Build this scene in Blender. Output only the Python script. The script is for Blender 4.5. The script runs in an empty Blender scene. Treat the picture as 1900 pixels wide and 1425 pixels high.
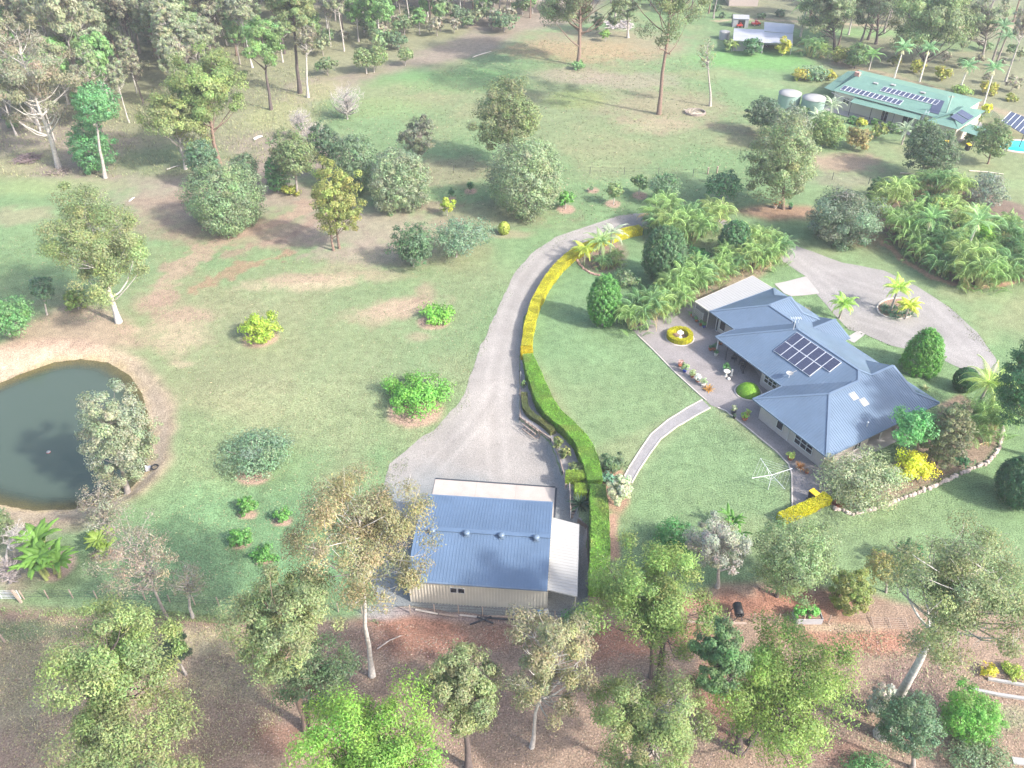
import bpy, math, random
import numpy as np
from mathutils import Vector
R = math.radians
SC = bpy.context.scene
COL = SC.collection
rng = np.random.default_rng(11)
random.seed(11)

# ---------------------------------------------------------------- camera, world, sun, exposure
FPX, PITCH, CAMH = 1550.0, R(38.5), 55.0
cd = bpy.data.cameras.new('camera'); cd.sensor_width = 36; cd.lens = FPX/1900*36; cd.clip_end = 3000
cam = bpy.data.objects.new('camera', cd); COL.objects.link(cam)
cam.location = (0, 0, CAMH); cam.rotation_euler = (math.pi/2-PITCH, 0, 0); SC.camera = cam
SUN_EL, SUN_AZ = R(37), R(120)          # azimuth clockwise from +Y
w = bpy.data.worlds.new('World'); SC.world = w; w.use_nodes = True
nt = w.node_tree; bg = nt.nodes['Background']
sky = nt.nodes.new('ShaderNodeTexSky'); sky.sky_type = 'NISHITA'; sky.sun_disc = False
sky.sun_elevation = SUN_EL; sky.sun_rotation = SUN_AZ; sky.air_density = 1.0; sky.dust_density = 3.0; sky.ozone_density = 1.0
nt.links.new(sky.outputs[0], bg.inputs[0]); bg.inputs[1].default_value = 0.15
sd = bpy.data.lights.new('sun', 'SUN'); sd.energy = 2.7; sd.angle = R(2.8); sd.color = (1, 0.95, 0.88)
so = bpy.data.objects.new('sun', sd); COL.objects.link(so); so.location = (60, -40, 80)
sv = Vector((math.sin(SUN_AZ)*math.cos(SUN_EL), math.cos(SUN_AZ)*math.cos(SUN_EL), math.sin(SUN_EL)))
so.rotation_euler = sv.to_track_quat('Z', 'Y').to_euler()
SC.view_settings.view_transform = 'Standard'; SC.view_settings.look = 'None'
SC.view_settings.gamma = 1; SC.view_settings.exposure = 1.55
SC.render.engine = 'CYCLES'; SC.cycles.max_bounces = 6; SC.cycles.transparent_max_bounces = 4
SC.cycles.volume_bounces = 0; SC.cycles.use_denoising = True

# ---------------------------------------------------------------- materials
MATS = {}
def mat(name, color=(.5, .5, .5), rough=.8, var=.12, scale=3.0, metal=0.0, bump=0.0, bscale=30.0, spec=.3, attr=False, trans=0.0, emit=None, fine=0.0):
    if name in MATS: return MATS[name]
    m = bpy.data.materials.new(name); MATS[name] = m; m.use_nodes = True
    n = m.node_tree.nodes; L = m.node_tree.links
    p = n['Principled BSDF']; p.inputs['Roughness'].default_value = rough
    p.inputs['Metallic'].default_value = metal; p.inputs['Specular IOR Level'].default_value = spec
    tc = n.new('ShaderNodeTexCoord'); src = None
    if attr:
        a = n.new('ShaderNodeAttribute'); a.attribute_name = 'Col'; src = a.outputs['Color']
    if var > 0:
        nz = n.new('ShaderNodeTexNoise'); nz.inputs['Scale'].default_value = scale; nz.inputs['Detail'].default_value = 6
        nz.inputs['Roughness'].default_value = .65
        L.new(tc.outputs['Object'], nz.inputs['Vector'])
        mr = n.new('ShaderNodeMapRange'); mr.inputs['From Min'].default_value = .3; mr.inputs['From Max'].default_value = .7
        mr.inputs['To Min'].default_value = 1-var; mr.inputs['To Max'].default_value = 1+var
        L.new(nz.outputs['Fac'], mr.inputs['Value'])
        f = mr.outputs['Result']
        if fine > 0:
            n2 = n.new('ShaderNodeTexNoise'); n2.inputs['Scale'].default_value = bscale; n2.inputs['Detail'].default_value = 3
            L.new(tc.outputs['Object'], n2.inputs['Vector'])
            m2 = n.new('ShaderNodeMapRange'); m2.inputs['From Min'].default_value = .3; m2.inputs['From Max'].default_value = .7
            m2.inputs['To Min'].default_value = 1-fine; m2.inputs['To Max'].default_value = 1+fine
            L.new(n2.outputs['Fac'], m2.inputs['Value'])
            mu = n.new('ShaderNodeMath'); mu.operation = 'MULTIPLY'; L.new(f, mu.inputs[0]); L.new(m2.outputs['Result'], mu.inputs[1]); f = mu.outputs[0]
        vm = n.new('ShaderNodeVectorMath'); vm.operation = 'SCALE'
        if src is not None: L.new(src, vm.inputs[0])
        else: vm.inputs[0].default_value = color
        L.new(f, vm.inputs['Scale']); src = vm.outputs[0]
    if src is not None: L.new(src, p.inputs['Base Color'])
    else: p.inputs['Base Color'].default_value = (*color, 1)
    if bump > 0:
        nb = n.new('ShaderNodeTexNoise'); nb.inputs['Scale'].default_value = bscale; nb.inputs['Detail'].default_value = 4
        L.new(tc.outputs['Object'], nb.inputs['Vector'])
        b = n.new('ShaderNodeBump'); b.inputs['Strength'].default_value = bump; b.inputs['Distance'].default_value = .1
        L.new(nb.outputs['Fac'], b.inputs['Height']); L.new(b.outputs[0], p.inputs['Normal'])
    if trans > 0:
        t = n.new('ShaderNodeBsdfTranslucent'); mx = n.new('ShaderNodeMixShader'); mx.inputs[0].default_value = trans
        if src is not None: L.new(src, t.inputs[0])
        else: t.inputs[0].default_value = (*color, 1)
        L.new(p.outputs[0], mx.inputs[1]); L.new(t.outputs[0], mx.inputs[2]); L.new(mx.outputs[0], n['Material Output'].inputs[0])
    return m
M_LEAF = mat('leaf', attr=True, rough=.5, var=.0, trans=.42, spec=.4)
M_BARK = mat('bark', attr=True, rough=.9, var=.35, scale=4.0)
M_GROUND = mat('ground_soil_and_grass', attr=True, rough=.95, var=.20, scale=1.1, bump=.7, bscale=8.0, fine=.42, spec=.1)
M_GRAVEL = mat('gravel', attr=True, rough=.95, var=.12, scale=.3, bump=.5, bscale=11.0, fine=.26, spec=.15)
M_PAVE = mat('paving_gravel', (.235, .215, .21), .9, .14, .5, bump=.3, bscale=10, fine=.2, spec=.2)
M_PATH = mat('path_gravel', (.25, .24, .24), .9, .12, .8, bump=.3, bscale=12, fine=.2, spec=.2)
M_CONC = mat('concrete', (.39, .345, .31), .85, .10, .6, fine=.06, bscale=12, spec=.2)
M_CONC2 = mat('pale_concrete', (.34, .32, .305), .85, .08, .5, fine=.05, bscale=12, spec=.2)
M_EDGE = mat('edging_concrete', (.48, .43, .38), .85, .15, 2.0)
M_BLUE = mat('blue_steel_roof', (.098, .152, .236), .5, .13, .35, spec=.5)
M_BLUE2 = mat('blue_ridge_cap', (.13, .18, .25), .4, .05, .5, spec=.5)
M_HROOF = mat('house_roof_steel', (.125, .176, .245), .26, .12, .3, spec=.5)
M_CREAM = mat('cream_steel', (.52, .48, .41), .55, .05, .7, spec=.4)
M_WHITE = mat('white_steel', (.325, .32, .31), .5, .03, .7, spec=.4)
M_BRICK = mat('pale_brick', (.44, .39, .365), .85, .08, 6.0, fine=.08, bscale=20)
M_GLASS = mat('window_glass', (.015, .02, .03), .12, 0, spec=.8)
M_FRAME = mat('white_frame', (.60, .59, .58), .5, .02, 2)
M_DARKM = mat('dark_metal', (.05, .055, .065), .5, .05, 3)
M_CELL = mat('solar_cell', (.05, .058, .10), .25, .15, 5.0, spec=.7)
M_ALU = mat('aluminium', (.72, .73, .75), .4, .04, 3, metal=.2)
M_GREENR = mat('green_steel_roof', (.13, .235, .19), .5, .12, .5, spec=.4)
M_GREYR = mat('grey_zinc_roof', (.40, .40, .43), .45, .10, .7, metal=.15, spec=.5)
M_TIMBER = mat('weathered_timber', (.36, .28, .23), .9, .25, 4)
M_DTIMBER = mat('dark_timber', (.14, .11, .10), .9, .25, 4)
M_TERRA = mat('terracotta', (.48, .16, .08), .8, .12, 6)
M_STONE = mat('white_stone', (.70, .66, .60), .85, .08, 5)
M_BLACK = mat('black_plastic', (.02, .02, .022), .45, .1, 4)
M_YELP = mat('yellow_plastic', (.75, .50, .03), .5, .05, 4)
M_BLUEP = mat('blue_glaze', (.03, .06, .35), .3, .05, 4)
M_TANK = mat('green_tank_steel', (.27, .38, .33), .5, .06, 2)
M_RED = mat('red_paint', (.50, .05, .04), .4, .05, 3)
M_DSTONE = mat('garden_stone', (.30, .25, .22), .9, .3, 3)
M_CORE = mat('hedge_stem', (.06, .055, .03), .9, .2, 8)
M_MULCH = mat('bark_mulch', (.26, .17, .13), .95, .3, 6, bump=.4, bscale=14, fine=.25)

# ---------------------------------------------------------------- object helpers
def tag(o, label=None, cat=None, group=None, kind=None):
    if label: o['label'] = label
    if cat: o['category'] = cat
    if group: o['group'] = group
    if kind: o['kind'] = kind
    return o
def empty(name, loc, label=None, cat=None, group=None, rz=0):
    o = bpy.data.objects.new(name, None); COL.objects.link(o); o.location = loc; o.rotation_euler = (0, 0, rz)
    o.empty_display_size = .3
    return tag(o, label, cat, group)
def link(name, me, parent=None, loc=None, label=None, cat=None, group=None, kind=None):
    o = bpy.data.objects.new(name, me); COL.objects.link(o)
    if parent is not None: o.parent = parent
    if loc is not None: o.location = loc
    return tag(o, label, cat, group, kind)
def copy_tree(o, parent=None):
    c = o.copy(); COL.objects.link(c); c.parent = parent
    for ch in list(o.children): copy_tree(ch, c)
    return c

class MB:
    """collects quads/tris with a colour and a material slot"""
    def __init__(s): s.v = []; s.f = []; s.c = []; s.mi = []; s.mats = []; s.n = 0; s.sm = []
    def slot(s, m):
        if m not in s.mats: s.mats.append(m)
        return s.mats.index(m)
    def add(s, V, F, m, col=None, smooth=False):
        V = np.asarray(V, float).reshape(-1, 3); k = s.slot(m)
        s.v.append(V)
        c = np.ones((len(V), 3))
        if col is not None: c = np.broadcast_to(np.asarray(col, float), (len(V), 3))
        s.c.append(c)
        if isinstance(F, np.ndarray): gs = [F]
        else:
            by = {}
            for f in F: by.setdefault(len(f), []).append(f)
            gs = [np.array(q, int) for q in by.values()]
        for q in gs:
            s.f.append(q+s.n); s.mi.append((len(q), k)); s.sm.append(smooth)
        s.n += len(V)
    def box(s, c, size, m, rz=0.0, col=None):
        x, y, z = size[0]/2, size[1]/2, size[2]/2
        V = np.array([(-x,-y,-z),(x,-y,-z),(x,y,-z),(-x,y,-z),(-x,-y,z),(x,-y,z),(x,y,z),(-x,y,z)])
        ca, sa = math.cos(rz), math.sin(rz)
        V = np.stack([V[:,0]*ca-V[:,1]*sa, V[:,0]*sa+V[:,1]*ca, V[:,2]], 1)+np.array(c)
        s.add(V, np.array([(0,3,2,1),(4,5,6,7),(0,1,5,4),(1,2,6,5),(2,3,7,6),(3,0,4,7)]), m, col)
    def hexa(s, V, m, col=None):      # 8 corners: bottom 4, top 4
        s.add(V, np.array([(0,3,2,1),(4,5,6,7),(0,1,5,4),(1,2,6,5),(2,3,7,6),(3,0,4,7)]), m, col)
    def bar(s, a, b, w, h, m, up=(0, 0, 1), col=None):
        a = np.array(a, float); b = np.array(b, float); d = b-a; d /= np.linalg.norm(d)+1e-9
        u = np.array(up, float); x = np.cross(d, u)
        if np.linalg.norm(x) < 1e-3: x = np.cross(d, (1, 0, 0))
        x /= np.linalg.norm(x); u = np.cross(x, d)
        x = x*w/2; u = u*h/2
        s.hexa([a-x-u, a+x-u, b+x-u, b-x-u, a-x+u, a+x+u, b+x+u, b-x+u], m, col)
    def tube(s, pts, rad, m, sides=6, col=None, cap=True):
        pts = np.asarray(pts, float); n = len(pts); rad = np.broadcast_to(np.asarray(rad, float), (n,))
        t = np.gradient(pts, axis=0); t /= np.linalg.norm(t, axis=1)[:, None]+1e-9
        ref = np.array([0, 0, 1.]) if abs(t[0, 2]) < .8 else np.array([1., 0, 0])
        a = np.cross(t, ref); a /= np.linalg.norm(a, axis=1)[:, None]+1e-9; b = np.cross(t, a)
        th = np.arange(sides)*2*math.pi/sides
        V = pts[:, None]+rad[:, None, None]*(np.cos(th)[None, :, None]*a[:, None]+np.sin(th)[None, :, None]*b[:, None])
        V = V.reshape(-1, 3); i = np.arange(n-1)[:, None]*sides; j = np.arange(sides)[None]; j2 = (j+1) % sides
        F = np.stack([i+j, i+j2, i+sides+j2, i+sides+j], -1).reshape(-1, 4)
        s.add(V, F, m, col, True)
        if cap: s.add(V[-sides:], [tuple(range(sides))], m, col)
    def lathe(s, prof, m, sides=16, c=(0, 0, 0), col=None, smooth=True, sx=1.0, sy=1.0, rz=0.0):
        prof = np.array(prof, float); th = np.arange(sides)*2*math.pi/sides
        X = prof[:, 0][:, None]*np.cos(th)*sx; Y = prof[:, 0][:, None]*np.sin(th)*sy
        ca, sa = math.cos(rz), math.sin(rz)
        V = np.stack([X*ca-Y*sa+c[0], X*sa+Y*ca+c[1], np.broadcast_to(prof[:, 1][:, None]+c[2], X.shape)], -1).reshape(-1, 3)
        i = np.arange(len(prof)-1)[:, None]*sides; j = np.arange(sides)[None]; j2 = (j+1) % sides
        s.add(V, np.stack([i+j, i+j2, i+sides+j2, i+sides+j], -1).reshape(-1, 4), m, col, smooth)
    def poly(s, P, m, col=None): s.add(P, [tuple(range(len(P)))], m, col)
    def mesh(s, name):
        me = bpy.data.meshes.new(name)
        V = np.concatenate(s.v); C = np.concatenate(s.c)
        me.vertices.add(len(V)); me.vertices.foreach_set('co', V.astype(np.float32).ravel())
        loops = np.concatenate([f.ravel() for f in s.f]); me.loops.add(len(loops)); me.loops.foreach_set('vertex_index', loops.astype(np.int32))
        sizes = np.concatenate([np.full(len(f), f.shape[1]) for f in s.f]); starts = np.concatenate([[0], np.cumsum(sizes)[:-1]])
        me.polygons.add(len(sizes)); me.polygons.foreach_set('loop_start', starts.astype(np.int32))
        me.polygons.foreach_set('material_index', np.concatenate([np.full(n, k) for n, k in s.mi]).astype(np.int32))
        me.polygons.foreach_set('use_smooth', np.concatenate([np.full(n, sm) for (n, k), sm in zip(s.mi, s.sm)]))
        for m in s.mats: me.materials.append(m)
        a = me.attributes.new('Col', 'FLOAT_COLOR', 'POINT')
        a.data.foreach_set('color', np.concatenate([C, np.ones((len(C), 1))], 1).astype(np.float32).ravel())
        me.update(calc_edges=True); return me
    def build(s, name, parent=None, loc=None, label=None, cat=None, group=None, kind=None):
        return link(name, s.mesh(name), parent, loc, label, cat, group, kind)

# ---------------------------------------------------------------- photograph pixel -> world
CP, SP = math.cos(PITCH), math.sin(PITCH)
def ray(px, py):
    u = px-950.; v = py-712.5
    return np.array([u, FPX*CP-v*SP, -(FPX*SP+v*CP)])
def PZ(px, py, z=0.0):
    d = ray(px, py); t = (z-CAMH)/d[2]; return np.array([d[0]*t, d[1]*t, z])
def proj(X):
    x, y, z = X; z = z-CAMH; d = y*CP-z*SP; up = y*SP+z*CP
    return 950+FPX*x/d, 712.5-FPX*up/d, d
def smooth(a, b, x):
    t = np.clip((x-a)/(b-a), 0, 1); return t*t*(3-2*t)
def sdf(poly, X, Y):
    """signed distance to a closed polygon, positive inside"""
    poly = np.asarray(poly)[:, :2]; d = np.full(X.shape, 1e9); ins = np.zeros(X.shape, bool)
    n = len(poly)
    for i in range(n):
        a = poly[i]; b = poly[(i+1) % n]; e = b-a; L = e@e+1e-9
        t = np.clip(((X-a[0])*e[0]+(Y-a[1])*e[1])/L, 0, 1)
        d = np.minimum(d, (X-a[0]-t*e[0])**2+(Y-a[1]-t*e[1])**2)
        c = (a[1] > Y) != (b[1] > Y)
        with np.errstate(divide='ignore', invalid='ignore'):
            xi = (b[0]-a[0])*(Y-a[1])/(b[1]-a[1]+1e-12)+a[0]
        ins ^= c & (X < xi)
    d = np.sqrt(d); return np.where(ins, d, -d)
def vnoise(X, Y, s, seed=0):
    x = X/s; y = Y/s; xi = np.floor(x).astype(np.int64); yi = np.floor(y).astype(np.int64); fx = x-xi; fy = y-yi
    fx = fx*fx*(3-2*fx); fy = fy*fy*(3-2*fy)
    def h(i, j):
        n = (i*374761393+j*668265263+seed*974634777) & 0x7fffffff; n = ((n ^ (n >> 13))*1274126177) & 0x7fffffff
        return ((n ^ (n >> 16)) & 0xffff)/65535.
    return (h(xi, yi)*(1-fx)+h(xi+1, yi)*fx)*(1-fy)+(h(xi, yi+1)*(1-fx)+h(xi+1, yi+1)*fx)*fy
def fbm(X, Y, s, seed=0, o=4):
    r = 0; a = .5
    for k in range(o): r = r+a*vnoise(X, Y, s/2**k, seed+k*7); a *= .5
    return r/(1-.5**o)

# terrain: pond hollow, lowered shed yard, slightly raised house pad
SHORE = [PZ(*p, -.8) for p in [(-60,735),(0,712),(50,690),(100,673),(150,667),(200,673),(240,697),(262,730),(273,770),(278,812),(275,850),(262,885),(232,915),(185,935),(130,945),(60,947),(0,935),(-90,905),(-150,850),(-140,780)]]
BANK = [PZ(*p) for p in [(-200,690),(-60,655),(0,640),(60,628),(130,627),(200,640),(262,668),(300,705),(322,752),(326,800),(314,850),(290,890),(262,915),(215,945),(150,968),(60,972),(-60,960),(-220,900)]]
WALLP = [PZ(*p)[:2] for p in [(965,560),(965,690),(965,775),(1023,815),(1045,875),(1052,903),(1072,912),(1074,962),(1091,975),(1093,1060),(1093,1135),(1080,1200)]]
YARD = WALLP+[np.array(p) for p in [(5, 30), (-30, 30), (-34, 70), (-6, 82)]]
HC = PZ(1396.8, 740, 2.6); HE1 = PZ(1534.7, 848.4, 2.6)-HC; HE1[2] = 0; HE1 /= np.linalg.norm(HE1); HE2 = np.array([-HE1[1], HE1[0], 0])
HYAW = math.atan2(HE1[1], HE1[0])
def hw(u, v, z=0.0): return HC*np.array([1, 1, 0])+HE1*u+HE2*v+np.array([0, 0, z])
PAD = [hw(*p) for p in [(-18, 1), (-18, 18), (11, 17), (11, -1.5), (-1, -1.5)]]
def G(X, Y):
    X = np.asarray(X, float); Y = np.asarray(Y, float)
    a = sdf(BANK, X, Y); b = sdf(SHORE, X, Y)
    t = np.clip(a/(a-b+1e-6), 0, 1)
    z = np.where(a > 0, np.where(b > 0, -.8-np.minimum(b*.35, 1.8), -.8*t*t*(3-2*t)), 0)
    y = sdf(YARD, X, Y)
    east = smooth(-6, -1, X) * smooth(39, 44, Y)
    soft = smooth(0, 9, y); hard = smooth(0, .35, y)
    prof = smooth(72, 58, Y)
    z = z-1.0*prof*(east*hard+(1-east)*soft)*smooth(32, 41, Y)
    p = sdf(PAD, X, Y); z = z+.30*smooth(-5, 0, p)
    return z
def PG(px, py, dz=0.0):
    z = 0.0
    for _ in range(8):
        p = PZ(px, py, z+dz); z = .5*z+.5*float(G(p[0:1], p[1:2])[0])
    p = PZ(px, py, z+dz); return np.array([p[0], p[1], z])
def SCL(px, py):
    p = PG(px, py); return FPX/proj(p)[2]
def pw(pts): return [PG(*p) for p in pts]

# ---------------------------------------------------------------- ground
def axis(a, b, f):
    o = [a]
    while o[-1] < b: o.append(o[-1]+f(o[-1]))
    return np.array(o)
xr = axis(0, 150, lambda t: .30 if t < 38 else .30+(t-38)*.007)
far = np.array([190, 260, 400, 700, 1300])
xs = np.concatenate([-far[::-1], -xr[:0:-1], xr, far])
ys = np.concatenate([[-700, -300, -120, -50, -10, 8], axis(16, 240, lambda t: .27 if t < 60 else .27+(t-60)*.0035), [262, 300, 380, 550, 900, 1600]])
GX, GY = np.meshgrid(xs, ys); GZ = G(GX, GY)
GZ = GZ+(fbm(GX, GY, 30, 3, 2)-.5)*0.0
NX, NY = len(xs), len(ys)
C_LAWN = np.array([.138, .212, .100]); C_LAWN2 = np.array([.180, .216, .112]); C_DRY = np.array([.25, .22, .13])
C_DIRT = np.array([.26, .185, .14]); C_MAUVE = np.array([.235, .185, .155]); C_SAND = np.array([.35, .28, .195]); C_RED = np.array([.27, .135, .092])
n1 = fbm(GX, GY, 14, 1); n2 = fbm(GX, GY, 3.2, 2); n3 = fbm(GX, GY, .9, 5, 3); n4 = fbm(GX, GY, 30, 9, 3)
gc = C_LAWN[None, None]*(1-smooth(.42, .72, n4)[..., None])+C_LAWN2*smooth(.42, .72, n4)[..., None]
def lay(mask, col):
    global gc
    m = np.clip(mask, 0, 1)[..., None]; gc = gc*(1-m)+np.asarray(col)*m
lay(smooth(.52, .70, n1)*.4, C_DRY)
lay(smooth(.60, .75, n2)*.25, C_LAWN*1.25)
def zone(pts, col, amt=1., soft=3., nz=3.5, nzs=None):
    d = sdf(pw(pts), GX, GY)+((n1 if nzs is None else nzs)-.5)*2*nz+(n2-.5)*nz
    lay(smooth(-soft, soft, d)*amt, col)
def blob(px, py, rx, ry, col, amt=.8, rot=0., soft=.45, nz=.9):
    c = PG(px, py); s = FPX/proj(c)[2]; th = math.atan2(CAMH, c[1]); a = rx/s; b = ry/(s*math.sin(th))
    x = GX-c[0]; y = GY-c[1]; ca, sa = math.cos(rot), math.sin(rot)
    e = np.sqrt(((x*ca+y*sa)/a)**2+((-x*sa+y*ca)/b)**2)+(n2-.5)*nz+(n3-.5)*nz*.7+(n1-.5)*nz*.5
    lay(smooth(1+soft, 1-soft, e)*amt, col)
def track(pts, wd, col, amt=.8, nz=.8):
    P = pw(pts); d = np.full(GX.shape, 1e9)
    for a, b in zip(P[:-1], P[1:]):
        e = (b-a)[:2]; t = np.clip(((GX-a[0])*e[0]+(GY-a[1])*e[1])/(e@e+1e-9), 0, 1)
        d = np.minimum(d, np.hypot(GX-a[0]-t*e[0], GY-a[1]-t*e[1]))
    d = d+(n2-.5)*nz*2+(n3-.5)*nz*2
    lay(smooth(wd, wd*.35, d)*amt, col)
# woodland floor
zone([(-400,330),(0,330),(120,352),(240,345),(330,352),(480,340),(560,325),(640,300),(600,240),(575,190),(650,165),(740,132),(830,112),(930,98),(985,60),(1100,40),(1130,-60),(-400,-60)], C_MAUVE, .85)
zone([(-300,-20),(0,20),(700,10),(900,60),(700,120),(520,160),(450,250),(300,300),(200,250),(0,180)], np.array([.17,.20,.09]), .55, 4, 6, fbm(GX, GY, 9, 21))
blob(330,300,120,30,(.15,.22,.09),.6); blob(100,345,120,16,(.21,.26,.12),.7); blob(40,300,60,25,(.24,.25,.12),.6)
blob(520,215,60,25,(.26,.28,.13),.7); blob(590,170,50,20,(.28,.28,.14),.6); blob(560,400,150,50,(.2,.2,.12),.4)
zone([(600,470),(900,440),(930,520),(880,640),(860,720),(760,800),(640,860),(520,800),(420,640),(420,520)], np.array([.215,.21,.125]), .22, 5, 7)
zone([(300,560),(600,560),(700,700),(560,800),(340,740)], np.array([.21,.21,.125]), .28, 4, 6, fbm(GX, GY, 8, 31))
zone([(700,150),(1150,110),(1300,170),(1380,260),(1100,290),(850,230)], np.array([.215,.205,.12]), .4, 5, 8, fbm(GX, GY, 12, 33))
for q in range(9): track([(430+q*45,900-q*8),(700+q*12,560-q*10)], .5, C_LAWN*1.12, .18, .3)
# middle paddock dirt
blob(400,360,170,40,C_MAUVE*1.15,.75); blob(330,400,110,45,C_DIRT,.6); blob(480,430,150,30,C_DIRT*1.1,.6); blob(540,435,60,25,C_DIRT*1.15,.55)
blob(690,420,140,45,C_MAUVE*1.2,.65); blob(800,320,110,25,C_DIRT,.5); blob(900,400,130,22,C_DIRT,.4); blob(700,470,110,28,C_MAUVE*1.25,.65)
track([(610,365),(520,410),(430,440),(370,470),(330,500),(300,535),(285,560)], 2.2, C_DIRT*1.2, .75, 1.6)
track([(600,395),(540,440),(470,455),(420,475)], 1.2, C_DIRT, .7); track([(530,470),(450,495),(390,520),(365,540)], 1.3, C_DIRT*np.array([1.12,.85,.82]), .6, 1.6)
blob(585,523,105,13,C_SAND*1.15,.7,.15,.6,1.4); blob(560,515,60,10,C_DIRT*1.2,.6); blob(735,575,80,17,C_DIRT*1.4,.8,.3,.6,1.4); blob(790,545,20,25,C_DIRT*1.1,.6); blob(705,510,60,12,C_SAND*.9,.5); blob(640,500,70,14,C_SAND*.85,.4)
blob(335,615,55,45,C_SAND*1.0,.75,.3,.6,1.4); blob(350,585,50,15,C_DIRT*1.15,.7); blob(778,625,28,10,C_DIRT*1.2,.5); blob(340,675,25,7,C_SAND,.6); blob(240,612,25,8,C_SAND*1.1,.8); blob(280,560,40,22,C_DIRT*1.1,.7)
blob(40,500,110,50,C_LAWN*.95,.6); blob(35,400,60,16,C_SAND*.8,.5); blob(100,560,60,15,C_DRY,.4)
# far paddock
blob(1130,85,150,28,C_DIRT*1.1,.6); blob(1070,95,120,16,(.33,.23,.13),.5); blob(1230,200,110,28,C_SAND*.75,.6); blob(1060,140,80,12,C_MAUVE*1.3,.5); blob(1170,150,90,14,C_MAUVE*1.3,.5); blob(1220,232,70,14,C_SAND*.85,.6)
blob(760,170,120,20,C_DRY,.4); blob(700,200,90,18,(.2,.26,.11),.5); blob(850,150,130,20,(.12,.25,.09),.5); blob(1400,110,120,16,(.13,.27,.09),.8); blob(1060,185,60,14,(.22,.27,.09),.5)
blob(1560,300,70,16,C_DIRT*1.15,.8); blob(1400,260,80,14,C_DRY,.6); blob(1380,240,60,10,C_DIRT,.4); blob(1560,335,60,12,C_MAUVE,.4)
zone([(1330,20),(1500,60),(1560,90),(1480,105),(1540,130),(1640,125),(1760,175),(1840,205),(1990,250),(2100,100),(2000,-40),(1330,-40)], np.array([.19,.175,.12]), .65, 2.5)
blob(1560,60,130,8,(.16,.27,.11),.8); blob(1780,85,90,9,(.13,.2,.09),.8); blob(1850,45,90,14,C_SAND*.8,.5); track([(1550,118),(1650,140),(1760,175),(1860,208),(1960,235)], 2.2, C_SAND*.8, .8)
blob(1800,20,120,8,(.2,.3,.12),.6); track([(1330,38),(1420,36),(1560,44),(1700,50),(1900,50)], 1.0, C_SAND*1.05, .8)
zone([(1630,205),(1760,240),(1900,300),(1960,340),(2050,300),(1900,240)], C_DRY*.8, .5, 2)
# under trees by the loop
zone([(1350,390),(1420,378),(1500,380),(1540,395),(1500,408),(1430,412)], np.array([.27,.15,.11]), .8, 1.2, 1.2); blob(1600,440,60,16,C_RED*1.1,.5)
track([(1640,450),(1680,485),(1730,515),(1790,532),(1850,530),(1910,515)], .7, np.array([.42,.25,.17]), .9, .3)
blob(800,383,50,10,C_DIRT,.6); blob(945,435,40,7,C_SAND*.8,.6)
# pond bank
d_b = sdf(BANK, GX, GY); d_s = sdf(SHORE, GX, GY)
lay(smooth(-1.0, .8, d_b+(n2-.5)*2), C_SAND*(.85)+.0); 
lay(smooth(.2, 2., d_b+(n2-.5)*1.5)*.7, np.array([.40,.31,.23])); lay(smooth(-2.6,-.9,d_s+(n3-.5)*1.5)*.5, C_SAND*1.25)
lay(smooth(-1.2, .2, d_s+(n3-.5)*1.6+(n2-.5)*1.2)*.6, np.array([.27,.21,.10])); lay(smooth(0, 2.2, d_s), np.array([.10,.10,.05])); lay(smooth(0,1.,d_s)*smooth(2.6,.4,d_s)*.7, np.array([.30,.23,.05]))
zone([(0,640),(60,600),(130,560),(190,575),(230,600),(260,640),(180,640),(60,650),(0,665),(-150,690),(-150,650)], C_DIRT*1.2, .75, 1.2, 1.2)
blob(120,975,110,14,(.28,.2,.16),.7); blob(20,1050,60,60,(.30,.22,.18),.7); blob(110,1050,28,26,(.36,.26,.21),.8,0,.2,.3); blob(195,1028,24,12,(.36,.24,.18),.8,0,.2,.3)
# lower lawns: richer green
zone([(140,985),(330,900),(520,900),(690,960),(700,1130),(440,1135),(150,1115)], C_LAWN*np.array([.85,1.0,1.02]), .8, 2.5)
blob(690,900,40,60,(.12,.24,.1),.4); blob(600,760,120,60,(.22,.24,.13),.4); blob(570,640,160,60,(.20,.23,.12),.4)
blob(1130,640,150,60,(.17,.24,.125),.4); blob(1330,860,110,50,(.175,.25,.13),.4)
zone([(985,650),(975,610),(990,560),(1020,510),(1070,470),(1190,425),(1200,600),(1305,740),(1180,880),(1150,1010),(1400,960),(1470,940),(1440,850),(1310,750),(1100,830)], C_LAWN*np.array([.92,1.06,1.05]), .5, 1.0, 1.0)
# bottom: beyond the fence
zone([(-300,1128),(0,1124),(150,1132),(440,1140),(690,1140),(740,1130),(860,1140),(1060,1145),(1110,1110),(1300,1105),(1330,1085),(1480,1080),(1560,1100),(1700,1120),(2100,1150),(2100,1700),(-300,1700)], np.array([.25,.172,.132]), .92, .6, .8)
blob(60,1260,150,90,(.27,.25,.15),.7); blob(30,1170,90,16,(.14,.22,.1),.7); blob(330,1190,140,26,(.38,.33,.2),.75); blob(400,1260,110,40,(.32,.26,.17),.7); blob(120,1370,130,50,(.3,.25,.17),.6)
blob(820,1185,120,36,C_RED,.85); blob(760,1155,70,14,C_RED*1.15,.7); blob(1110,1195,100,34,C_RED*1.15,.85); blob(1420,1120,160,26,C_RED*1.1,.9); blob(1560,1180,120,30,C_RED,.7); blob(1330,1290,60,60,C_RED*1.05,.75); blob(1630,1190,60,20,C_RED*1.3,.6); blob(1560,1400,40,20,C_RED,.6); blob(520,1370,60,25,C_RED*.9,.5); blob(900,1300,100,60,(.26,.17,.13),.5); blob(1080,1300,120,70,(.27,.19,.14),.5); blob(1270,1180,60,25,C_RED*1.1,.7)
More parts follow.
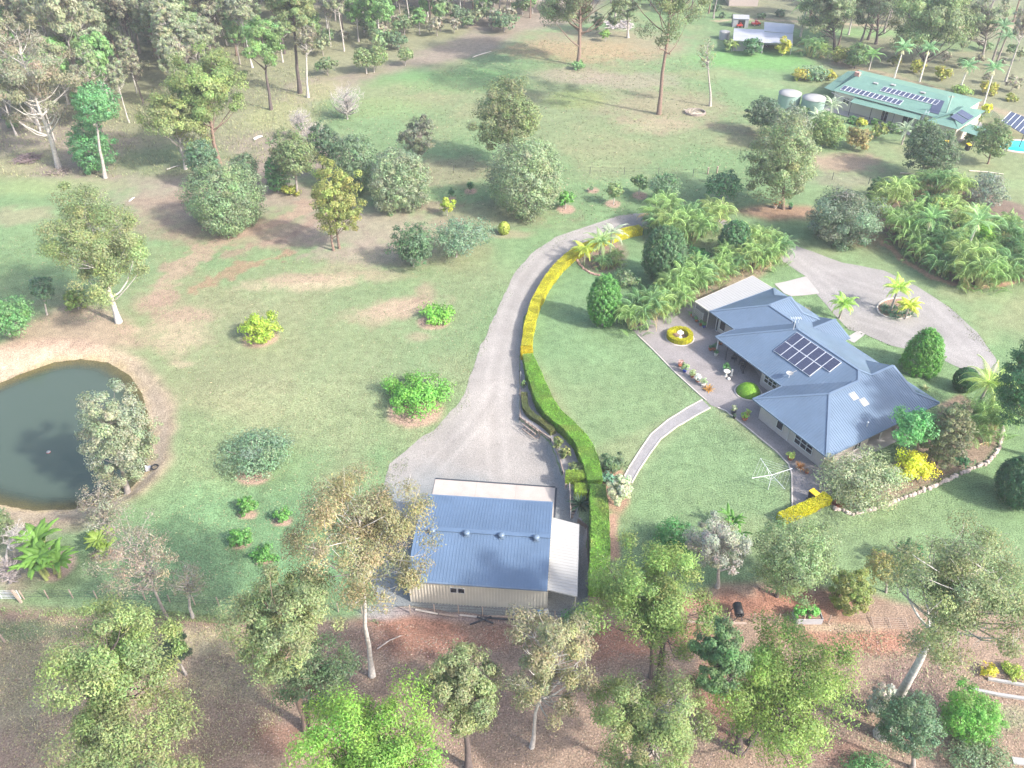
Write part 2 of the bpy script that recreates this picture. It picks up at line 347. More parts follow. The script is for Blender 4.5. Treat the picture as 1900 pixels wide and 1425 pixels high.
blob(1560,1165,90,9,(.33,.29,.2),.6); blob(1850,1330,60,20,(.24,.26,.15),.7); blob(1500,1340,70,60,(.2,.14,.12),.5); blob(1700,1300,70,60,(.19,.13,.12),.6)
# garden beds
zone([(1545,930),(1580,945),(1660,925),(1760,885),(1830,855),(1860,815),(1850,770),(1780,730),(1740,750),(1740,800),(1660,860),(1600,900)], np.array([.2,.14,.11]), .9, .3, .2)
blob(1140,905,28,45,(.34,.2,.15),.8,0,.2,.3); blob(1115,470,46,34,(.24,.15,.13),.85,0,.2,.3); track([(1137,960),(1136,1000),(1137,1030)], .7, (.36,.22,.17), .9, .2)
blob(1290,470,110,50,C_LAWN*.9,.5)
zone([(1625,420),(1660,450),(1700,490),(1760,525),(1820,530),(1900,512),(1960,480),(1900,380),(1750,330),(1620,350)], np.array([.17,.12,.10]), .9, .8, .6)
zone([(1176,612),(1190,560),(1290,500),(1400,450),(1450,480),(1400,520),(1280,585),(1200,618)], np.array([.24,.19,.13]), .9, .6, .4)
blob(720,1135,40,14,(.3,.28,.27),.8); zone([(735,1122),(1030,1140),(1090,1140),(1090,1160),(900,1152),(735,1138)], np.array([.25,.2,.19]), .9, .5, .3)
for x, y, r in [(1050,388,17),(1137,378,14),(1100,353,11),(1187,363,13),(1232,376,16),(460,955,17),(524,968,18),(447,1008,20),(492,1040,18),(873,355,11),(837,369,8),(1340,385,18),(805,597,30),(770,765,50),(484,628,35),(470,885,30)]:
    blob(x, y, r, r*.5, (.36,.24,.19), .9, 0, .2, .25)
blob(110,1050,28,26,(.30,.22,.18),.9,0,.2,.3); blob(195,1028,24,12,(.30,.2,.15),.9,0,.2,.3)
gc = gc*(.86+.28*n3[..., None])*(.92+.16*n2[..., None])
gv = np.stack([GX, GY, GZ], -1).reshape(-1, 3)
ii = (np.arange(NY-1)[:, None]*NX+np.arange(NX-1)[None]).ravel()
gm = MB(); gm.add(gv, np.concatenate([np.stack([ii, ii+1, ii+NX+1], 1), np.stack([ii, ii+NX+1, ii+NX], 1)]), M_GROUND)
gm.c = [gc.reshape(-1, 3)]
gme = gm.mesh('ground'); gme.polygons.foreach_set('use_smooth', np.ones(len(gme.polygons), bool))
link('ground', gme, kind='structure')

def sheet(name, pts, m, dz, wob=0.0, world=False, label=None, hole=None, colf=None):
    """a thin layer cut out of the terrain's own triangles, dz above it"""
    P = [np.asarray(p) for p in pts] if world else pw(pts)
    A = np.array(P); x0, x1, y0, y1 = A[:, 0].min()-1, A[:, 0].max()+1, A[:, 1].min()-1, A[:, 1].max()+1
    i0, i1 = np.searchsorted(xs, [x0, x1]); j0, j1 = np.searchsorted(ys, [y0, y1]); i0 = max(i0-1, 0); j0 = max(j0-1, 0)
    X = GX[j0:j1+1, i0:i1+1]; Y = GY[j0:j1+1, i0:i1+1]; Z = GZ[j0:j1+1, i0:i1+1]
    S = sdf(P, X, Y)
    if wob: S = S+(fbm(X, Y, 2.5, 4)-.5)*wob*2
    if hole is not None: S = np.minimum(S, -sdf(hole, X, Y))
    h, wd = X.shape; V = np.stack([X, Y, Z], -1).reshape(-1, 3); S = S.ravel(); F3 = []; nv = []; cache = {}
    base = len(V)
    def cut(a, b):
        k = (min(a, b), max(a, b))
        if k not in cache:
            t = S[a]/(S[a]-S[b]); nv.append(V[a]+(V[b]-V[a])*t); cache[k] = base+len(nv)-1
        return cache[k]
    for j in range(h-1):
        for i in range(wd-1):
            q = j*wd+i
            if max(S[q], S[q+1], S[q+wd], S[q+wd+1]) <= 0: continue
            for tri in ((q, q+1, q+wd+1), (q, q+wd+1, q+wd)):
                out = []
                for k in range(3):
                    a, b = tri[k], tri[(k+1) % 3]
                    if S[a] > 0: out.append(a)
                    if (S[a] > 0) != (S[b] > 0): out.append(cut(a, b))
                for k in range(1, len(out)-1): F3.append((out[0], out[k], out[k+1]))
    allv = np.concatenate([V, np.array(nv).reshape(-1, 3)]) if nv else V
    F3 = np.array(F3); us, inv = np.unique(F3, return_inverse=True); inv = inv.reshape(F3.shape)
    b = MB(); b.add(allv[us]+np.array([0, 0, dz]), inv, m, smooth=True)
    if colf is not None: b.c = [colf(allv[us])]
    return b.build(name, kind='structure', label=label)
HAZE = 0.00036
# ---------------------------------------------------------------- driveways, paths, paving
def ruts(V, lines, base):
    X, Y = V[:, 0], V[:, 1]; c = np.tile(np.array(base), (len(X), 1)); n5 = fbm(X, Y, 6, 41)[:, None]; c = c*(.88+.24*n5)
    for L_ in lines:
        P = pw(L_); d = np.full(len(X), 1e9)
        for a, q in zip(P[:-1], P[1:]):
            e = (q-a)[:2]; t = np.clip(((X-a[0])*e[0]+(Y-a[1])*e[1])/(e@e+1e-9), 0, 1); d = np.minimum(d, np.hypot(X-a[0]-t*e[0], Y-a[1]-t*e[1]))
        w_ = (smooth(.38, .1, np.abs(d-.8)+(fbm(X, Y, 1.2, 6)-.5)*.3)*.5)[:, None]; c = c*(1-w_)+np.array(base)*1.18*w_
        w_ = (smooth(.3, .0, d)*.25)[:, None]; c = c*(1-w_)+np.array(base)*.8*w_
    return c
def drive_col(V):
    c = ruts(V, [[(1150,408),(1060,436),(1000,482),(965,530),(945,580),(930,640),(918,700),(915,760),(920,830),(925,885)], [(925,720),(880,790),(820,850),(790,885)]], (.275,.255,.235))
    X, Y = V[:, 0], V[:, 1]; m = np.maximum(smooth(-2, 3, sdf([PZ(*p) for p in [(600,860),(800,862),(900,885),(1030,885),(1010,800),(1060,880),(1200,1200),(600,1200)]], X, Y)+(fbm(X, Y, 4, 12)-.5)*6), 0)[:, None]*.85
    return c*(1-m)+np.array([.185,.205,.21])*m
def loop_col(V): return ruts(V, [[(1290,404),(1380,430),(1460,465),(1560,520),(1640,545),(1720,570),(1780,620),(1830,680)], [(1460,470),(1530,530),(1590,590),(1660,612),(1720,640),(1800,672)]], (.255,.24,.23))
ISL = [PG(1664+37*math.cos(a), 573+19*math.sin(a)) for a in np.linspace(0, 2*math.pi, 20, endpoint=False)]
sheet('driveway', [(1205,394),(1150,401),(1090,419),(1030,441),(985,470),(955,510),(930,560),(905,610),(885,660),(870,710),(850,750),(805,798),(760,828),(722,862),(712,900),(725,950),(700,985),(690,1030),(686,1080),(700,1132),(762,1124),(1014,1143),(1080,1150),(1092,1135),(1091,1040),(1089,977),(1071,962),(1071,914),(1052,905),(1044,877),(1022,817),(964,776),(964,690),(966,640),(973,590),(990,548),(1022,503),(1062,465),(1105,444),(1160,425),(1220,414)], M_GRAVEL, .02, .35, colf=drive_col)
sheet('loop_driveway', [(1200,394),(1290,396),(1345,409),(1400,430),(1480,457),(1560,487),(1640,502),(1700,531),(1760,570),(1812,616),(1848,665),(1862,712),(1800,692),(1740,664),(1690,650),(1650,641),(1600,619),(1575,612),(1540,575),(1515,545),(1495,513),(1470,496),(1430,470),(1380,440),(1330,424),(1280,414),(1215,414)], M_GRAVEL, .024, .15, hole=ISL, colf=loop_col)
b = MB(); n = len(ISL)
for i in range(n):
    for k in range(2):
        a = ISL[i]*(1-k*.5)+ISL[(i+1) % n]*k*.5; c = ISL[i]*(.5-k*.5)+ISL[(i+1) % n]*(.5+k*.5)
        b.box(((a[0]+c[0])/2, (a[1]+c[1])/2, .07), (np.linalg.norm(c-a)*.96, .16, .16), M_EDGE, math.atan2(c[1]-a[1], c[0]-a[0]))
b.build('round_kerb', label='round stone kerb edging the planted island in the driveway loop', cat='kerb')
sheet('island_soil', ISL, M_MULCH, .03, world=True)
PV = [(1160,598),(1183,622),(1212,650),(1252,691),(1298,733),(1310,743),(1318,752),(1332,757),(1347,763),(1390,797),(1440,838),(1463,862),(1469,880),(1470,950),(1520,950),(1545,915),(1560,880),(1440,740),(1330,590),(1290,560),(1240,575),(1190,590)]
sheet('paving', PV, M_PAVE, .03)
PATHL = [(1303,742),(1275,757),(1240,779),(1208,806),(1186,838),(1167,868),(1158,885)]
PATHR = [(1172,897),(1186,872),(1206,842),(1226,815),(1256,792),(1290,772),(1318,757)]
sheet('garden_path', PATHL+PATHR, M_PATH, .034)
sheet('gravel_strip', [(966,648),(985,690),(996,735),(1013,770),(1045,800),(1062,830),(1075,862),(1082,895),(1052,903),(1044,876),(1022,816),(965,776),(965,690)], M_PATH, .03)
sheet('entry_path', [(1569,628),(1592,613),(1606,620),(1584,637)], M_CONC2, .04)
def edging(name, pts, wd, h, m, label, cat='garden edging', closed=False, step=1):
    P = pw(pts); b = MB()
    for a, c in zip(P[:-1], P[1:]):
        L = np.linalg.norm(c-a); k = max(1, int(L/1.2))
        for q in range(k):
            p = a+(c-a)*q/k; r = a+(c-a)*(q+1)/k; p[2] = G(p[0:1], p[1:2])[0]; r[2] = G(r[0:1], r[1:2])[0]
            b.bar(p+[0, 0, h/2-.03], r+[0, 0, h/2-.03], wd, h+.06, m)
    return b.build(name, label=label, cat=cat)
edging('path_edging', PATHL, .12, .09, M_EDGE, 'pale concrete edging along the upper side of the curved garden path')
edging('path_edging', PATHR, .12, .09, M_EDGE, 'pale concrete edging along the lower side of the curved garden path')
edging('paving_edging', PV[1:6], .12, .09, M_EDGE, 'pale concrete edging between the upper lawn and the paved courtyard')
edging('paving_edging', PV[7:14], .12, .09, M_EDGE, 'pale concrete edging curving round the clothesline lawn')
# ---------------------------------------------------------------- water
wb = MB(); wp = np.array(SHORE); c0 = wp.mean(0); ring = c0+(wp-c0)*1.12; ring[:, 2] = -.8
V = [(*c0[:2], -.8)]+[tuple(r) for r in ring]; m_w = bpy.data.materials.new('pond_water'); m_w.use_nodes = True
nn = m_w.node_tree.nodes; LL = m_w.node_tree.links; p = nn['Principled BSDF']
p.inputs['Base Color'].default_value = (.058, .082, .062, 1); p.inputs['Roughness'].default_value = .12; p.inputs['IOR'].default_value = 1.33
tc = nn.new('ShaderNodeTexCoord'); nz = nn.new('ShaderNodeTexNoise'); nz.inputs['Scale'].default_value = 1.6; nz.inputs['Detail'].default_value = 4
LL.new(tc.outputs['Object'], nz.inputs['Vector']); bp = nn.new('ShaderNodeBump'); bp.inputs['Strength'].default_value = .12; bp.inputs['Distance'].default_value = .1
rp = nn.new('ShaderNodeTexWave'); rp.wave_type = 'RINGS'; rp.rings_direction = 'SPHERICAL'; rp.inputs['Scale'].default_value = .9; rp.inputs['Distortion'].default_value = .4
mp = nn.new('ShaderNodeMapping'); rc = PZ(205, 915, -.8); mp.inputs['Location'].default_value = (-rc[0], -rc[1], .8); LL.new(tc.outputs['Object'], mp.inputs['Vector']); LL.new(mp.outputs[0], rp.inputs['Vector'])
ln = nn.new('ShaderNodeVectorMath'); ln.operation = 'LENGTH'; LL.new(mp.outputs[0], ln.inputs[0])
fr = nn.new('ShaderNodeMapRange'); fr.inputs['From Min'].default_value = 3; fr.inputs['From Max'].default_value = 7; fr.inputs['To Min'].default_value = .35; fr.inputs['To Max'].default_value = 0; LL.new(ln.outputs['Value'], fr.inputs['Value'])
mu = nn.new('ShaderNodeMath'); mu.operation = 'MULTIPLY'; LL.new(rp.outputs['Fac'], mu.inputs[0]); LL.new(fr.outputs['Result'], mu.inputs[1])
ad = nn.new('ShaderNodeMath'); ad.operation = 'ADD'; LL.new(mu.outputs[0], ad.inputs[0]); LL.new(nz.outputs['Fac'], ad.inputs[1]); LL.new(ad.outputs[0], bp.inputs['Height']); LL.new(bp.outputs[0], p.inputs['Normal'])
# shallow water shows the bottom: mix with a clear surface near the shore
dm = nn.new('ShaderNodeAttribute'); dm.attribute_name = 'Col'; tr = nn.new('ShaderNodeBsdfTransparent'); tr.inputs[0].default_value = (.75, .72, .5, 1); mx = nn.new('ShaderNodeMixShader')
LL.new(dm.outputs['Color'], mx.inputs[0]); LL.new(tr.outputs[0], mx.inputs[1]); LL.new(p.outputs[0], mx.inputs[2]); LL.new(mx.outputs[0], nn['Material Output'].inputs[0])
i0, i1 = np.searchsorted(xs, [ring[:, 0].min(), ring[:, 0].max()]); j0, j1 = np.searchsorted(ys, [ring[:, 1].min(), ring[:, 1].max()])
X = GX[j0:j1:2, i0:i1:2]; Y = GY[j0:j1:2, i0:i1:2]; S = sdf(SHORE, X, Y); h, wd = X.shape
keep = [(j*wd+i, j*wd+i+1, (j+1)*wd+i+1, (j+1)*wd+i) for j in range(h-1) for i in range(wd-1) if S[j:j+2, i:i+2].max() > -1.8]
wb.add(np.stack([X, Y, X*0-.8], -1).reshape(-1, 3), np.array(keep), m_w, smooth=True); a = (.35+.65*smooth(.1, 2.4, S)).ravel()
wb.c = [np.stack([a, a, a], 1)]; wb.build('pond_water', kind='structure')

# ---------------------------------------------------------------- ribbed sheet faces
def face(b, P, up, m, sp=.25, rw=.035, rh=.028, uv=None, th=.0):
    """flat polygon P with raised ribs running along 'up'"""
    P = np.array(P, float); b.poly(P, m)
    nrm = np.zeros(3)
    for i in range(len(P)): nrm += np.cross(P[i], P[(i+1) % len(P)])
    nrm /= np.linalg.norm(nrm); up = np.array(up, float); up -= nrm*(up@nrm); up /= np.linalg.norm(up); al = np.cross(up, nrm)
    if nrm[2] < -0.01: nrm = -nrm
    o = P[0]; U = (P-o)@al; Vv = (P-o)@up; x = math.ceil(U.min()/sp)*sp+.01
    while x < U.max():
        hits = []
        for i in range(len(P)):
            a, c = U[i], U[(i+1) % len(P)]
            if (a > x) != (c > x): t = (x-a)/(c-a); hits.append(Vv[i]+(Vv[(i+1) % len(P)]-Vv[i])*t)
        hits.sort()
        for a, c in zip(hits[::2], hits[1::2]):
            if c-a > .1: b.bar(o+al*x+up*(a+.01)+nrm*rh*.5, o+al*x+up*(c-.01)+nrm*rh*.5, rw, rh, m, nrm)
        x += sp

# ---------------------------------------------------------------- shed
shed = empty('shed', (-2.7, 45.5, -1.0), 'cream steel farm shed with a blue ribbed gable roof and white awning', 'shed')
def sh(o, x, y, z): return np.array([x, y, z])
sl = np.array(PZ(763, 1116, -1)); srr = np.array(PZ(1013.7, 1133.7, -1)); ex = (srr-sl); LW = np.linalg.norm(ex); ex /= LW; ey = np.array([-ex[1], ex[0], 0]); DP = 8.9
def sp_(x, y, z): return sl+ex*x+ey*y+np.array([0, 0, z])
SE_, SR_ = 3.0, 3.85
inv = np.array([-2.7, 45.5, -1.0])
class LB(MB):
    def __init__(s, org): super().__init__(); s.org = np.array(org, float)
    def mesh(s, name):
        s.v = [v-s.org for v in s.v]; return super().mesh(name)
b = LB(inv)
face(b, [sp_(0,0,-.05), sp_(LW,0,-.05), sp_(LW,0,SE_), sp_(0,0,SE_)], (0,0,1), M_CREAM, .25, .09, .05)
face(b, [sp_(LW,0,-.05), sp_(LW,DP,-.05), sp_(LW,DP,SE_), sp_(LW,DP/2,SR_-.05), sp_(LW,0,SE_)], (0,0,1), M_CREAM, .25, .09, .05)
face(b, [sp_(0,DP,-.05), sp_(0,0,-.05), sp_(0,0,SE_), sp_(0,DP/2,SR_-.05), sp_(0,DP,SE_)], (0,0,1), M_CREAM, .25, .09, .05)
face(b, [sp_(LW,DP,-.05), sp_(0,DP,-.05), sp_(0,DP,SE_), sp_(LW,DP,SE_)], (0,0,1), M_CREAM, .25, .09, .05)
b.build('wall', shed)
for k in range(2):
    b = LB(inv); x = 1.0+k*4.6
    b.hexa([sp_(x,DP+.02,0), sp_(x+3.6,DP+.02,0), sp_(x+3.6,DP+.07,0), sp_(x,DP+.07,0), sp_(x,DP+.02,2.6), sp_(x+3.6,DP+.02,2.6), sp_(x+3.6,DP+.07,2.6), sp_(x,DP+.07,2.6)], M_BLUE)
    for q in range(1, 13): b.bar(sp_(x,DP+.085,q*.2), sp_(x+3.6,DP+.085,q*.2), .03, .03, M_BLUE)
    b.build('roller_door', shed)
b = LB(inv); o = .12
face(b, [sp_(-o,-.18,SE_-.03), sp_(LW+.02,-.18,SE_-.03), sp_(LW+.02,DP/2,SR_), sp_(-o,DP/2,SR_)], ey, M_BLUE, .26, .06, .024)
face(b, [sp_(-o,DP/2,SR_), sp_(LW+.02,DP/2,SR_), sp_(LW+.02,DP+.18,SE_-.03), sp_(-o,DP+.18,SE_-.03)], ey, M_BLUE, .26, .06, .024)
b.bar(sp_(-o,DP/2,SR_+.05), sp_(LW+.02,DP/2,SR_+.05), .42, .04, M_BLUE)
rf = b.build('roof', shed)
for y in (-.24, DP+.24):
    g = LB(inv); g.bar(sp_(-o,y,SE_-.09), sp_(LW+.02,y,SE_-.09), .13, .11, M_BLUE2); g.build('gutter', rf)
for k in range(4):
    g = LB(inv); c = sp_(1.3+k*2.85, DP/2-.35, SR_-.05)
    g.lathe([(.17,0),(.17,.16),(.25,.18),(.27,.26),(.24,.36),(.12,.43),(.0,.44)], M_BLUE2, 14, c); g.box(c+[0,0,.02], (.45,.45,.05), M_BLUE2); g.build('roof_ventilator', rf)
b = LB(inv)
for k in range(2):
    c = sp_(3.55+k*.62, -.035, 1.72)
    b.bar(sp_(3.26+k*.62,-.03,1.9), sp_(3.84+k*.62,-.03,1.9), .05, .66, M_FRAME); b.bar(sp_(3.31+k*.62,-.06,1.9), sp_(3.79+k*.62,-.06,1.9), .03, .52, M_GLASS)
b.build('window', shed)
b = LB(inv)
A4 = [sp_(LW+.03,.0,2.75), sp_(LW+2.35,-.15,2.35), sp_(LW+2.35,7.3,2.35), sp_(LW+.03,7.55,2.75)]
face(b, A4, ex, M_WHITE, .3, .03, .02)
b.bar(A4[1]+[0,0,-.05], A4[2]+[0,0,-.05], .05, .12, M_WHITE); b.bar(A4[0]+[0,0,-.05], A4[1]+[0,0,-.05], .05, .12, M_WHITE); b.bar(A4[3]+[0,0,-.05], A4[2]+[0,0,-.05], .05, .12, M_WHITE)
aw = b.build('awning', shed)
for q in (.1, 3.6, 7.1):
    g = LB(inv); g.bar(sp_(LW+2.25,q,-.02), sp_(LW+2.25,q,2.33), .09, .09, M_CREAM, up=(1,0,0)); g.build('post', aw)
b = MB(); sa = PZ(808,890,-1); sb = PZ(1030,906,-1); dpt = 6.4
V = []
for z in (-1.05, -.93): V += [sb-ey*dpt, sa-ey*dpt, sa, sb]
V = np.array(V); V[:4, 2] = -1.05; V[4:, 2] = -.93; V = V[[1,0,3,2,5,4,7,6]]
b.hexa(V, M_CONC); b.bar(sa+ey*.1+[0,0,.02], sb+ey*.1+[0,0,.02], .16, .12, M_DARKM); b.bar(sb+ex*.1+[0,0,.02], sb+ex*.1-ey*dpt+[0,0,.02], .16, .12, M_DARKM)  # dark bars colour in the drain line and shadow gap along the slab edges
for t in (.35, .68):
    q = sa+(sb-sa)*t; b.bar(q+[0,0,.072], q-ey*dpt+[0,0,.072], .02, .01, M_DSTONE)
b.build('concrete_apron', kind='structure')
# ---------------------------------------------------------------- retaining wall, steps
WL = [(965,690),(965,732),(965,775),(1000,799),(1023,815),(1036,842),(1045,875),(1051,900)]
b = MB(); P = [PZ(*p) for p in WL]
for i, (a, c) in enumerate(zip(P[:-1], P[1:])):
    for k in range(5):
        z = .02-.22*k; b.bar(a+[0,0,z], c+[0,0,z], .07, .205, M_TIMBER)
wl = b.build('retaining_wall', label='weathered timber retaining wall beside the gravel drive above the shed', cat='retaining wall')
for i, a in enumerate(P):
    b = MB(); b.bar(a+[-.09,-.02,-1.1], a+[-.09,-.02,.16], .09, .09, M_TIMBER if i % 2 else M_DARKM, up=(1,0,0)); b.build('post', wl)
b = MB(); st0 = PZ(1058,918); st1 = PZ(1057,961,-.95); 
SX = (PZ(1072,918)-PZ(1058,918))[0]
lad = empty('garden_steps', (st0[0], st0[1], -1), 'dark timber garden steps descending beside the hedge to the shed yard', 'steps'); lo = [st0[0], st0[1], -1]
N = 7
for k in range(N):
    t = (k+.5)/N; y = st0[1]+(st1[1]-st0[1])*t; z = -.02-.95*t; b = LB(lo); b.box((st0[0]+SX/2+.02, y, z), (SX, abs(st1[1]-st0[1])/N*.72, .07), M_TIMBER); b.build('tread', lad)
for q in (0, SX+.04):
    b = LB(lo); b.hexa([(st0[0]+q-.03, st1[1]-.1, -1.15),(st0[0]+q+.03, st1[1]-.1, -1.15),(st0[0]+q+.03, st0[1], -1.15),(st0[0]+q-.03, st0[1], -1.15),(st0[0]+q-.03, st1[1]-.1, -.88),(st0[0]+q+.03, st1[1]-.1, -.88),(st0[0]+q+.03, st0[1], .02),(st0[0]+q-.03, st0[1], .02)], M_TIMBER); b.build('stringer', lad)
b = LB(lo); b.bar((st0[0]-.05, st0[1]+.6, .0), (st0[0]-.05, st0[1]+.6, .9), .07, .07, M_ALU, up=(1,0,0)); b.bar((st0[0]-.05, st1[1], -1), (st0[0]-.05, st1[1], 0), .07, .07, M_ALU, up=(1,0,0)); b.bar((st0[0]-.05, st0[1]+.6, .9), (st0[0]-.05, st1[1], 0), .05, .05, M_TIMBER); b.build('handrail', lad)
b = MB(); q = [PZ(1072,963), PZ(1090,976), PZ(1092,1060), PZ(1093,1132)]
for a, c in zip(q[:-1], q[1:]):
    for k in range(5): b.bar(a+[0,0,-.02-.22*k], c+[0,0,-.02-.22*k], .08, .205, M_DTIMBER)
b.build('retaining_wall', label='dark timber retaining wall under the tall hedge right of the shed', cat='retaining wall')

# ---------------------------------------------------------------- main house
ZP = .3; ZE = 2.6; SLP = .424
ho = hw(0, 6); ho[2] = ZP; house = empty('house', ho, 'pale brick house with a blue steel hip roof and solar panels', 'house')
UA, UM, UR, VW, VM, VB, VG = -14.1, -10.0, 9.65, 6.7, 3.95, 15.4, 16.5
pl = {'SW1': lambda u, v: ZE+SLP*(v-VW), 'NW1': lambda u, v: ZE+SLP*(u-UA), 'NE1': lambda u, v: ZE+SLP*(VG-v), 'G1': lambda u, v: ZE+SLP*(-5.4-u),
      'ML': lambda u, v: ZE+SLP*(u-UM), 'MS': lambda u, v: ZE+SLP*(v-VM), 'W3N': lambda u, v: ZE+SLP*u, 'W3S': lambda u, v: ZE+SLP*v, 'SE': lambda u, v: ZE+SLP*(UR-u), 'NE': lambda u, v: ZE+SLP*(VB-v)}
faces = [('SW1', [(UA,VW),(UM,VW),(-5.65,11.05),(-9.75,11.05)], HE2), ('NW1', [(UA,VG),(UA,VW),(-9.75,11.05),(-9.75,14.3),(-11.9,14.3)], HE1), ('NE1', [(-5.4,VG),(UA,VG),(-11.9,14.3),(-7.6,14.3)], HE2),
         ('G1', [(-5.4,VB),(-5.4,VG),(-7.6,14.3),(-9.75,14.3),(-9.75,11.05)], HE1), ('ML', [(UM,VW),(UM,VM),(-4.275,9.675),(-5.65,11.05)], HE1),
         ('MS', [(UM,VM),(0,VM),(4.825,8.775),(3.925,9.675),(-4.275,9.675)], HE2), ('W3N', [(0,VM),(0,0),(4.825,4.825),(4.825,8.775)], HE1), ('W3S', [(0,0),(UR,0),(4.825,4.825)], HE2),
         ('SE', [(UR,0),(UR,VB),(7.9,13.65),(4.825,13.65),(4.825,10.575),(3.925,9.675),(4.825,8.775),(4.825,4.825)], HE1),
         ('NE', [(UR,VB),(-5.4,VB),(-9.75,11.05),(-5.65,11.05),(-4.275,9.675),(3.925,9.675),(4.825,10.575),(1.75,13.65),(7.9,13.65)], HE2), ('W3N', [(4.825,10.575),(4.825,13.65),(1.75,13.65)], HE1)]
b = LB(ho)
for k, P, up in faces:
    f = pl[k]; Q = [hw(u, v, f(u, v)) for u, v in P]; face(b, Q, up, M_HROOF, .27, .06, .03)
for tri in ([(-11.9,14.3),(-7.6,14.3),(-9.75,14.3)], [(1.75,13.65),(7.9,13.65),(4.825,13.65)]):
    pass
b.poly([hw(-11.9,14.29,3.53), hw(-9.75,14.29,4.44), hw(-7.6,14.29,3.53)], M_HROOF); b.poly([hw(1.75,13.64,3.34), hw(4.825,13.64,4.64), hw(7.9,13.64,3.34)], M_HROOF)
# entry gable
g = lambda u: 3.6-SLP*abs(u+4.85)
face(b, [hw(-7.2,12.9,g(-7.2)), hw(-7.2,16.4,g(-7.2)), hw(-4.85,16.4,3.6), hw(-4.85,12.9,3.6)], HE1, M_HROOF, .27, .06, .03)
face(b, [hw(-2.5,16.4,g(-2.5)), hw(-2.5,12.9,g(-2.5)), hw(-4.85,12.9,3.6), hw(-4.85,16.4,3.6)], HE1, M_HROOF, .27, .06, .03)
b.poly([hw(-7.2,16.38,2.6), hw(-4.85,16.38,3.6), hw(-2.5,16.38,2.6)], M_BRICK)
# soffit
b.poly([hw(*p, ZE-.12) for p in [(0,0),(UR,0),(UR,VB),(-5.4,VB),(-5.4,VG),(UA,VG),(UA,VW),(UM,VW),(UM,VM),(0,VM)]][::-1], M_WHITE)
roof = b.build('roof', house)
caps = LB(ho)
def Z(k, u, v): return hw(u, v, pl[k](u, v)+.03)
for k, a, c in [('SW1',(UA,VW),(-9.75,11.05)), ('SW1',(-9.75,11.05),(-5.65,11.05)), ('NW1',(-9.75,11.05),(-9.75,14.3)), ('NW1',(UA,VG),(-11.9,14.3)), ('G1',(-5.4,VG),(-7.6,14.3)), ('ML',(UM,VM),(-4.275,9.675)), ('ML',(-4.275,9.675),(-5.65,11.05)), ('MS',(-4.275,9.675),(3.925,9.675)),
               ('MS',(3.925,9.675),(4.825,8.775)), ('SE',(4.825,8.775),(4.825,4.825)), ('W3S',(0,0),(4.825,4.825)), ('W3S',(UR,0),(4.825,4.825)), ('SE',(3.925,9.675),(4.825,10.575)), ('SE',(4.825,10.575),(4.825,13.65)), ('SE',(UR,VB),(7.9,13.65)), ('SE',(7.9,13.65),(4.825,13.65)), ('NW1',(-11.9,14.3),(-9.75,14.3)), ('G1',(-7.6,14.3),(-9.75,14.3))]:
    caps.bar(Z(k, *a), Z(k, *c), .26, .035, M_BLUE2)
caps.bar(hw(-4.85,13,3.63), hw(-4.85,16.4,3.63), .26, .035, M_BLUE2)
caps.build('ridge_capping', roof)
gt = LB(ho); E = [(0,0),(UR,0),(UR,VB),(-2.5,VB),(-2.5,16.4),(-7.2,16.4)]
for a, c in [((0,0),(UR,0)), ((UR,0),(UR,VB)), ((UR,VB),(-2.5,VB)), ((-2.5,VB),(-2.5,16.4)), ((-7.2,16.4),(-7.2,VG)), ((-7.2,VG),(UA,VG)), ((UA,VG),(UA,VW)), ((UA,VW),(UM,VW)), ((UM,VW),(UM,VM)), ((UM,VM),(0,VM)), ((0,VM),(0,0))]:
    gt.bar(hw(*a, ZE-.05), hw(*c, ZE-.05), .13, .14, M_BLUE2)
gt.build('gutter', roof)
def wallseg(b, u0, v0, u1, v1, z0=ZP, z1=ZE-.1, m=M_BRICK, t=.2):
    a = hw(u0, v0); c = hw(u1, v1); d = (c-a)/np.linalg.norm(c-a); nn_ = np.array([-d[1], d[0], 0])*t/2
    b.hexa([a-nn_+[0,0,z0], c-nn_+[0,0,z0], c+nn_+[0,0,z0], a+nn_+[0,0,z0], a-nn_+[0,0,z1], c-nn_+[0,0,z1], c+nn_+[0,0,z1], a+nn_+[0,0,z1]], m)
b = LB(ho)
for s_ in [(.7,.7,9.0,.7), (8.95,.8,8.95,6.6), (8.95,6.5,7.4,6.5), (7.4,6.6,7.4,11), (7.5,11,8.95,11), (8.95,11.1,8.95,14.7), (8.85,14.75,-4,14.75), (-4.1,14.75,-7,14.75), (-7,14.85,-7,15.8), (-7.1,15.8,-13.4,15.8), (-13.45,15.7,-13.45,7.4), (-13.35,7.35,-9.4,7.35), (-9.35,7.25,-9.35,6.9), (-9.3,6.95,-3.4,6.95), (-3.35,6.85,-3.35,4.7), (-3.25,4.65,.6,4.65), (.7,4.55,.7,.8)]:
    wallseg(b, *s_)
b.build('wall', house)
def window(name, u0, u1, v, z0, z1, cols, rows, parent=house, axis='u', fr=.06):
    b = LB(ho); f = (lambda t, z, d=0: hw(t, v+d, z)) if axis == 'u' else (lambda t, z, d=0: hw(v-d, t, z))
    nrm = -HE2 if axis == 'u' else HE1
    b.bar(f(u0, (z0+z1)/2), f(u1, (z0+z1)/2), z1-z0, .05, M_GLASS, up=nrm)
    for k in range(cols+1):
        t = u0+(u1-u0)*k/cols; b.bar(f(t, z0, -.03), f(t, z1, -.03), fr, fr, M_FRAME, up=nrm)
    for k in range(rows+1):
        z = z0+(z1-z0)*k/rows; b.bar(f(u0, z, -.034), f(u1, z, -.034), fr, fr, M_FRAME, up=nrm)
    return b.build(name, parent)
window('window', 3.05, 3.85, .58, 1.0, 2.1, 1, 1)
window('window', 5.45, 7.65, .58, .95, 2.1, 3, 2)
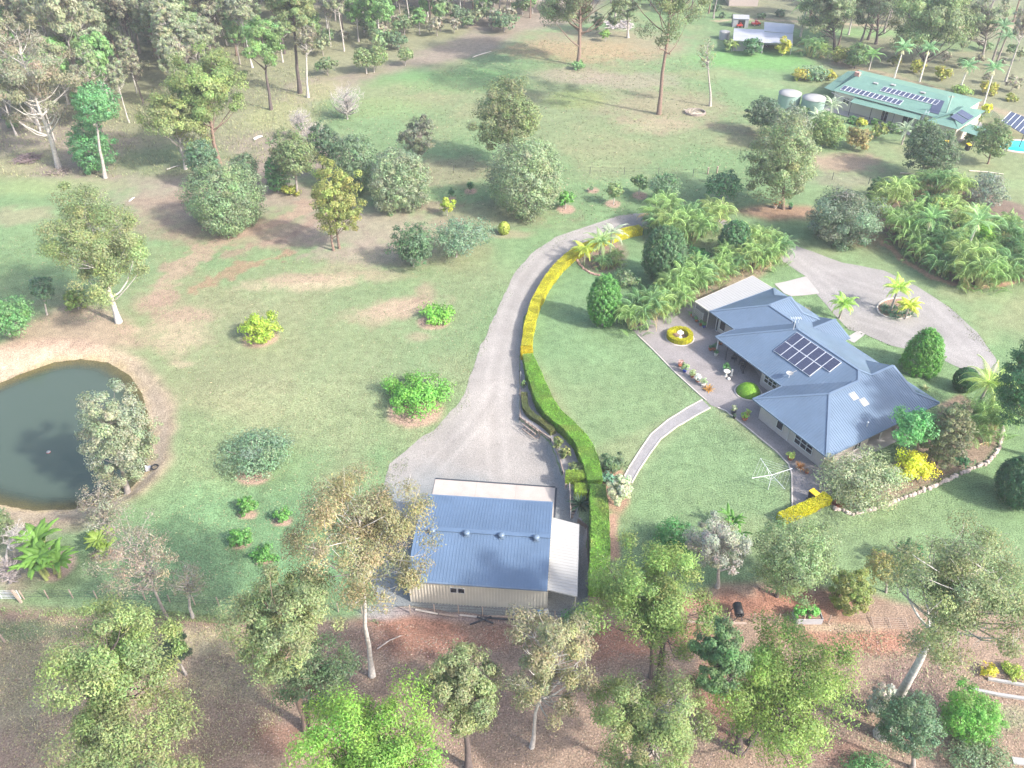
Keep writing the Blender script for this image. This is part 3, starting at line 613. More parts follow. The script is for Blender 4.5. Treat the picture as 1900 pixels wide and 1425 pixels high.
window('window', -2.8, -1.1, 4.53, 1.1, 2.1, 3, 2)
window('window', -12.75, -11.85, 7.23, .9, 2.1, 1, 1)
window('sliding_door', -8.9, -7.0, 6.83, .32, 2.3, 2, 1); window('sliding_door', -6.2, -4.3, 6.83, .32, 2.3, 2, 1)
window('door', -13.3, -12.95, 7.23, .35, 2.2, 1, 1)
window('window', 7.3, 8.3, 7.51, .5, 2.0, 2, 1, axis='v'); window('window', 4.6, 5.5, 9.07, .8, 2.0, 2, 1, axis='v')
for u, v in [(-8.4,4.35), (-5.57,4.35), (-9.75,4.2), (8.9,8.6)]:
    b = LB(ho); b.bar(hw(u, v, .32), hw(u, v, ZE-.12), .1, .1, M_DARKM if u > -9 and u < 0 else M_FRAME, up=(1,0,0)); b.build('veranda_post', house)
b = LB(ho); b.bar(hw(4.62,.56,.4), hw(4.62,.56,2.5), .07, .07, M_FRAME, up=(1,0,0)); b.build('downpipe', house)
# slab
b = MB()
def slab(pts, z1, m, name='house_slab'):
    n = len(pts); b.add([tuple(hw(*p, z1)) for p in pts]+[tuple(hw(*p, .0)) for p in pts], [tuple(range(n))]+[(i, i+n, (i+1) % n+n, (i+1) % n) for i in range(n)], m)
slab([(-.35,-.35),(10.0,-.35),(10.0,15.6),(-2.6,15.6),(-2.6,16.4),(-14.6,16.6),(-14.6,6.2),(-10.15,6.2),(-10.15,4.2),(-3.6,4.2),(-.5,4.0)], ZP+.02, M_CONC2)
b.build('house_slab', kind='structure')
# patio cover
pc = LB(ho); zc = 2.5
Q = [hw(-16.7,6.7,zc), hw(-14.18,6.7,zc+.04), hw(-14.18,16.45,zc+.04), hw(-17.6,16.4,zc)]
face(pc, Q, HE1, M_WHITE, .4, .03, .02); pc.add([tuple(p-[0,0,.1]) for p in Q], [(3,2,1,0)], M_WHITE)
for a, c in zip(Q, Q[1:]+Q[:1]): pc.bar(a-[0,0,.06], c-[0,0,.06], .06, .13, M_CREAM)
cover = pc.build('patio_roof', house)
for u, v in [(-16.6,6.8),(-14.3,6.75),(-17.3,11.5),(-17.4,16.2)]:
    g_ = LB(ho); g_.bar(hw(u, v, .1), hw(u, v, zc-.05), .09, .09, M_CREAM, up=(1,0,0)); g_.build('post', cover)
b = MB()
slab([(-17.9,6.5),(-14.7,6.3),(-14.7,16.9),(-17.9,16.9)], ZP+.01, M_CONC); b.build('patio_slab', kind='structure')
sheet('driveway_apron', [(1436,527),(1495,513),(1503,522),(1521,545),(1468,550),(1455,545)], M_CONC2, .05)
# solar panels
a0 = np.array(q5(1040,1010) if 'q5' in globals() else (1260+1040/5.9375, 480+1010/5.9375))
nS = np.array([0,0,1.])-SLP*HE2; cS = ZE-SLP*VM-SLP*float(HC[:2]@HE2[:2])+.16
def onS(px, py, off=0.0):
    d = ray(px, py); o_ = np.array([0, 0, CAMH]); t = (cS+off-nS@o_)/(nS@d); return o_+d*t
pA = onS(1435.15, 650.1); pU = HE1; pVv = HE2+np.array([0, 0, SLP]); pVv /= np.linalg.norm(pVv)
nS1 = nS/np.linalg.norm(nS)
for i in range(12):
    r_, c_ = (0, i) if i < 5 else (1, i-5)
    if r_ == 1 and c_ > 5: break
    o_ = pA+pU*(c_*1.01)+pVv*(r_*1.63)
    b = LB(ho)
    def quad(u0, u1, v0, v1, h0, h1, m):
        c = [o_+pU*u0+pVv*v0, o_+pU*u1+pVv*v0, o_+pU*u1+pVv*v1, o_+pU*u0+pVv*v1]; b.hexa([q+nS1*h0 for q in c]+[q+nS1*h1 for q in c], m)
    quad(0, .99, 0, 1.6, -.08, -.01, M_ALU)
    for x in range(6):
        for y in range(10): quad(.035+x*.153, .035+x*.153+.145, .035+y*.153, .035+y*.153+.145, -.01, .006, M_CELL)
    b.build('solar_panel', house)
b = LB(ho)
for u, v in [(7.15,7.6),(8.0,7.2)]:
    z = pl['SE'](u, v); q = [hw(u-.45,v-.5,pl['SE'](u-.45,v)+.05), hw(u+.45,v-.5,pl['SE'](u+.45,v)+.05), hw(u+.45,v+.5,pl['SE'](u+.45,v)+.05), hw(u-.45,v+.5,pl['SE'](u-.45,v)+.05)]
def onSE(px, py):
    n_ = np.array([0,0,1.])+SLP*HE1; c_ = ZE+SLP*UR+SLP*float(HC[:2]@HE1[:2]); d = ray(px, py); o_ = np.array([0,0,CAMH]); return o_+d*((c_-n_@o_)/(n_@d))
for px, py in [(1584,735),(1603,746)]:
    c = onSE(px, py); sv_ = HE1-np.array([0,0,SLP]); sv_ /= np.linalg.norm(sv_); n_ = np.cross(sv_, HE2); b = LB(ho)
    b.bar(c-sv_*.42-n_*.03*np.sign(n_[2]), c+sv_*.42-n_*.0, .8, .10, M_WHITE, up=n_*np.sign(n_[2])); b.build('skylight', roof)
c = onSE(1608, 791); b = LB(ho); b.lathe([(.05,0),(.05,.5),(.1,.52),(.1,.58),(0,.6)], M_ALU, 8, c-[0,0,.05]); b.build('vent_pipe', roof)
# antenna, dish
c = hw(-4.5, 9.3, 4.95)
b = LB(ho); b.tube([c, c+[0,0,1.5]], .03, M_ALU, 6)
for q in range(5): b.bar(c+[-.5+.25*q,-.3,1.45], c+[-.5+.25*q,.3,1.45], .025, .025, M_ALU)
b.bar(c+[-.55,0,1.45], c+[.55,0,1.45], .03, .03, M_ALU)
for q in range(3): b.bar(c+[-.3+.3*q,0,1.15], c+[-.3+.3*q+.1,.1,.75], .02, .02, M_ALU)
b.build('television_antenna', roof)
c = onS(1464, 699); b = LB(ho); b.lathe([(0,0),(.2,.03),(.34,.1),(.36,.12)], M_WHITE, 16, c+[0,0,.35]); b.tube([c-[0,0,.1], c+[0,0,.4]], .03, M_ALU, 6); b.bar(c+[0,0,.42], c+[.75,.3,.55], .04, .04, M_WHITE); b.build('satellite_dish', roof)

# ---------------------------------------------------------------- neighbour's green house
nFL = PZ(1400+550/3.8, 100+258/3.8, 3.0); nmid = PZ(1400+1300/3.8, 100+455/3.8, 3.0); nf = (nmid-nFL)/np.linalg.norm(nmid-nFL); ng = np.array([-nf[1], nf[0], 0])
def nw(u, v, z=0.0): return nFL*np.array([1,1,0])+nf*u+ng*v+np.array([0,0,z])
no = nw(10, 7, 0); nh = empty('house', no, 'low house with a green steel roof and two rows of solar panels', 'house')
b = LB(no)
NZ, NR = 3.0, 4.5; S2 = (NR-NZ)/7
face(b, [nw(0,0,NZ), nw(21,0,NZ), nw(17.2,7,NR), nw(1.2,7,NR)], ng, M_GREENR, .4, .04, .02)
face(b, [nw(21,14,NZ), nw(-2,14,NZ), nw(1.2,7,NR), nw(17.2,7,NR)], ng, M_GREENR, .4, .04, .02)
face(b, [nw(21,0,NZ), nw(21,14,NZ), nw(17.2,7,NR)], nf, M_GREENR, .4, .04, .02)
face(b, [nw(-2,14,NZ), nw(0,0,NZ), nw(1.2,7,NR)], nf, M_GREENR, .4, .04, .02)
face(b, [nw(18.2,-2.6,NZ), nw(23.4,-2.6,NZ), nw(21,3.4,NR-.75), nw(20.2,3.4,NR-.75)], ng, M_GREENR, .4, .04, .02)
face(b, [nw(23.4,-2.6,NZ), nw(23.4,9,NZ), nw(20.6,6,NR-.7), nw(20.6,1.5,NR-.7)], nf, M_GREENR, .4, .04, .02)
face(b, [nw(18.2,6,NZ+.0), nw(18.2,-2.6,NZ), nw(20.6,1.5,NR-.7), nw(20.6,6,NR-.7)], nf, M_GREENR, .4, .04, .02)
face(b, [nw(-2.2,1.2,NZ-.3), nw(.1,-.1,NZ-.05), nw(-1.4,13.5,NZ-.05), nw(-3.4,12.6,NZ-.3)], nf, M_GREENR, .4, .04, .02)
nroof = b.build('roof', nh)
b = LB(no)
for s_ in [(.4,.4,18.5,.4), (18.6,.4,18.6,-2), (18.7,-2,22.8,-2), (22.9,-2,22.9,8.6), (20.7,8.7,20.7,13.5), (20.6,13.6,-1.4,13.6), (.4,.5,-1.4,13.5)]:
    a = nw(*s_[:2]); c = nw(*s_[2:]); d = (c-a)/np.linalg.norm(c-a); t = np.array([-d[1], d[0], 0])*.1
    b.hexa([a-t, c-t, c+t, a+t, a-t+[0,0,2.9], c-t+[0,0,2.9], c+t+[0,0,2.9], a+t+[0,0,2.9]], M_CREAM)
b.build('wall', nh)
b = LB(no); face(b, [nw(4.4,-1.7,2.45), nw(16.6,-1.4,2.45), nw(16.2,.35,2.8), nw(4.2,.35,2.8)], ng, M_GREENR, .4, .04, .02)
vr = b.build('veranda_roof', nh)
for u in (4.6, 8.4, 12.4, 16.4):
    g_ = LB(no); g_.bar(nw(u,-1.6,0), nw(u,-1.6,2.45), .08, .08, M_DARKM, up=(1,0,0)); g_.build('post', vr)
g_ = LB(no); g_.bar(nw(0,-.2,2.7), nw(4.4,-1.6,2.5), .07, .12, M_WHITE); g_.build('fascia_beam', nh)
for u, w_, z0, z1, nm in [(2.2,1.2,1.3,2.2,'window'), (9.6,1.1,.05,2.1,'sliding_door'), (17.2,1.3,1.2,1.9,'window'), (13.3,1.8,.05,2.1,'sliding_door')]:
    g_ = LB(no); g_.bar(nw(u,.27,(z0+z1)/2), nw(u+w_,.27,(z0+z1)/2), .05, z1-z0, M_GLASS); 
    for q in range(3): g_.bar(nw(u+w_*q/2,.24,z0), nw(u+w_*q/2,.24,z1), .06, .06, M_FRAME, up=(1,0,0))
    g_.build(nm, nh)
def zN(u, v): return NZ+S2*v
for row, (ua, ub, va, n_) in enumerate([(1.0,12.0,.7,13), (7.0,17.0,3.4,12)]):
    for i in range(n_):
        u = ua+(ub-ua)*i/n_; b = LB(no); wv = 1.55
        c = [nw(u,va,zN(u,va)+.06), nw(u+.8,va,zN(u,va)+.06), nw(u+.8,va+wv,zN(u,va+wv)+.06), nw(u,va+wv,zN(u,va+wv)+.06)]
        b.hexa([q for q in c]+[q+[0,0,.05] for q in c], M_ALU)
        cc = [nw(u+.06,va+.07,zN(u,va+.07)+.06), nw(u+.74,va+.07,zN(u,va+.07)+.06), nw(u+.74,va+wv-.07,zN(u,va+wv-.07)+.06), nw(u+.06,va+wv-.07,zN(u,va+wv-.07)+.06)]
        b.hexa([q+[0,0,.045] for q in cc]+[q+[0,0,.065] for q in cc], M_CELL); b.build('solar_panel', nh)
def zE(u): return NZ+(23.4-u)*(NR-.7-NZ)/2.8
for u0, v0 in [(20.9,-.2),(20.9,2.3)]:
    b = LB(no); c = [nw(u0,v0,zE(u0)+.03), nw(u0+2.2,v0,zE(u0+2.2)+.03), nw(u0+2.2,v0+2.2,zE(u0+2.2)+.03), nw(u0,v0+2.2,zE(u0)+.03)]; b.hexa(c+[q+[0,0,.06] for q in c], M_CELL); b.build('pool_heating_panel', nh)
b = LB(no); c = [nw(17.0,1.0,zN(0,1.0)+.03), nw(18.6,1.0,zN(0,1)+.03), nw(17.6,5.2,zN(0,5.2)+.03), nw(16.0,5.2,zN(0,5.2)+.03)]; b.hexa(c+[q+[0,0,.06] for q in c], M_CELL); b.build('pool_heating_panel', nh)
for u, v in [(5.2,5.4),(8.0,6.2),(13.4,6.1)]:
    b = LB(no); b.box(nw(u,v,zN(u,v)+.08), (.8,.6,.14), M_WHITE, math.atan2(nf[1], nf[0])); b.build('skylight', nroof)
b = LB(no); b.box(nw(1.1,6.5,NR+.15), (.9,.7,.7), mat('old_brick', (.5,.27,.22), .9, .15), math.atan2(nf[1], nf[0])); b.build('chimney', nroof)
b = LB(no); face(b, [nw(23.4,-1.6,2.55), nw(26.2,-1.6,2.45), nw(26.2,2.6,2.45), nw(23.4,2.6,2.55)], ng, M_GREENR, .4, .04, .02)
for u, v in [(26,-1.4),(26,2.4)]: b.bar(nw(u,v,0), nw(u,v,2.45), .08, .08, M_DARKM, up=(1,0,0))
b.build('porch', nh)
b = MB(); q = [nw(*p, .05) for p in [(-1,-1.9),(23.6,-2.9),(23.6,10),(21,14.4),(-2,14.2)]]; b.poly(q, M_CONC2); b.build('neighbour_slab', kind='structure')
# ---------------------------------------------------------------- foliage
TK = 1.65
def unit(n, r):
    v = r.normal(size=(n, 3)); return v/np.linalg.norm(v, axis=1)[:, None]
def leafquads(mb, C, N, L, W, col, r, droop=0.0, m=None):
    """rhombic leaves at C, facing roughly N"""
    n = len(C)
    if n == 0: return
    N = N+r.normal(size=(n, 3))*.55; N /= np.linalg.norm(N, axis=1)[:, None]+1e-9
    T = unit(n, r); T[:, 2] -= droop; T -= N*np.sum(T*N, 1)[:, None]; T /= np.linalg.norm(T, axis=1)[:, None]+1e-9
    B = np.cross(N, T); k = r.uniform(.7, 1.3, (n, 1)); T = T*L*.5*k; B = B*W*.5*k
    V = np.stack([C-T, C+B+T*.1, C+T, C-B+T*.1], 1).reshape(-1, 3)
    F = np.arange(n*4).reshape(-1, 4)
    cc = np.repeat(col*r.uniform(.75, 1.25, (n, 1))*r.uniform(.88, 1.12, (n, 3)), 4, 0)
    k0 = mb.slot(m or M_LEAF); mb.v.append(V); mb.c.append(cc); mb.f.append(F+mb.n); mb.mi.append((n, k0)); mb.sm.append(False); mb.n += len(V)
# kind: D leaf cover, L,W leaf size, ncl clumps, rc clump radius share, shell bias, droop, limb share, solid core
KD = {
 'gum':    dict(D=5.8, L=.18, W=.075, ncl=120, lob=8, rc=.165, shell=.5, droop=.9, limb=.5, br=.9),
 'gumopen':dict(D=3.9, L=.17, W=.065, ncl=100, lob=8, rc=.16, shell=.5, droop=1.0, limb=.8, br=1.),
 'sparse': dict(D=1.8, L=.18, W=.07, ncl=84, lob=9, rc=.155, shell=.5, droop=1.0, limb=1.0, br=1.2),
 'wisp':   dict(D=.8, L=.17, W=.07, ncl=50, rc=.2, shell=.5, droop=.8, limb=1.0, br=1.3),
 'dome':   dict(D=7.0, L=.16, W=.065, ncl=150, rc=.17, shell=.85, fib=.05, droop=.6, limb=.15, br=.8),
 'oval':   dict(D=6.0, L=.16, W=.075, ncl=95, rc=.20, fib=.13, shell=.7, droop=.5, limb=.25, br=.8),
 'spread': dict(D=4.2, L=.24, W=.10, ncl=60, rc=.22, shell=.6, droop=.1, limb=.3, br=.8),
 'bush':   dict(D=6.0, L=.13, W=.08, lob=6, lr=.10, ncl=80, rc=.22, shell=.7, droop=0, limb=.2, br=.5),
 'clip':   dict(D=9.0, L=.13, W=.08, ncl=0, rc=0, shell=1, droop=0, limb=0, br=.3),
 'conifer':dict(D=9, L=.18, W=.07, fib=.03, ncl=170, rc=.15, shell=.95, droop=-1.2, limb=0, br=.4),
 'bare':   dict(D=.0, L=.2, W=.07, ncl=90, rc=.2, shell=.6, droop=0, limb=1., br=2.2),
}
BARK = {'pale': (.38,.345,.315), 'grey': (.26,.23,.21), 'dark': (.10,.08,.075), 'brown': (.20,.14,.11), 'white': (.44,.41,.38)}
def shape_fn(kind, p):
    if kind == 'cone':
        z = (p[:, 2]+1)/2; s = np.clip(1.12*np.sqrt(np.clip(1-z**1.6, 0, 1)), .1, 1); p = p.copy(); p[:, :2] *= s[:, None]/np.maximum(.35, np.sqrt(np.clip(1-p[:, 2]**2, .05, 1)))[:, None]*.9
    return p
def crown(kind, r_, a_, s_px, tint, rg, irr=.18, cone=False, density=1.0):
    """leaf cloud in an ellipsoid r_,r_,a_ centred on the origin; returns MB, clump centres"""
    k = KD[kind]; mb = MB(); L = max(k['L'], 2.3/s_px*1.9); W = L*k['W']/k['L']
    L = min(L, .5*r_+.05); W = min(W, .3*r_+.03)
    area = math.pi*r_*a_; n = int(np.clip(k['D']*density*area/(L*W*.5), 60, 36000)); tint = np.array(tint)*TK
    if kind == 'clip':
        d = unit(n, rg); d = shape_fn('cone' if cone else '', d); P = d*np.array([r_, r_, a_])*rg.uniform(.93, 1.02, (n, 1))
        N = d/np.array([r_, r_, a_]); N /= np.linalg.norm(N, axis=1)[:, None]
        leafquads(mb, P, N*2, L, W, tint*rg.uniform(.85, 1.15, (n, 1)), rg, 0)
        return mb, P[:1]
    ncl = int(k['ncl']*(1 if r_ > 1.6 else .6)); cl = []; rc = k['rc']*r_; tries = 0; md = 1.25*(r_*r_*a_*3/ncl)**(1/3)*.62
    while 'fib' not in k and 'lob' not in k and len(cl) < ncl and tries < ncl*30:
        tries += 1; d = unit(1, rg)[0]
        if cone: d = shape_fn('cone', d[None])[0]
        rad = (1-k['shell']*.9)+k['shell']*.9; rad = rg.uniform(max(0, k['shell']-.25), 1.0)**.6 if rg.random() < .8 else rg.uniform(.1, .8)
        h = 1-k['rc']*.8; p = d*rad*h*np.array([r_, r_, a_])*(1+irr*.55*rg.normal())
        if p[2] < -a_*.97: continue
        if all(np.sum((p-q)**2) > md*md*(1 if tries < ncl*8 else .3) for q in cl): cl.append(p)
    if 'lob' in k:
        nl_ = k['lob']; i = np.arange(nl_)+.5; ph = np.arccos(1-1.75*i/nl_); tt = math.pi*(1+5**.5)*i+rg.uniform(0, 6); ld = np.stack([np.cos(tt)*np.sin(ph), np.sin(tt)*np.sin(ph), np.cos(ph)], 1)
        lr = rg.uniform(.36, .54, nl_)+k.get('lr', 0); lc = ld*(1-lr*rg.uniform(.75, 1.05, nl_))[:, None]; lc = np.concatenate([lc, rg.normal(size=(2, 3))*.12]); lr = np.append(lr, [.38, .32]); w_ = lr**2; who = rg.choice(nl_+2, ncl, p=w_/w_.sum())
        d = unit(ncl, rg); d[:, 2] = d[:, 2]*.8+.12; cl = (lc[who]+d*lr[who][:, None]*rg.uniform(.55, .95, (ncl, 1)))*np.array([r_, r_, a_])
        nn2 = np.linalg.norm(cl/np.array([r_, r_, a_]), axis=1)[:, None]; cl = cl*np.minimum(1, .92/np.maximum(nn2, .01)); ltone = rg.uniform(.86, 1.14, nl_+2)[who]
    if 'fib' in k:
        m = ncl; i = np.arange(m)+.5; ph = np.arccos(1-1.88*i/m); tt = math.pi*(1+5**.5)*i
        d = np.stack([np.cos(tt)*np.sin(ph), np.sin(tt)*np.sin(ph), np.cos(ph)], 1)
        if cone: d = shape_fn('cone', d)
        big = 1+.10*np.sin(3*np.arctan2(d[:, 1], d[:, 0])+rg.uniform(0, 6))*(k['fib'] > .04)
        cl = d*np.array([r_, r_, a_])*(1-k['rc']*.75)*(big*(1+k['fib']*rg.normal(size=m)))[:, None]
        cl = np.concatenate([cl, unit(m//4, rg)*rg.uniform(.2, .6, (m//4, 1))*np.array([r_, r_, a_])])
    cl = np.array(cl); nc = len(cl); wts = rg.uniform(.5, 1.5, nc); idx = rg.choice(nc, n, p=wts/wts.sum())
    rcl = rc*rg.uniform(.65, 1.35, nc); tone = rg.uniform(.84, 1.16, nc)*(ltone if 'lob' in k else 1); tcl = tint[None]*tone[:, None]*(1+rg.normal(size=(nc, 3))*.05)
    d = unit(n, rg); rr = rg.uniform(0, 1, (n, 1))**(.38 if 'fib' in k else .42)
    off = d*rr*rcl[idx][:, None]*np.array([1.15, 1.15, .8])
    if k['droop'] > .5: off[:, 2] -= rcl[idx]*.25*rg.random(n)
    if kind == 'conifer': off = off*np.array([.8, .8, 1.5])
    P = cl[idx]+off; out = P/np.array([r_, r_, a_]); out /= np.linalg.norm(out, axis=1)[:, None]+1e-6
    N = d*.9+out*.8+np.array([0, 0, .45])
    leafquads(mb, P, N, L, W, tcl[idx], rg, k['droop'])
    return mb, cl
def tree_mesh(kind, H, zc, r_, a_, s_px, tint, bark='grey', seed=0, lean=(0, 0), stems=1, cone=False, density=1.0, tr=None, irr=.18):
    """meshes for a tree whose foot is the origin; crown centre at lean, height zc"""
    rg = np.random.default_rng(seed); mb, cl = crown(kind, r_, a_, s_px, tint, rg, irr, cone, density); k = KD[kind]
    off = np.array([lean[0], lean[1], zc]); mb.v = [v+off for v in mb.v]
    tb = MB(); bc = np.array(BARK[bark] if isinstance(bark, str) else bark)
    R0 = tr or np.clip(H*.018+.03, .04, .42); top = off+np.array([0, 0, a_*.35])
    for sidx in range(stems):
        foot = np.array([0, 0, -.15]) if stems == 1 else np.append(rg.normal(size=2)*R0*2.5, -.15)
        spread = rg.normal(size=3)*np.array([.35, .35, .05])*r_ if stems > 1 else np.zeros(3)
        tp = top+spread; t = np.linspace(0, 1, 9)[:, None]; wob = np.cumsum(rg.normal(size=(9, 3))*np.array([1, 1, 0])*H*.0045, 0)
        wob -= t*wob[-1]; path = foot+(tp-foot)*t+wob
        if lean != (0, 0): path[:, :2] = foot[:2]+(tp-foot)[:2]*(t**1.25)+wob[:, :2]
        rad = R0/math.sqrt(stems)*(1.0-.82*t[:, 0]**.9); rad[0] *= 1.35
        tb.tube(path, rad, M_BARK, 7, bc*rg.uniform(.9, 1.1))
        if len(cl) > 1:
            sel = rg.permutation(len(cl))[sidx::stems]; sel = sel[:int(len(sel)*k['limb'])+2]
            for i in sel:
                e = cl[i]+off; dz = np.linalg.norm((e-path[-1])[:2]); zt = np.clip(e[2]-dz*rg.uniform(.6, 1.1), max(path[0, 2]+.3, (zc-a_)*.75), tp[2]*.97)
                j = np.interp(zt, path[:, 2], np.arange(9)); j0 = int(min(j, 7)); fr_ = j-j0; b0 = path[j0]*(1-fr_)+path[j0+1]*fr_; rb = np.interp(j, np.arange(9), rad)
                u = np.linspace(0, 1, 5)[:, None]; mid = rg.normal(size=3)*.08*r_; pth = b0+(e-b0)*u+np.sin(u*math.pi)*(mid+np.array([0, 0, -.06*r_]))
                r1 = min(rb*.6, .02+.018*np.linalg.norm(e-b0))*k['br']; tb.tube(pth, np.linspace(max(r1, .02), .012, 5), M_BARK, 5 if s_px > 14 else 4, bc*rg.uniform(.85, 1.15), cap=False)
                if kind in ('bare', 'sparse', 'wisp', 'gumopen'):
                    for q in range(7 if kind == 'bare' else 3):
                        w0 = pth[rg.integers(2, 5)]; w1 = w0+unit(1, rg)[0]*r_*rg.uniform(.12, .3)+np.array([0, 0, .06*r_]); tb.tube([w0, (w0+w1)/2+unit(1, rg)[0]*.04*r_, w1], [max(.018, .35/s_px)*.8, max(.014, .3/s_px)*.7, .006], M_BARK, 3, bc*rg.uniform(.9, 1.2), cap=False)
    cr = mb.mesh('foliage') if mb.v and kind != 'bare' else None
    return cr, tb.mesh('limbs')
NAMES = {'clip': 'topiary'}
TREES = []
def put(kind, B, H, zc, r_, a_, s_px, tint, label, cat, name, bark, seed, lean, group, **kw):
    if 'lob' in KD[kind]: r_ *= 1.13; a_ *= 1.08
    cr, tk = tree_mesh(kind, H, zc, r_, a_, s_px, tint, bark, seed, lean, **kw)
    e = empty(name, tuple(B), label, cat, group)
    if cr: link('crown', cr, e)
    link('trunk' if cr or kind != 'bare' else 'branches', tk, e); TREES.append(e); return e
SEED = [100]
def T(kind, box, base, tint, label, bark='grey', cat='tree', name=None, group=None, **kw):
    """crown seen in pixel box (x0,y0,x1,y1), trunk foot at pixel base"""
    SEED[0] += 1; x0, y0, x1, y1 = box; B = PG(*base); d = ray((x0+x1)/2, (y0+y1)/2); t = B[1]/d[1]; C = np.array([d[0]*t, B[1], CAMH+d[2]*t])
    s = FPX/proj(C)[2]; th = math.atan2(CAMH-C[2], np.hypot(C[0], C[1])); r_ = (x1-x0)/2/s; h = (y1-y0)/2/s
    a_ = math.sqrt(max((h*h-(r_*math.sin(th))**2), (.45*r_*math.cos(th))**2))/math.cos(th); zc = C[2]-B[2]
    a_ = min(a_, max(zc*.97, .6*r_)); zc = max(zc, a_*.9)
    return put(kind, B, zc+a_, zc, r_, a_, s, tint, label, cat, name or 'tree', bark, SEED[0], (C[0]-B[0], 0.0), group, **kw)
def S(kind, box, tint, label, bark='grey', cat='shrub', name='shrub', group=None, lift=.0, **kw):
    """plant whose crown reaches (nearly) to the ground, seen in pixel box"""
    SEED[0] += 1; x0, y0, x1, y1 = box; cx, cy = (x0+x1)/2, (y0+y1)/2; a_ = 1.0
    for _ in range(12):
        z = a_*(1-.08)+lift; p = PG(cx, cy, z); C = np.array([p[0], p[1], p[2]+z]); s = FPX/proj(C)[2]; th = math.atan2(CAMH-C[2], np.hypot(C[0], C[1]))
        r_ = (x1-x0)/2/s; h = (y1-y0)/2/s; a_ = math.sqrt(max(h*h-(r_*math.sin(th))**2, (.38*r_*math.cos(th))**2))/math.cos(th)
    B = np.array([p[0], p[1], p[2]])
    return put(kind, B, z+a_, z, r_, a_, s, tint, label, cat, name, bark, SEED[0], (0, 0), group, **kw)
OL = (.125,.155,.055); SAGE = (.17,.215,.125); GRN = (.075,.165,.045); BRT = (.13,.26,.045); DRK = (.042,.095,.04); LIME = (.23,.33,.045); YEL = (.46,.45,.03); BRN = (.19,.15,.085); SILV = (.23,.25,.20); OLY = (.17,.19,.055); BLU = (.11,.18,.11)
# --- middle paddock
S('dome', (343,302,487,434), (.14,.195,.10), 'big round sage green tree rising from the dirt patch, broadest in the left paddock', name='tree', cat='tree')
T('oval', (578,301,668,440), (630,464), (.175,.20,.06), 'tall egg-shaped yellow-green tree on bare twin trunks beside the dirt track', 'brown', stems=2)
S('dome', (683,274,794,396), SAGE, 'pale sage rounded tree between the yellow-green egg tree and the two stacked crowns', name='tree', cat='tree')
S('dome', (612,250,702,358), (.12,.175,.095), 'rounded mid-green tree just behind the yellow-green egg-shaped tree', name='tree', cat='tree')
T('oval', (884,152,1004,285), (942,315), (.135,.165,.075), 'round olive tree on a trunk standing right behind the huge pale willowy tree', 'brown')
S('dome', (904,258,1046,404), (.17,.215,.12), 'huge pale willowy round tree hanging to the ground in the open paddock', name='tree', cat='tree', density=.9)
T('gumopen', (741,210,806,302), (782,322), (.115,.13,.085), 'narrow dark grey-green tree behind the pale sage rounded tree', 'grey')
T('oval', (728,417,806,492), (767,494), (.075,.13,.065), 'dark green round tree left of the pale spreading tree by the drive')
T('spread', (800,400,914,472), (846,477), (.13,.20,.125), 'pale blue-green spreading tree beside the dark round one near the drive')
T('oval', (504,240,585,330), (553,362), (.12,.16,.07), 'small olive tree in the cluster left of the pale sage trees')
T('oval', (572,228,630,305), (600,335), (.06,.10,.055), 'dark small tree at the top of the cluster left of the sage trees')
S('oval', (490,290,532,360), (.09,.19,.075), 'bright green columnar shrub in the tree cluster by the clump of orange lilies')
S('bush', (522,343,557,364), (.24,.27,.05), 'low clump of orange and green lilies under the tree cluster', cat='lily clump', name='lily_clump')
T('oval', (343,258,404,330), (378,348), (.09,.15,.085), 'grey-green tree directly behind the big round sage tree')
T('oval', (430,282,478,340), (452,352), (.10,.15,.08), 'small oval tree touching the right shoulder of the big sage tree')
T('gum', (315,85,450,250), (407,302), (.15,.20,.07), 'tall leafy gum with a rough brown trunk at the woodland edge', 'brown')
T('gum', (265,163,388,290), (345,314), (.16,.19,.075), 'bushy gum with pale branches left of the tall brown-trunked gum', 'pale')
T('oval', (140,155,215,235), (196,330), (.09,.21,.085), 'bright green tree in the left wood, its crown above another like it', 'pale')
S('oval', (130,222,205,322), (.085,.20,.08), 'bright green bushy tree low at the foot of the leaning white gum', name='tree', cat='tree')
T('sparse', (-25,30,128,245), (110,311), (.17,.17,.11), 'leaning white-trunked gum with a thin grey crown in the upper left', 'white', density=1.5)
T('gum', (97,335,272,590), (218,598), (.165,.20,.085), 'large pale gum with forking white trunk above the pond', 'white')
T('oval', (57,511,98,560), (88,584), (.08,.14,.08), 'little dark tree on a thin pale trunk near the left edge', 'pale')
T('oval', (-28,552,58,618), (18,620), (.10,.21,.08), 'bushy green tree cut by the left edge above the pond', 'pale')
S('bush', (118,535,160,578), (.13,.18,.05), 'small olive shrub beneath the large pale gum above the pond')
S('bush', (448,578,519,636), (.24,.32,.045), 'lime yellow bush alone on the lawn between pond and drive')
S('bush', (777,562,840,601), (.14,.31,.05), 'small flat-topped bright green bush on the paddock west of the drive')
S('bush', (708,689,831,776), (.12,.28,.05), 'large bright green bush with long shadow beside the widening drive')
S('spread', (404,788,553,893), (.14,.215,.13), 'grey-green arching tree on the lawn right of the pond', name='tree', cat='tree')
for bx, lb in [((440,921,477,958), 'small bright bush in mulch nearest the arching grey-green tree'), ((509,941,541,971), 'thin young bush in mulch, rightmost of four beside the brown gum'), ((422,977,467,1018), 'fuller green bush in mulch left of the brown-leaved gum'), ((464,1009,516,1047), 'open leafy bush in mulch nearest the pale olive gum')]:
    S('bush', bx, (.09,.21,.05), lb, group='young bushes in mulch rings on the lower lawn')
T('oval', (152,715,280,912), (236,915), (.20,.225,.145), 'willowy olive-grey tree growing on the pond bank over the water', 'grey', density=.8, irr=.3)
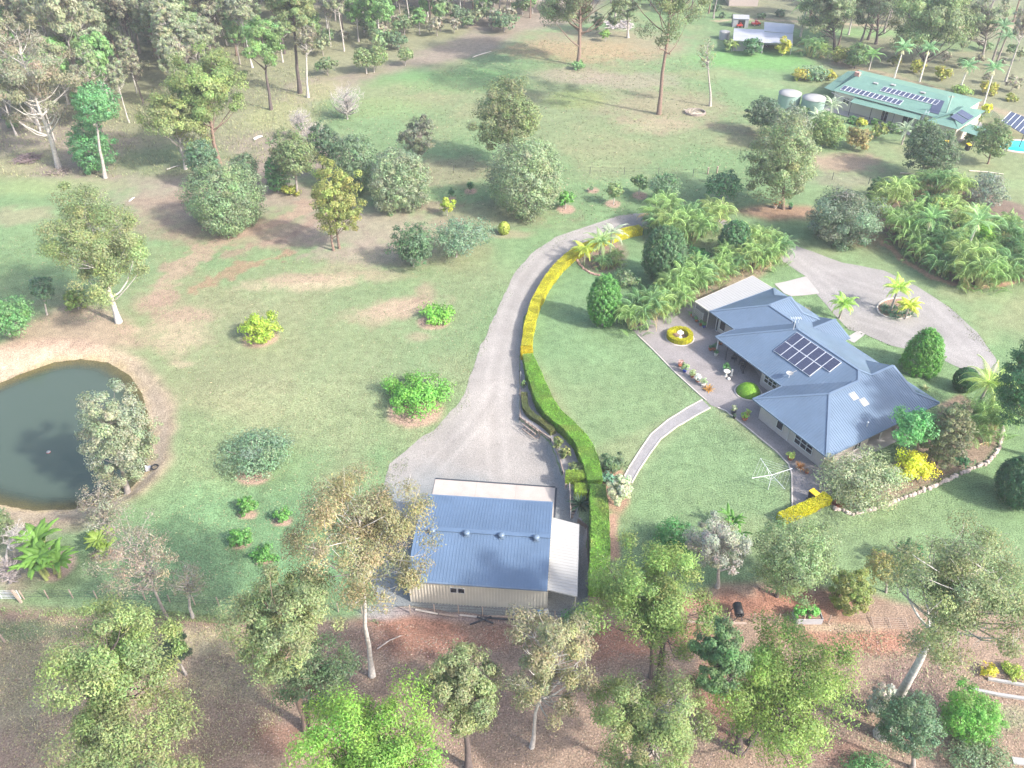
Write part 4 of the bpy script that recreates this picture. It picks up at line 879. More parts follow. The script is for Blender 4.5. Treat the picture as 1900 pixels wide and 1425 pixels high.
T('wisp', (137,880,232,980), (204,975), (.19,.18,.13), 'thin grey half-bare tree at the lower pond bank', 'grey', density=1.5)
T('wisp', (165,925,330,1130), (327,1186), (.20,.18,.13), 'tall sparse crooked gum leaning over the lower lawn', 'grey', tr=.16)
T('wisp', (305,1030,392,1112), (358,1145), (.17,.17,.11), 'small twiggy tree by the lower fence with curling bare limbs', 'pale')
T('bare', (0,960,62,1022), (12,1040), SILV, 'bare silvery shrub against the left edge beside the banana clump', (.40,.37,.35), cat='bare shrub', name='bare_shrub')
T('bare', (-8,1022,42,1090), (18,1082), SILV, 'lower pinkish-grey bare shrub between left edge and banana clump', (.36,.31,.30), cat='bare shrub', name='bare_shrub')
S('oval', (-40,948,22,1000), (.13,.17,.08), 'green shrub cut by the left edge below the pond')
# --- small orchard by the drive
for kd, bx, bs, tn, lb in [('bush', (1036,352,1065,383), (1049,387), (.10,.24,.05), 'bright green sapling in a mulch ring beside the huge pale tree'), ('spread', (1122,335,1160,368), (1138,379), (.16,.22,.09), 'pale young tree on a thin stem in a mulch ring'),
        ('bush', (1172,322,1202,352), (1185,362), (.10,.17,.07), 'small rounded young tree left of the wider orchard tree'), ('spread', (1202,317,1268,367), (1233,377), (.10,.17,.085), 'widest orchard tree, spreading over a mulch ring above the palms'),
        ('oval', (1312,318,1378,366), (1340,382), (.055,.13,.06), 'dark green small tree on pale stem near the two short posts'), ('bush', (815,367,845,394), (830,400), (.27,.33,.05), 'lime leaved sapling between the two tiny dark saplings and the drive'),
        ('bush', (866,337,880,351), (873,356), (.05,.13,.05), 'tiny dark sapling in mulch close to the huge pale tree'), ('bush', (831,348,843,364), (837,369), (.06,.13,.06), 'tiny thin dark sapling above the lime leaved sapling'), ('bush', (1093,346,1104,353), (1098,356), (.10,.16,.08), 'tiny seedling in a mulch ring between two young orchard trees')]:
    T(kd, bx, bs, tn, lb, 'pale', name='young_tree', cat='young tree', group='young trees in mulch rings near the drive')
S('clip', (924,411,946,436), (.24,.28,.05), 'small round yellow-green ball shrub west of the drive')
# --- garden by the house
S('conifer', (1089,507,1153,610), (.075,.19,.045), 'dense dark egg-shaped shrub at the left end of the golden cane palms')
S('conifer', (1192,418,1274,528), (.065,.13,.055), 'broad dark conical tree between the two rows of cane palms', name='tree', cat='tree')
S('conifer', (1333,407,1396,482), (.055,.13,.05), 'dark rounded cone tree by the loop driveway behind the cane palms', name='tree', cat='tree')
S('bush', (1270,457,1316,488), (.06,.17,.06), 'low rounded deep green shrub between the two dark cone trees')
S('bush', (1326,453,1348,477), (.12,.025,.035), 'burgundy shrub at the foot of the right dark cone tree')
S('bush', (1138,500,1185,536), (.13,.19,.09), 'loose pale shrub behind the dark egg-shaped shrub')
S('spread', (1517,826,1682,950), (.22,.26,.15), 'big pale fluffy shrub covering the near corner of the brick house', density=1.3)
S('bush', (1662,834,1732,898), (.44,.46,.04), 'golden yellow shrub in the stone-edged bed')
T('bush', (1655,755,1737,830), (1700,858), (.09,.24,.08), 'bright mid-green small tree against the house wall', 'brown', density=1.2)
S('oval', (1722,742,1797,878), (.135,.15,.08), 'bronze-green leaved tree beside the house corner', 'brown', cat='tree', name='tree')
S('bush', (1766,838,1806,866), (.045,.12,.05), 'low dark green shrub at the rim of the stone-edged bed')
T('oval', (1858,618,1985,800), (1922,850), (.05,.12,.05), 'dark green tree cut by the right edge beside the queen palms', 'brown')
S('conifer', (1852,842,1950,948), (.04,.10,.045), 'dark dense round tree on the lower right lawn at the frame edge', name='tree', cat='tree')
S('conifer', (1676,605,1757,697), (.085,.21,.04), 'large clipped teardrop conifer on the lawn beside the loop drive', name='topiary', cat='topiary', cone=True)
S('clip', (1770,681,1814,729), (.03,.09,.03), 'dark clipped ball shrub near the end of the loop driveway', name='topiary', cat='topiary')
S('bush', (1126,878,1174,946), (.34,.38,.25), 'white flowering oleander at the foot of the curved garden path', cat='flowering shrub', density=1.2)
S('bush', (1112,838,1162,882), (.09,.14,.07), 'dark mixed shrub with pink flowers beside the green hedge', cat='flowering shrub')
S('bush', (1112,872,1142,902), (.12,.24,.15), 'blue-green spiky shrub at the hedge end beside the white oleander')
# --- lower right
T('gum', (1088,995,1325,1215), (1208,1260), (.145,.21,.06), 'broad bright gum on forking dark trunks right of the shed', 'dark', stems=3)
T('gum', (1320,1150,1600,1425), (1392,1382), (.15,.225,.055), 'largest bright green gum with a dark leaning trunk at the bottom right', 'dark', density=1.1)
T('gum', (1285,1150,1385,1300), (1372,1395), (.085,.15,.06), 'dark green side limb tree just left of the largest bottom gum', 'dark')
T('gumopen', (1100,1225,1320,1450), (1212,1455), (.15,.19,.075), 'olive open gum at the bottom edge between the white trunk and the big green gum', 'grey', density=1.5)
T('gumopen', (1640,950,1925,1235), (1632,1362), (.175,.20,.095), 'great leaning gum with thick silver trunk at the lower right', 'white', density=1.05, tr=.42)
T('oval', (1402,962,1548,1108), (1441,1105), (.155,.21,.10), 'broad-leaved pale green tree above the metal garden bed', 'dark', density=.8)
T('sparse', (1275,950,1386,1072), (1331,1090), (.24,.25,.20), 'silvery grey twiggy tree beside the broad-leaved tree', 'pale', density=2.2)
S('oval', (1212,964,1292,1034), (.065,.17,.055), 'dark green shrub behind the silvery twiggy tree')
S('oval', (1540,1052,1616,1142), (.15,.185,.055), 'feathery olive shrub right of the broad-leaved pale tree')
T('oval', (1608,1024,1672,1080), (1645,1100), (.19,.19,.07), 'small yellowish olive tree behind the feathery olive shrub')
S('oval', (1660,1000,1712,1060), (.055,.13,.05), 'dark green shrub half hidden behind the great leaning gum')
T('oval', (1635,1285,1742,1400), (1695,1425), (.085,.14,.075), 'dark green small tree at the foot of the great leaning gum')
S('oval', (1752,1275,1850,1380), (.11,.25,.05), 'bright green tall shrub below the white-edged garden bed at the right')
S('oval', (1762,1370,1880,1450), (.14,.20,.11), 'pale green shrub cut by the bottom edge at the far right')
S('spread', (1612,1262,1662,1335), (.26,.28,.22), 'silvery shrub left of the thick silver trunk')
S('oval', (1570,1400,1660,1470), (.09,.20,.07), 'green shrub cut by the bottom edge right of the largest gum')
S('bush', (1040,1130,1110,1172), (.09,.18,.07), 'leafy shrub at the near end of the white awning')
S('bush', (1822,1230,1852,1258), (.40,.38,.04), 'yellow shrub behind the white-edged garden bed')
S('bush', (1856,1228,1900,1262), (.22,.28,.05), 'yellow-green low plants at the right edge by the white-edged bed', cat='plant', name='plant')
# --- lower left and centre
T('gum', (90,1112,330,1370), (262,1420), (.165,.215,.08), 'widest pale green gum in the lower left corner', 'dark', density=1.15)
T('gum', (285,1170,350,1245), (345,1252), (.075,.12,.06), 'dark little gum peeping out right of the widest lower-left gum', 'grey')
T('gumopen', (80,1330,360,1470), (235,1560), (.16,.20,.08), 'pale gum whose crown top is cut by the bottom left edge', 'dark', density=1.5)
T('gum', (422,1046,625,1255), (570,1354), (.175,.21,.095), 'pale olive gum left of the brown-leaved gum', 'brown', density=1.15)
T('gum', (505,1180,668,1310), (577,1362), (.10,.15,.075), 'darker green gum crown tucked under the pale olive gum', 'brown')
T('gumopen', (536,868,808,1120), (690,1250), (.185,.172,.090), 'brown-leaved tall gum with white trunk overhanging the shed roof', 'white', density=1.5, tr=.22)
T('gum', (535,1268,835,1520), (672,1560), (.15,.26,.05), 'bright lime-green gum crown at the bottom centre edge', 'dark', density=1.2)
T('gum', (783,1195,925,1365), (872,1425), (.16,.19,.09), 'rounded olive gum between the lime-green crown and the white trunk', 'dark')
T('sparse', (925,1118,1108,1335), (984,1386), (.17,.17,.095), 'thin gum with a straight white trunk in front of the shed corner', 'white', density=1.5, tr=.16)
# --- far side, right
T('oval', (1392,220,1514,376), (1452,388), (.155,.19,.095), 'tall full gum standing over orange potted plants near the loop', 'brown', density=1.0)
S('spread', (1497,344,1642,460), (.115,.16,.10), 'wide grey-green round tree beside the palm bank', name='tree', cat='tree', density=1.5)
T('oval', (1386,180,1450,236), (1428,250), (.08,.12,.07), 'dark rounded tree left of the round water tanks')
T('oval', (1432,195,1500,262), (1462,275), (.15,.18,.12), 'grey pale tree in front of the round water tanks')
S('oval', (1500,208,1566,275), (.14,.20,.07), 'yellow-green bushy shrub in front of the green-roofed house')
S('bush', (1568,232,1616,278), (.20,.18,.07), 'orange-tinged shrub on the green-roofed house lawn')
S('bush', (1614,228,1645,258), (.16,.20,.05), 'yellow-green ball shrub beside the orange-tinged shrub')
T('oval', (1682,240,1780,322), (1722,335), (.075,.115,.06), 'dark dense tree above the palm bank')
T('oval', (1688,220,1742,285), (1712,318), (.10,.15,.075), 'mid-green tree just behind the dark dense tree by the pole')
T('oval', (1814,226,1876,293), (1832,304), (.115,.165,.07), 'egg-shaped green tree on a short trunk left of the swimming pool', 'brown')
S('spread', (1786,316,1876,382), (.14,.17,.13), 'thin grey-green shrub behind the palm bank', density=.7)
for bx, tn, lb in [((1470,126,1506,150), (.30,.28,.06), 'yellow croton bush at the left end of the hedge group'), ((1490,122,1538,150), (.16,.24,.13), 'pale green bush in the middle of the hedge group'), ((1526,128,1552,150), (.30,.30,.05), 'yellow bush at the right end of the hedge group'),
        ((1378,70,1416,103), (.06,.14,.06), 'dark green round bush before the grey carport'), ((1440,70,1468,104), (.30,.30,.05), 'yellow bush hiding the ute under the grey carport'), ((1545,85,1580,118), (.20,.21,.06), 'olive bush left of the leafy one behind the green roof'), ((1570,80,1615,128), (.11,.18,.07), 'leafy green bush behind the left end of the green roof'),
        ((1650,100,1672,124), (.15,.17,.05), 'olive bush left of the first tall palm behind the green roof'), ((1690,110,1716,137), (.22,.22,.04), 'yellow-olive bush between the two tall palms behind the roof'), ((1734,122,1764,150), (.20,.21,.04), 'round yellow-olive bush alone behind the green roof'), ((1764,158,1802,176), (.18,.27,.08), 'low variegated bush at the far right roof edge'),
        ((1818,150,1850,176), (.24,.24,.04), 'yellow-olive bush under the rightmost tall palm'), ((1866,174,1888,188), (.19,.22,.05), 'small yellow-green bush on the bare ground at the right edge'), ((1822,190,1840,212), (.42,.42,.03), 'bright yellow bush at the end wall of the green-roofed house'), ((1792,235,1826,270), (.12,.20,.08), 'green shrub below the small green porch roof'), ((1792,205,1820,236), (.16,.20,.08), 'loose shrub at the right wall of the green-roofed house')]:
    if lb: S('bush', bx, tn, lb)
S('bush', (1340,72,1362,96), (.14,.2,.07), 'small mixed shrub at the left end of the grey carport')
for i, (x, y, wd, tn) in enumerate([(1545,232,26,(.16,.24,.07)), (1520,222,22,(.12,.2,.07)), (1600,226,22,(.30,.32,.05)), (1652,232,20,(.12,.21,.08)), (1665,240,22,(.13,.2,.08)), (1582,222,20,(.1,.2,.07)), (1490,205,24,(.12,.19,.08)), (1625,226,18,(.10,.2,.06))]):
    S('bush', (x-wd/2, y-wd*.35, x+wd/2, y+wd*.35), tn, 'low garden plant in the bed along the green-roofed house veranda', cat='garden plant', name='garden_plant', group='low plants along the neighbour veranda')
# tall gums in the far paddock
T('gumopen', (1150,-235,1335,118), (1221,212), (.15,.18,.09), 'very tall gum on a bare straight trunk in the far paddock', 'brown', density=1.3, tr=.38)
T('gum', (995,-120,1150,68), (1072,122), (.135,.165,.09), 'tall thick-trunked gum with suckers at its foot in the far paddock', 'brown', tr=.42)
S('bush', (1060,112,1086,130), (.13,.24,.09), 'leafy suckers around the foot of the thick-trunked gum')
T('wisp', (1290,72,1330,130), (1317,197), (.17,.2,.1), 'spindly crooked bare-stemmed tree near the fire ring', 'pale')
T('bush', (1114,56,1134,70), (1124,77), (.16,.26,.07), 'small lime sapling left of the log heap in the far paddock', 'pale', name='young_tree', cat='young tree')
T('bush', (1098,22,1120,58), (1106,63), (.12,.16,.08), 'dark small tree near the log heap in the far paddock')
T('gum', (1130,-60,1190,62), (1165,70), (.12,.16,.085), 'bushy tree right behind the log heap', 'pale')
T('bare', (604,152,680,210), (645,221), SILV, 'bare silvery tree on the near edge of the far paddock', (.40,.37,.35), cat='bare tree', name='bare_tree')
T('bare', (530,198,580,238), (556,262), SILV, 'smaller bare silvery shrub left of the cluster of paddock trees', (.40,.37,.35), cat='bare shrub', name='bare_shrub')
T('bare', (548,222,612,272), (580,292), SILV, 'bare pinkish-grey shrub tangled behind the olive cluster tree', (.38,.34,.33), cat='bare shrub', name='bare_shrub')
T('gum', (1485,-50,1580,78), (1548,92), (.145,.185,.095), 'broad dark green gum leaning over the palms right of the grey carport', 'dark', density=1.2)
T('gumopen', (1575,-60,1680,55), (1625,82), (.13,.17,.10), 'blue-green gum with slanting dark stems beyond the green roof', 'dark', density=1.2)
T('gum', (1652,-35,1795,112), (1716,118), (.155,.205,.09), 'biggest bushy gum behind the tall white-trunked palms', 'dark', density=1.2)
T('gumopen', (1790,-20,1870,80), (1822,112), (.16,.19,.11), 'hazy open gum above the two dark palms', 'grey', density=1.2)
# wood edge trees one can tell apart
T('gum', (500,-60,590,70), (556,173), (.15,.18,.08), 'huge gum with a black trunk at the wood edge', 'dark', tr=.40)
T('gum', (450,33,526,125), (503,204), (.13,.22,.075), 'bright green tree on a thin dark stem beside the black-trunked gum', 'dark')
T('sparse', (548,40,592,110), (571,181), (.17,.17,.11), 'slim white-stemmed gum right of the black-trunked gum', 'white', density=1.6)
T('gumopen', (300,-40,400,85), (346,96), (.15,.18,.09), 'old grey gum with twisting pale limbs in front of the small grey hut', 'grey', tr=.5)
T('gum', (668,-30,730,58), (706,83), (.13,.24,.08), 'bright green gum on a pale stem above the creek bushes', 'pale')
T('gum', (90,70,120,110), (104,150), (.17,.28,.06), 'small lime-green tree in front of the pale left woodland crowns', 'pale')
for bx, bs, lb in [((655,88,690,125), (680,137), 'rounded small tree at the left end of the creek edge row'), ((682,84,718,122), (694,134), 'rounded small tree second in the creek edge row'), ((738,88,768,112), (752,122), 'small tree by the blue pool of creek water')]:
    T('oval', bx, bs, (.15,.20,.085), lb, 'pale')
# ---------------------------------------------------------------- palms, bananas
def frond(mb, o, az, el, Lf, droop, nl, ll, wd, col, rg, vee=.5, hang=.35):
    n = 8; t = np.linspace(0, 1, n); ang = el-droop*t**1.3; st = Lf/(n-1)
    x = np.concatenate([[0], np.cumsum(np.cos(ang[:-1])*st)]); z = np.concatenate([[0], np.cumsum(np.sin(ang[:-1])*st)])
    h = np.array([math.cos(az), math.sin(az), 0]); sd_ = np.array([-h[1], h[0], 0]); P = np.array(o)+x[:, None]*h+z[:, None]*np.array([0, 0, 1.])
    tt = np.linspace(.12, 1, nl); C = np.stack([np.interp(tt, t, P[:, i]) for i in range(3)], 1); T_ = np.gradient(C, axis=0); T_ /= np.linalg.norm(T_, axis=1)[:, None]
    V = []
    for sg in (-1, 1):
        up = np.cross(T_, sd_)*-1; up *= np.sign(up[:, 2:3]+1e-6)
        D = sd_*sg*.9+T_*.55+up*vee*.4-np.array([0, 0, hang]); D /= np.linalg.norm(D, axis=1)[:, None]
        lw = ll*np.sin(np.clip(tt*1.05+.12, 0, 1)*math.pi*.93+.12)[:, None].clip(.25)*rg.uniform(.85, 1.1, (nl, 1))
        E1 = C+D*lw*.5; E2 = C+D*lw-np.array([0, 0, 1])*lw*hang*.6; W = T_*wd*.5
        V.append(np.stack([C-W*.5, E1-W, E2, E1+W], 1))
    V = np.concatenate(V).reshape(-1, 3); m = len(V)//4; cc = np.repeat(np.array(col)*TK*rg.uniform(.85, 1.15, (m, 1)), 4, 0)
    k0 = mb.slot(M_LEAF); mb.v.append(V); mb.c.append(cc); mb.f.append(np.arange(len(V)).reshape(-1, 4)+mb.n); mb.mi.append((m, k0)); mb.sm.append(False); mb.n += len(V)
    mb.tube(P, np.linspace(.035, .015, n)*max(.5, Lf/2.2), M_BARK, 3, np.array(col)*2.2+.08, cap=False)
def palm_mesh(seed, H, Lf, nf, col, tr=.14, bark=(.36,.32,.28), droop=1.9, hang=.45, shaft=None, ll=.5, up=1.25, skirt=False):
    rg = np.random.default_rng(seed); mb = MB(); tb = MB(); lean = rg.normal(size=2)*.03*H
    t = np.linspace(0, 1, 7)[:, None]; P = np.concatenate([t**1.5*lean[None], t*H-.1*(1-t)], 1); tb.tube(P, np.linspace(tr*1.2, tr*.75, 7), M_BARK, 8, bark)
    if shaft: tb.tube([P[-1], P[-1]+[0, 0, .5]], [tr*.8, tr*.5], M_BARK, 8, shaft)
    o = P[-1]+np.array([0, 0, .35 if shaft else .1])
    for i in range(nf):
        f = i/nf; el = up-f*1.35+rg.normal()*.08; frond(mb, o, i*2.399+rg.normal()*.15, el, Lf*rg.uniform(.85, 1.08), droop*rg.uniform(.8, 1.1), 26, ll, .085, np.array(col)*rg.uniform(.85, 1.15), rg, hang=hang)
    if skirt:
        for i in range(9): frond(mb, o-[0, 0, .35], i*.7, -.9, Lf*.35, .6, 10, .22, .08, (.55,.52,.33), rg, hang=.8)
    return mb.mesh('fronds'), tb.mesh('palm_trunk')
def cane_mesh(seed, H, R_, col, ns=14, nf=6, Lf=1.9):
    rg = np.random.default_rng(seed); mb = MB(); tb = MB()
    for s in range(ns):
        a = s*2.4+rg.normal()*.3; q = rg.uniform(.15, 1)**.5; tx = R_*.45*q*math.cos(a); ty = R_*.45*q*math.sin(a); h = H*(.86-.5*q*q)*rg.uniform(.8, 1.05)
        P = np.array([[tx*.25, ty*.25, -.1], [tx*.5, ty*.5, h*.5], [tx, ty, h]]); tb.tube(P, [.055, .045, .035], M_BARK, 5, (.42,.40,.18))
        for i in range(nf):
            c = np.array(col)*rg.uniform(.55, 1.4)*(1+np.array([.25, .08, 0])*rg.random()*(.3+.7*(rg.random() > .6)))
            frond(mb, P[-1], a+i*2.399, 1.35-.9*i/nf+rg.normal()*.1, Lf*rg.uniform(.8, 1.1), 2.6*rg.uniform(.8, 1.15), 17, .40, .05, c, rg, hang=.7)
    for i in range(5): frond(mb, (rg.normal()*.3*R_, rg.normal()*.3*R_, H*rg.uniform(.25, .6)), rg.uniform(0, 6.3), .2, Lf*.8, 1.8, 12, .3, .05, (.26,.19,.09), rg, hang=.8)
    for i in range(10): frond(mb, (rg.normal()*.3*R_, rg.normal()*.3*R_, .1), rg.uniform(0, 6.3), 1.1, Lf*.75, 1.6, 14, .4, .075, np.array(col)*rg.uniform(.7, 1), rg)
    return mb.mesh('fronds'), tb.mesh('cane_stems')
def palm_at(base, H, meshes, label, group=None, name='palm_tree', cat='palm', rz=None, sc=1.0):
    B = PG(*base) if len(base) == 2 else np.array(base); e = empty(name, tuple(B), label, cat, group, rz if rz is not None else random.uniform(0, 6.28)); e.scale = (sc, sc, sc)
    link('crown', meshes[0], e); link('trunk' if cat == 'palm' else 'stems', meshes[1], e); return e
YG = (.115,.205,.055); CG = (.065,.145,.045)
canes = [cane_mesh(i, 3.5, 2.7, [YG, CG, (.15,.225,.06)][i % 3]) for i in range(4)]
def cane_row(pts, label, group, scs, start=0):
    for i, p in enumerate(pts):
        palm_at(p, 3, canes[(i+start) % 4], label, group, 'cane_palm', 'palm clump', sc=scs*random.uniform(.78, 1.2))
cane_row([(1172,610),(1192,598),(1212,592),(1232,586),(1253,578),(1207,572),(1228,560),(1250,552),(1272,545),(1292,536),(1314,528),(1280,520),(1336,518),(1360,508),(1382,500),(1404,497),(1425,492),(1440,482),(1392,480),(1415,474),(1344,500)], 'golden cane palm in the long row screening the white patio roof', 'cane palms beside the patio roof', 1.12)
cane_row([(1218,440),(1240,444),(1262,448),(1284,450),(1306,440),(1322,425),(1226,420),(1250,424),(1275,428),(1300,420)], 'golden cane palm in the dense block between lawn and loop driveway top', 'cane palms at the top of the loop', 1.2, 1)
bank = [(1640,395),(1668,372),(1700,362),(1732,366),(1762,372),(1655,430),(1690,412),(1722,402),(1755,405),(1672,458),(1700,446),(1735,440),(1770,440),(1800,420),(1700,484),(1728,478),(1758,474),(1790,468),(1824,452),(1748,512),(1775,510),(1805,502),(1838,492),(1868,478),(1788,532),(1815,534),(1845,530),(1876,518),(1905,505),(1900,470),(1858,440),(1935,520),(1930,480)]
cane_row(bank, 'cane palm in the big palm bank right of the loop driveway', 'cane palms in the big bank', 1.3, 2)
palm_at((1707,468), 5, palm_mesh(31, 4.6, 2.6, 15, (.15,.27,.09), .13, (.5,.5,.4), 1.3, .25, (.3,.42,.2), .6, skirt=True), 'tall king palm with pale flower skirt, left one rising from the palm bank')
palm_at((1782,492), 6, palm_mesh(32, 6.0, 2.9, 14, (.16,.27,.11), .14, (.5,.5,.4), 1.2, .25, (.3,.42,.2), .65, skirt=True), 'taller king palm with broad leaves, middle one rising from the palm bank')
palm_at((1892,500), 5, palm_mesh(33, 5.0, 2.7, 14, (.14,.24,.09), .13, (.5,.5,.4), 1.3, .3, (.3,.42,.2), .6), 'king palm at the right frame edge of the palm bank')
S('bush', (1790,420,1858,480), (.18,.31,.05), 'lime green leafy shrub amid the palm bank'); S('oval', (1612,330,1650,372), (.06,.12,.05), 'dark leafy shrub at the left end of the palm bank'); S('oval', (1690,388,1745,455), (.05,.11,.045), 'dark green rounded shrub deep inside the palm bank'); S('oval', (1770,395,1815,440), (.06,.13,.055), 'dark shrub behind the lime green one in the palm bank'); S('bush', (1715,365,1760,420), (.20,.27,.08), 'yellowish leafy shrub between king palms in the bank')
palm_at((1653,575), 3, palm_mesh(41, 3.0, 2.1, 17, (.25,.36,.05), .12, (.3,.28,.26), 1.7, .5), 'taller yellow-green palm on the stone-edged island of the loop')
palm_at((1679,592), 2, palm_mesh(42, 1.7, 1.8, 16, (.33,.38,.04), .10, (.3,.28,.26), 1.9, .5), 'shorter yellow palm on the stone-edged island of the loop')
palm_at((1557,591), 2, palm_mesh(43, 2.0, 2.0, 18, (.20,.33,.06), .11, (.34,.3,.27), 1.9, .5), 'green palm at the lawn edge near the concrete driveway apron')
palm_at((1084,492), 2, palm_mesh(44, 2.3, 2.0, 12, (.30,.36,.05), .09, (.3,.33,.2), 1.7, .5), 'small yellow palm at the left of the palm group by the hedge')
palm_at((1112,486), 3, palm_mesh(45, 2.8, 2.7, 18, (.17,.26,.09), .14, (.34,.3,.27), 1.8, .5), 'full green palm in the middle of the palm group by the hedge')
palm_at((1132,472), 3, palm_mesh(46, 2.9, 2.4, 16, (.27,.31,.22), .13, (.4,.38,.34), 1.6, .35), 'silvery fan palm at the back of the palm group by the hedge')
palm_at((1118,500), 1, canes[1], 'low cane palm filling under the palm group by the hedge', None, 'cane_palm', 'palm clump', sc=.7); palm_at((1140,494), 1, canes[2], 'right-hand low cane palm under the palm group by the hedge', None, 'cane_palm', 'palm clump', sc=.72)
palm_at((1800,782), 4, palm_mesh(51, 4.8, 3.2, 20, (.25,.33,.08), .14, (.34,.3,.27), 1.9, .6), 'tall plumed yellow-green palm at the corner of the stone-edged bed')
palm_at((1828,770), 3, palm_mesh(52, 3.8, 2.9, 17, (.16,.27,.07), .13, (.34,.3,.27), 1.8, .6), 'greener palm right behind the tall plumed palm')
palm_at((1798,812), 1, canes[0], 'cane palm clump under the tall plumed palm', None, 'cane_palm', 'palm clump', sc=1.25); palm_at((1832,806), 1, canes[3], 'cane palm clump right of the tall plumed palm trunk', None, 'cane_palm', 'palm clump', sc=1.2)
kp = [palm_mesh(60+i, h, 2.5, 14, (.13,.25,.11), .15, (.62,.58,.52), 1.5, .4, (.3,.42,.25), .6, skirt=True) for i, h in enumerate((6.6, 5.8, 4.2, 6.4))]
palm_at((1655,158), 6, kp[0], 'white-trunked palm, leftmost of the tall row behind the green roof'); palm_at((1706,152), 6, kp[1], 'white-trunked palm, second of the tall row behind the green roof')
palm_at((1780,168), 4, kp[2], 'shorter broad palm between two taller ones behind the green roof'); palm_at((1824,196), 6, kp[3], 'white-trunked palm standing off the far right roof corner')
palm_at((1612,130), 3, palm_mesh(66, 3.0, 2.6, 15, (.15,.28,.09), .13, (.5,.45,.4), 1.6, .4), 'green palm above the leafy bush behind the roof'); palm_at((1838,122), 6, palm_mesh(67, 7.5, 3.2, 16, (.10,.19,.09), .2, (.25,.21,.19), 1.8, .5), 'tall dark palm before the sandy bank at the upper right'); palm_at((1844,130), 6, palm_mesh(68, 6.5, 3.0, 14, (.10,.19,.09), .18, (.25,.21,.19), 1.8, .5), 'second dark palm with its trunk beside the tall dark palm')
palm_at((1485,68), 6, palm_mesh(69, 6.0, 4.0, 20, (.22,.31,.12), .22, (.55,.5,.45), 1.9, .6), 'big feathery queen palm beside the grey carport'); palm_at((1360,95), 2, palm_mesh(70, 1.4, 1.8, 12, (.28,.36,.1), .1, (.5,.45,.4), 1.7, .5), 'small pale palm at the left front of the grey carport')
palm_at((1500,105), 1, canes[1], 'leafy palm clump right of the grey carport', None, 'cane_palm', 'palm clump', sc=1.3); palm_at((1522,108), 1, canes[2], 'smaller palm clump second to the right of the grey carport', None, 'cane_palm', 'palm clump', sc=1.0)
palm_at((1538,222), 3, palm_mesh(71, 2.4, 2.8, 16, (.24,.29,.19), .16, (.4,.35,.3), 1.7, .3), 'silver feathery palm before the veranda of the green-roofed house'); palm_at((1513,232), 2, palm_mesh(72, 1.4, 2.2, 14, (.24,.29,.19), .13, (.4,.35,.3), 1.7, .3), 'smaller silver palm left of the feathery palm by the veranda'); palm_at((1673,268), 3, palm_mesh(73, 2.3, 2.6, 15, (.22,.28,.18), .14, (.4,.35,.3), 1.6, .3), 'silver palm left of the dark dense tree')
def banana(base, H, nf, sc, label, col):
    B = PG(*base); rg = np.random.default_rng(int(base[0])); mb = MB(); tb = MB(); e = empty('banana_clump', tuple(B), label, 'banana plant')
    for s in range(7 if sc > .8 else 5):
        x, y = rg.normal(size=2)*.75*sc; h = H*rg.uniform(.6, 1); tb.tube([(x*.6, y*.6, -.1), (x, y, h)], [.14*sc, .09*sc], M_BARK, 7, (.25,.28,.1))
        for i in range(nf):
            az = rg.uniform(0, 6.28); L_ = 1.9*sc*rg.uniform(.8, 1.1); n = 8; t = np.linspace(0, 1, n); ang = 1.25-rg.uniform(1.3, 2.0)*t; st = L_/(n-1); X = np.concatenate([[0], np.cumsum(np.cos(ang[:-1])*st)]); Z = np.concatenate([[0], np.cumsum(np.sin(ang[:-1])*st)])
            hd = np.array([math.cos(az), math.sin(az), 0]); sd_ = np.array([-hd[1], hd[0], 0]); P = np.array([x, y, h])+X[:, None]*hd+Z[:, None]*np.array([0, 0, 1.]); W = (.03+.17*np.sin(np.clip(t*.95+.08, 0, 1)*math.pi)**.6)*sc
            V = np.concatenate([P+sd_*W[:, None]+[0, 0, -.04], P+[0, 0, .03], P-sd_*W[:, None]+[0, 0, -.04]]); F = [(i, i+1, n+i+1, n+i) for i in range(n-1)]+[(n+i, n+i+1, 2*n+i+1, 2*n+i) for i in range(n-1)]
            mb.add(V, np.array(F), M_LEAF, np.array(col)*rg.uniform(.8, 1.2))
    link('leaves', mb.mesh('banana_leaves'), e); link('stems', tb.mesh('banana_stems'), e)
banana((90,1066), 2.1, 13, 1.2, 'big banana clump with arching bright green leaves at the lower left', (.17,.33,.06)); banana((192,1028), 1.0, 10, .85, 'small banana clump with yellowing leaves on the lower left lawn', (.26,.37,.07))
banana((1358,988), 1.2, 5, .7, 'small banana plant behind the silvery twiggy tree', (.12,.30,.05))
def spiky(base, n, L_, wd, col, label, cat, name, group=None, dz=0.0, seed=1, el=(.3, 1.3), droop=.9, loc=None):
    B = PG(*base) if loc is None else np.array(loc); rg = np.random.default_rng(seed+int(abs(B[0])*10)); mb = MB()
    for i in range(n):
        az = i*2.399; e0 = rg.uniform(*el); t = np.linspace(0, 1, 5); ang = e0-droop*t; st = L_*rg.uniform(.7, 1.1)/4; X = np.concatenate([[0], np.cumsum(np.cos(ang[:-1])*st)]); Z = np.concatenate([[0], np.cumsum(np.sin(ang[:-1])*st)])
        hd = np.array([math.cos(az), math.sin(az), 0]); sd_ = np.array([-hd[1], hd[0], 0]); P = np.array([0, 0, dz])+X[:, None]*hd+Z[:, None]*np.array([0, 0, 1.]); W = wd*np.array([.5, .8, .8, .5, .05])
        V = np.concatenate([P+sd_*W[:, None], P-sd_*W[:, None]]); mb.add(V, np.array([(i, i+1, 6+i, 5+i) for i in range(4)]), M_LEAF, np.array(col)*rg.uniform(.75, 1.25))
    return mb, B
def spiky_at(*a, **k):
    mb, B = spiky(*a, **k); return mb.build(a[7], None, tuple(B), a[5], a[6], k.get('group'))
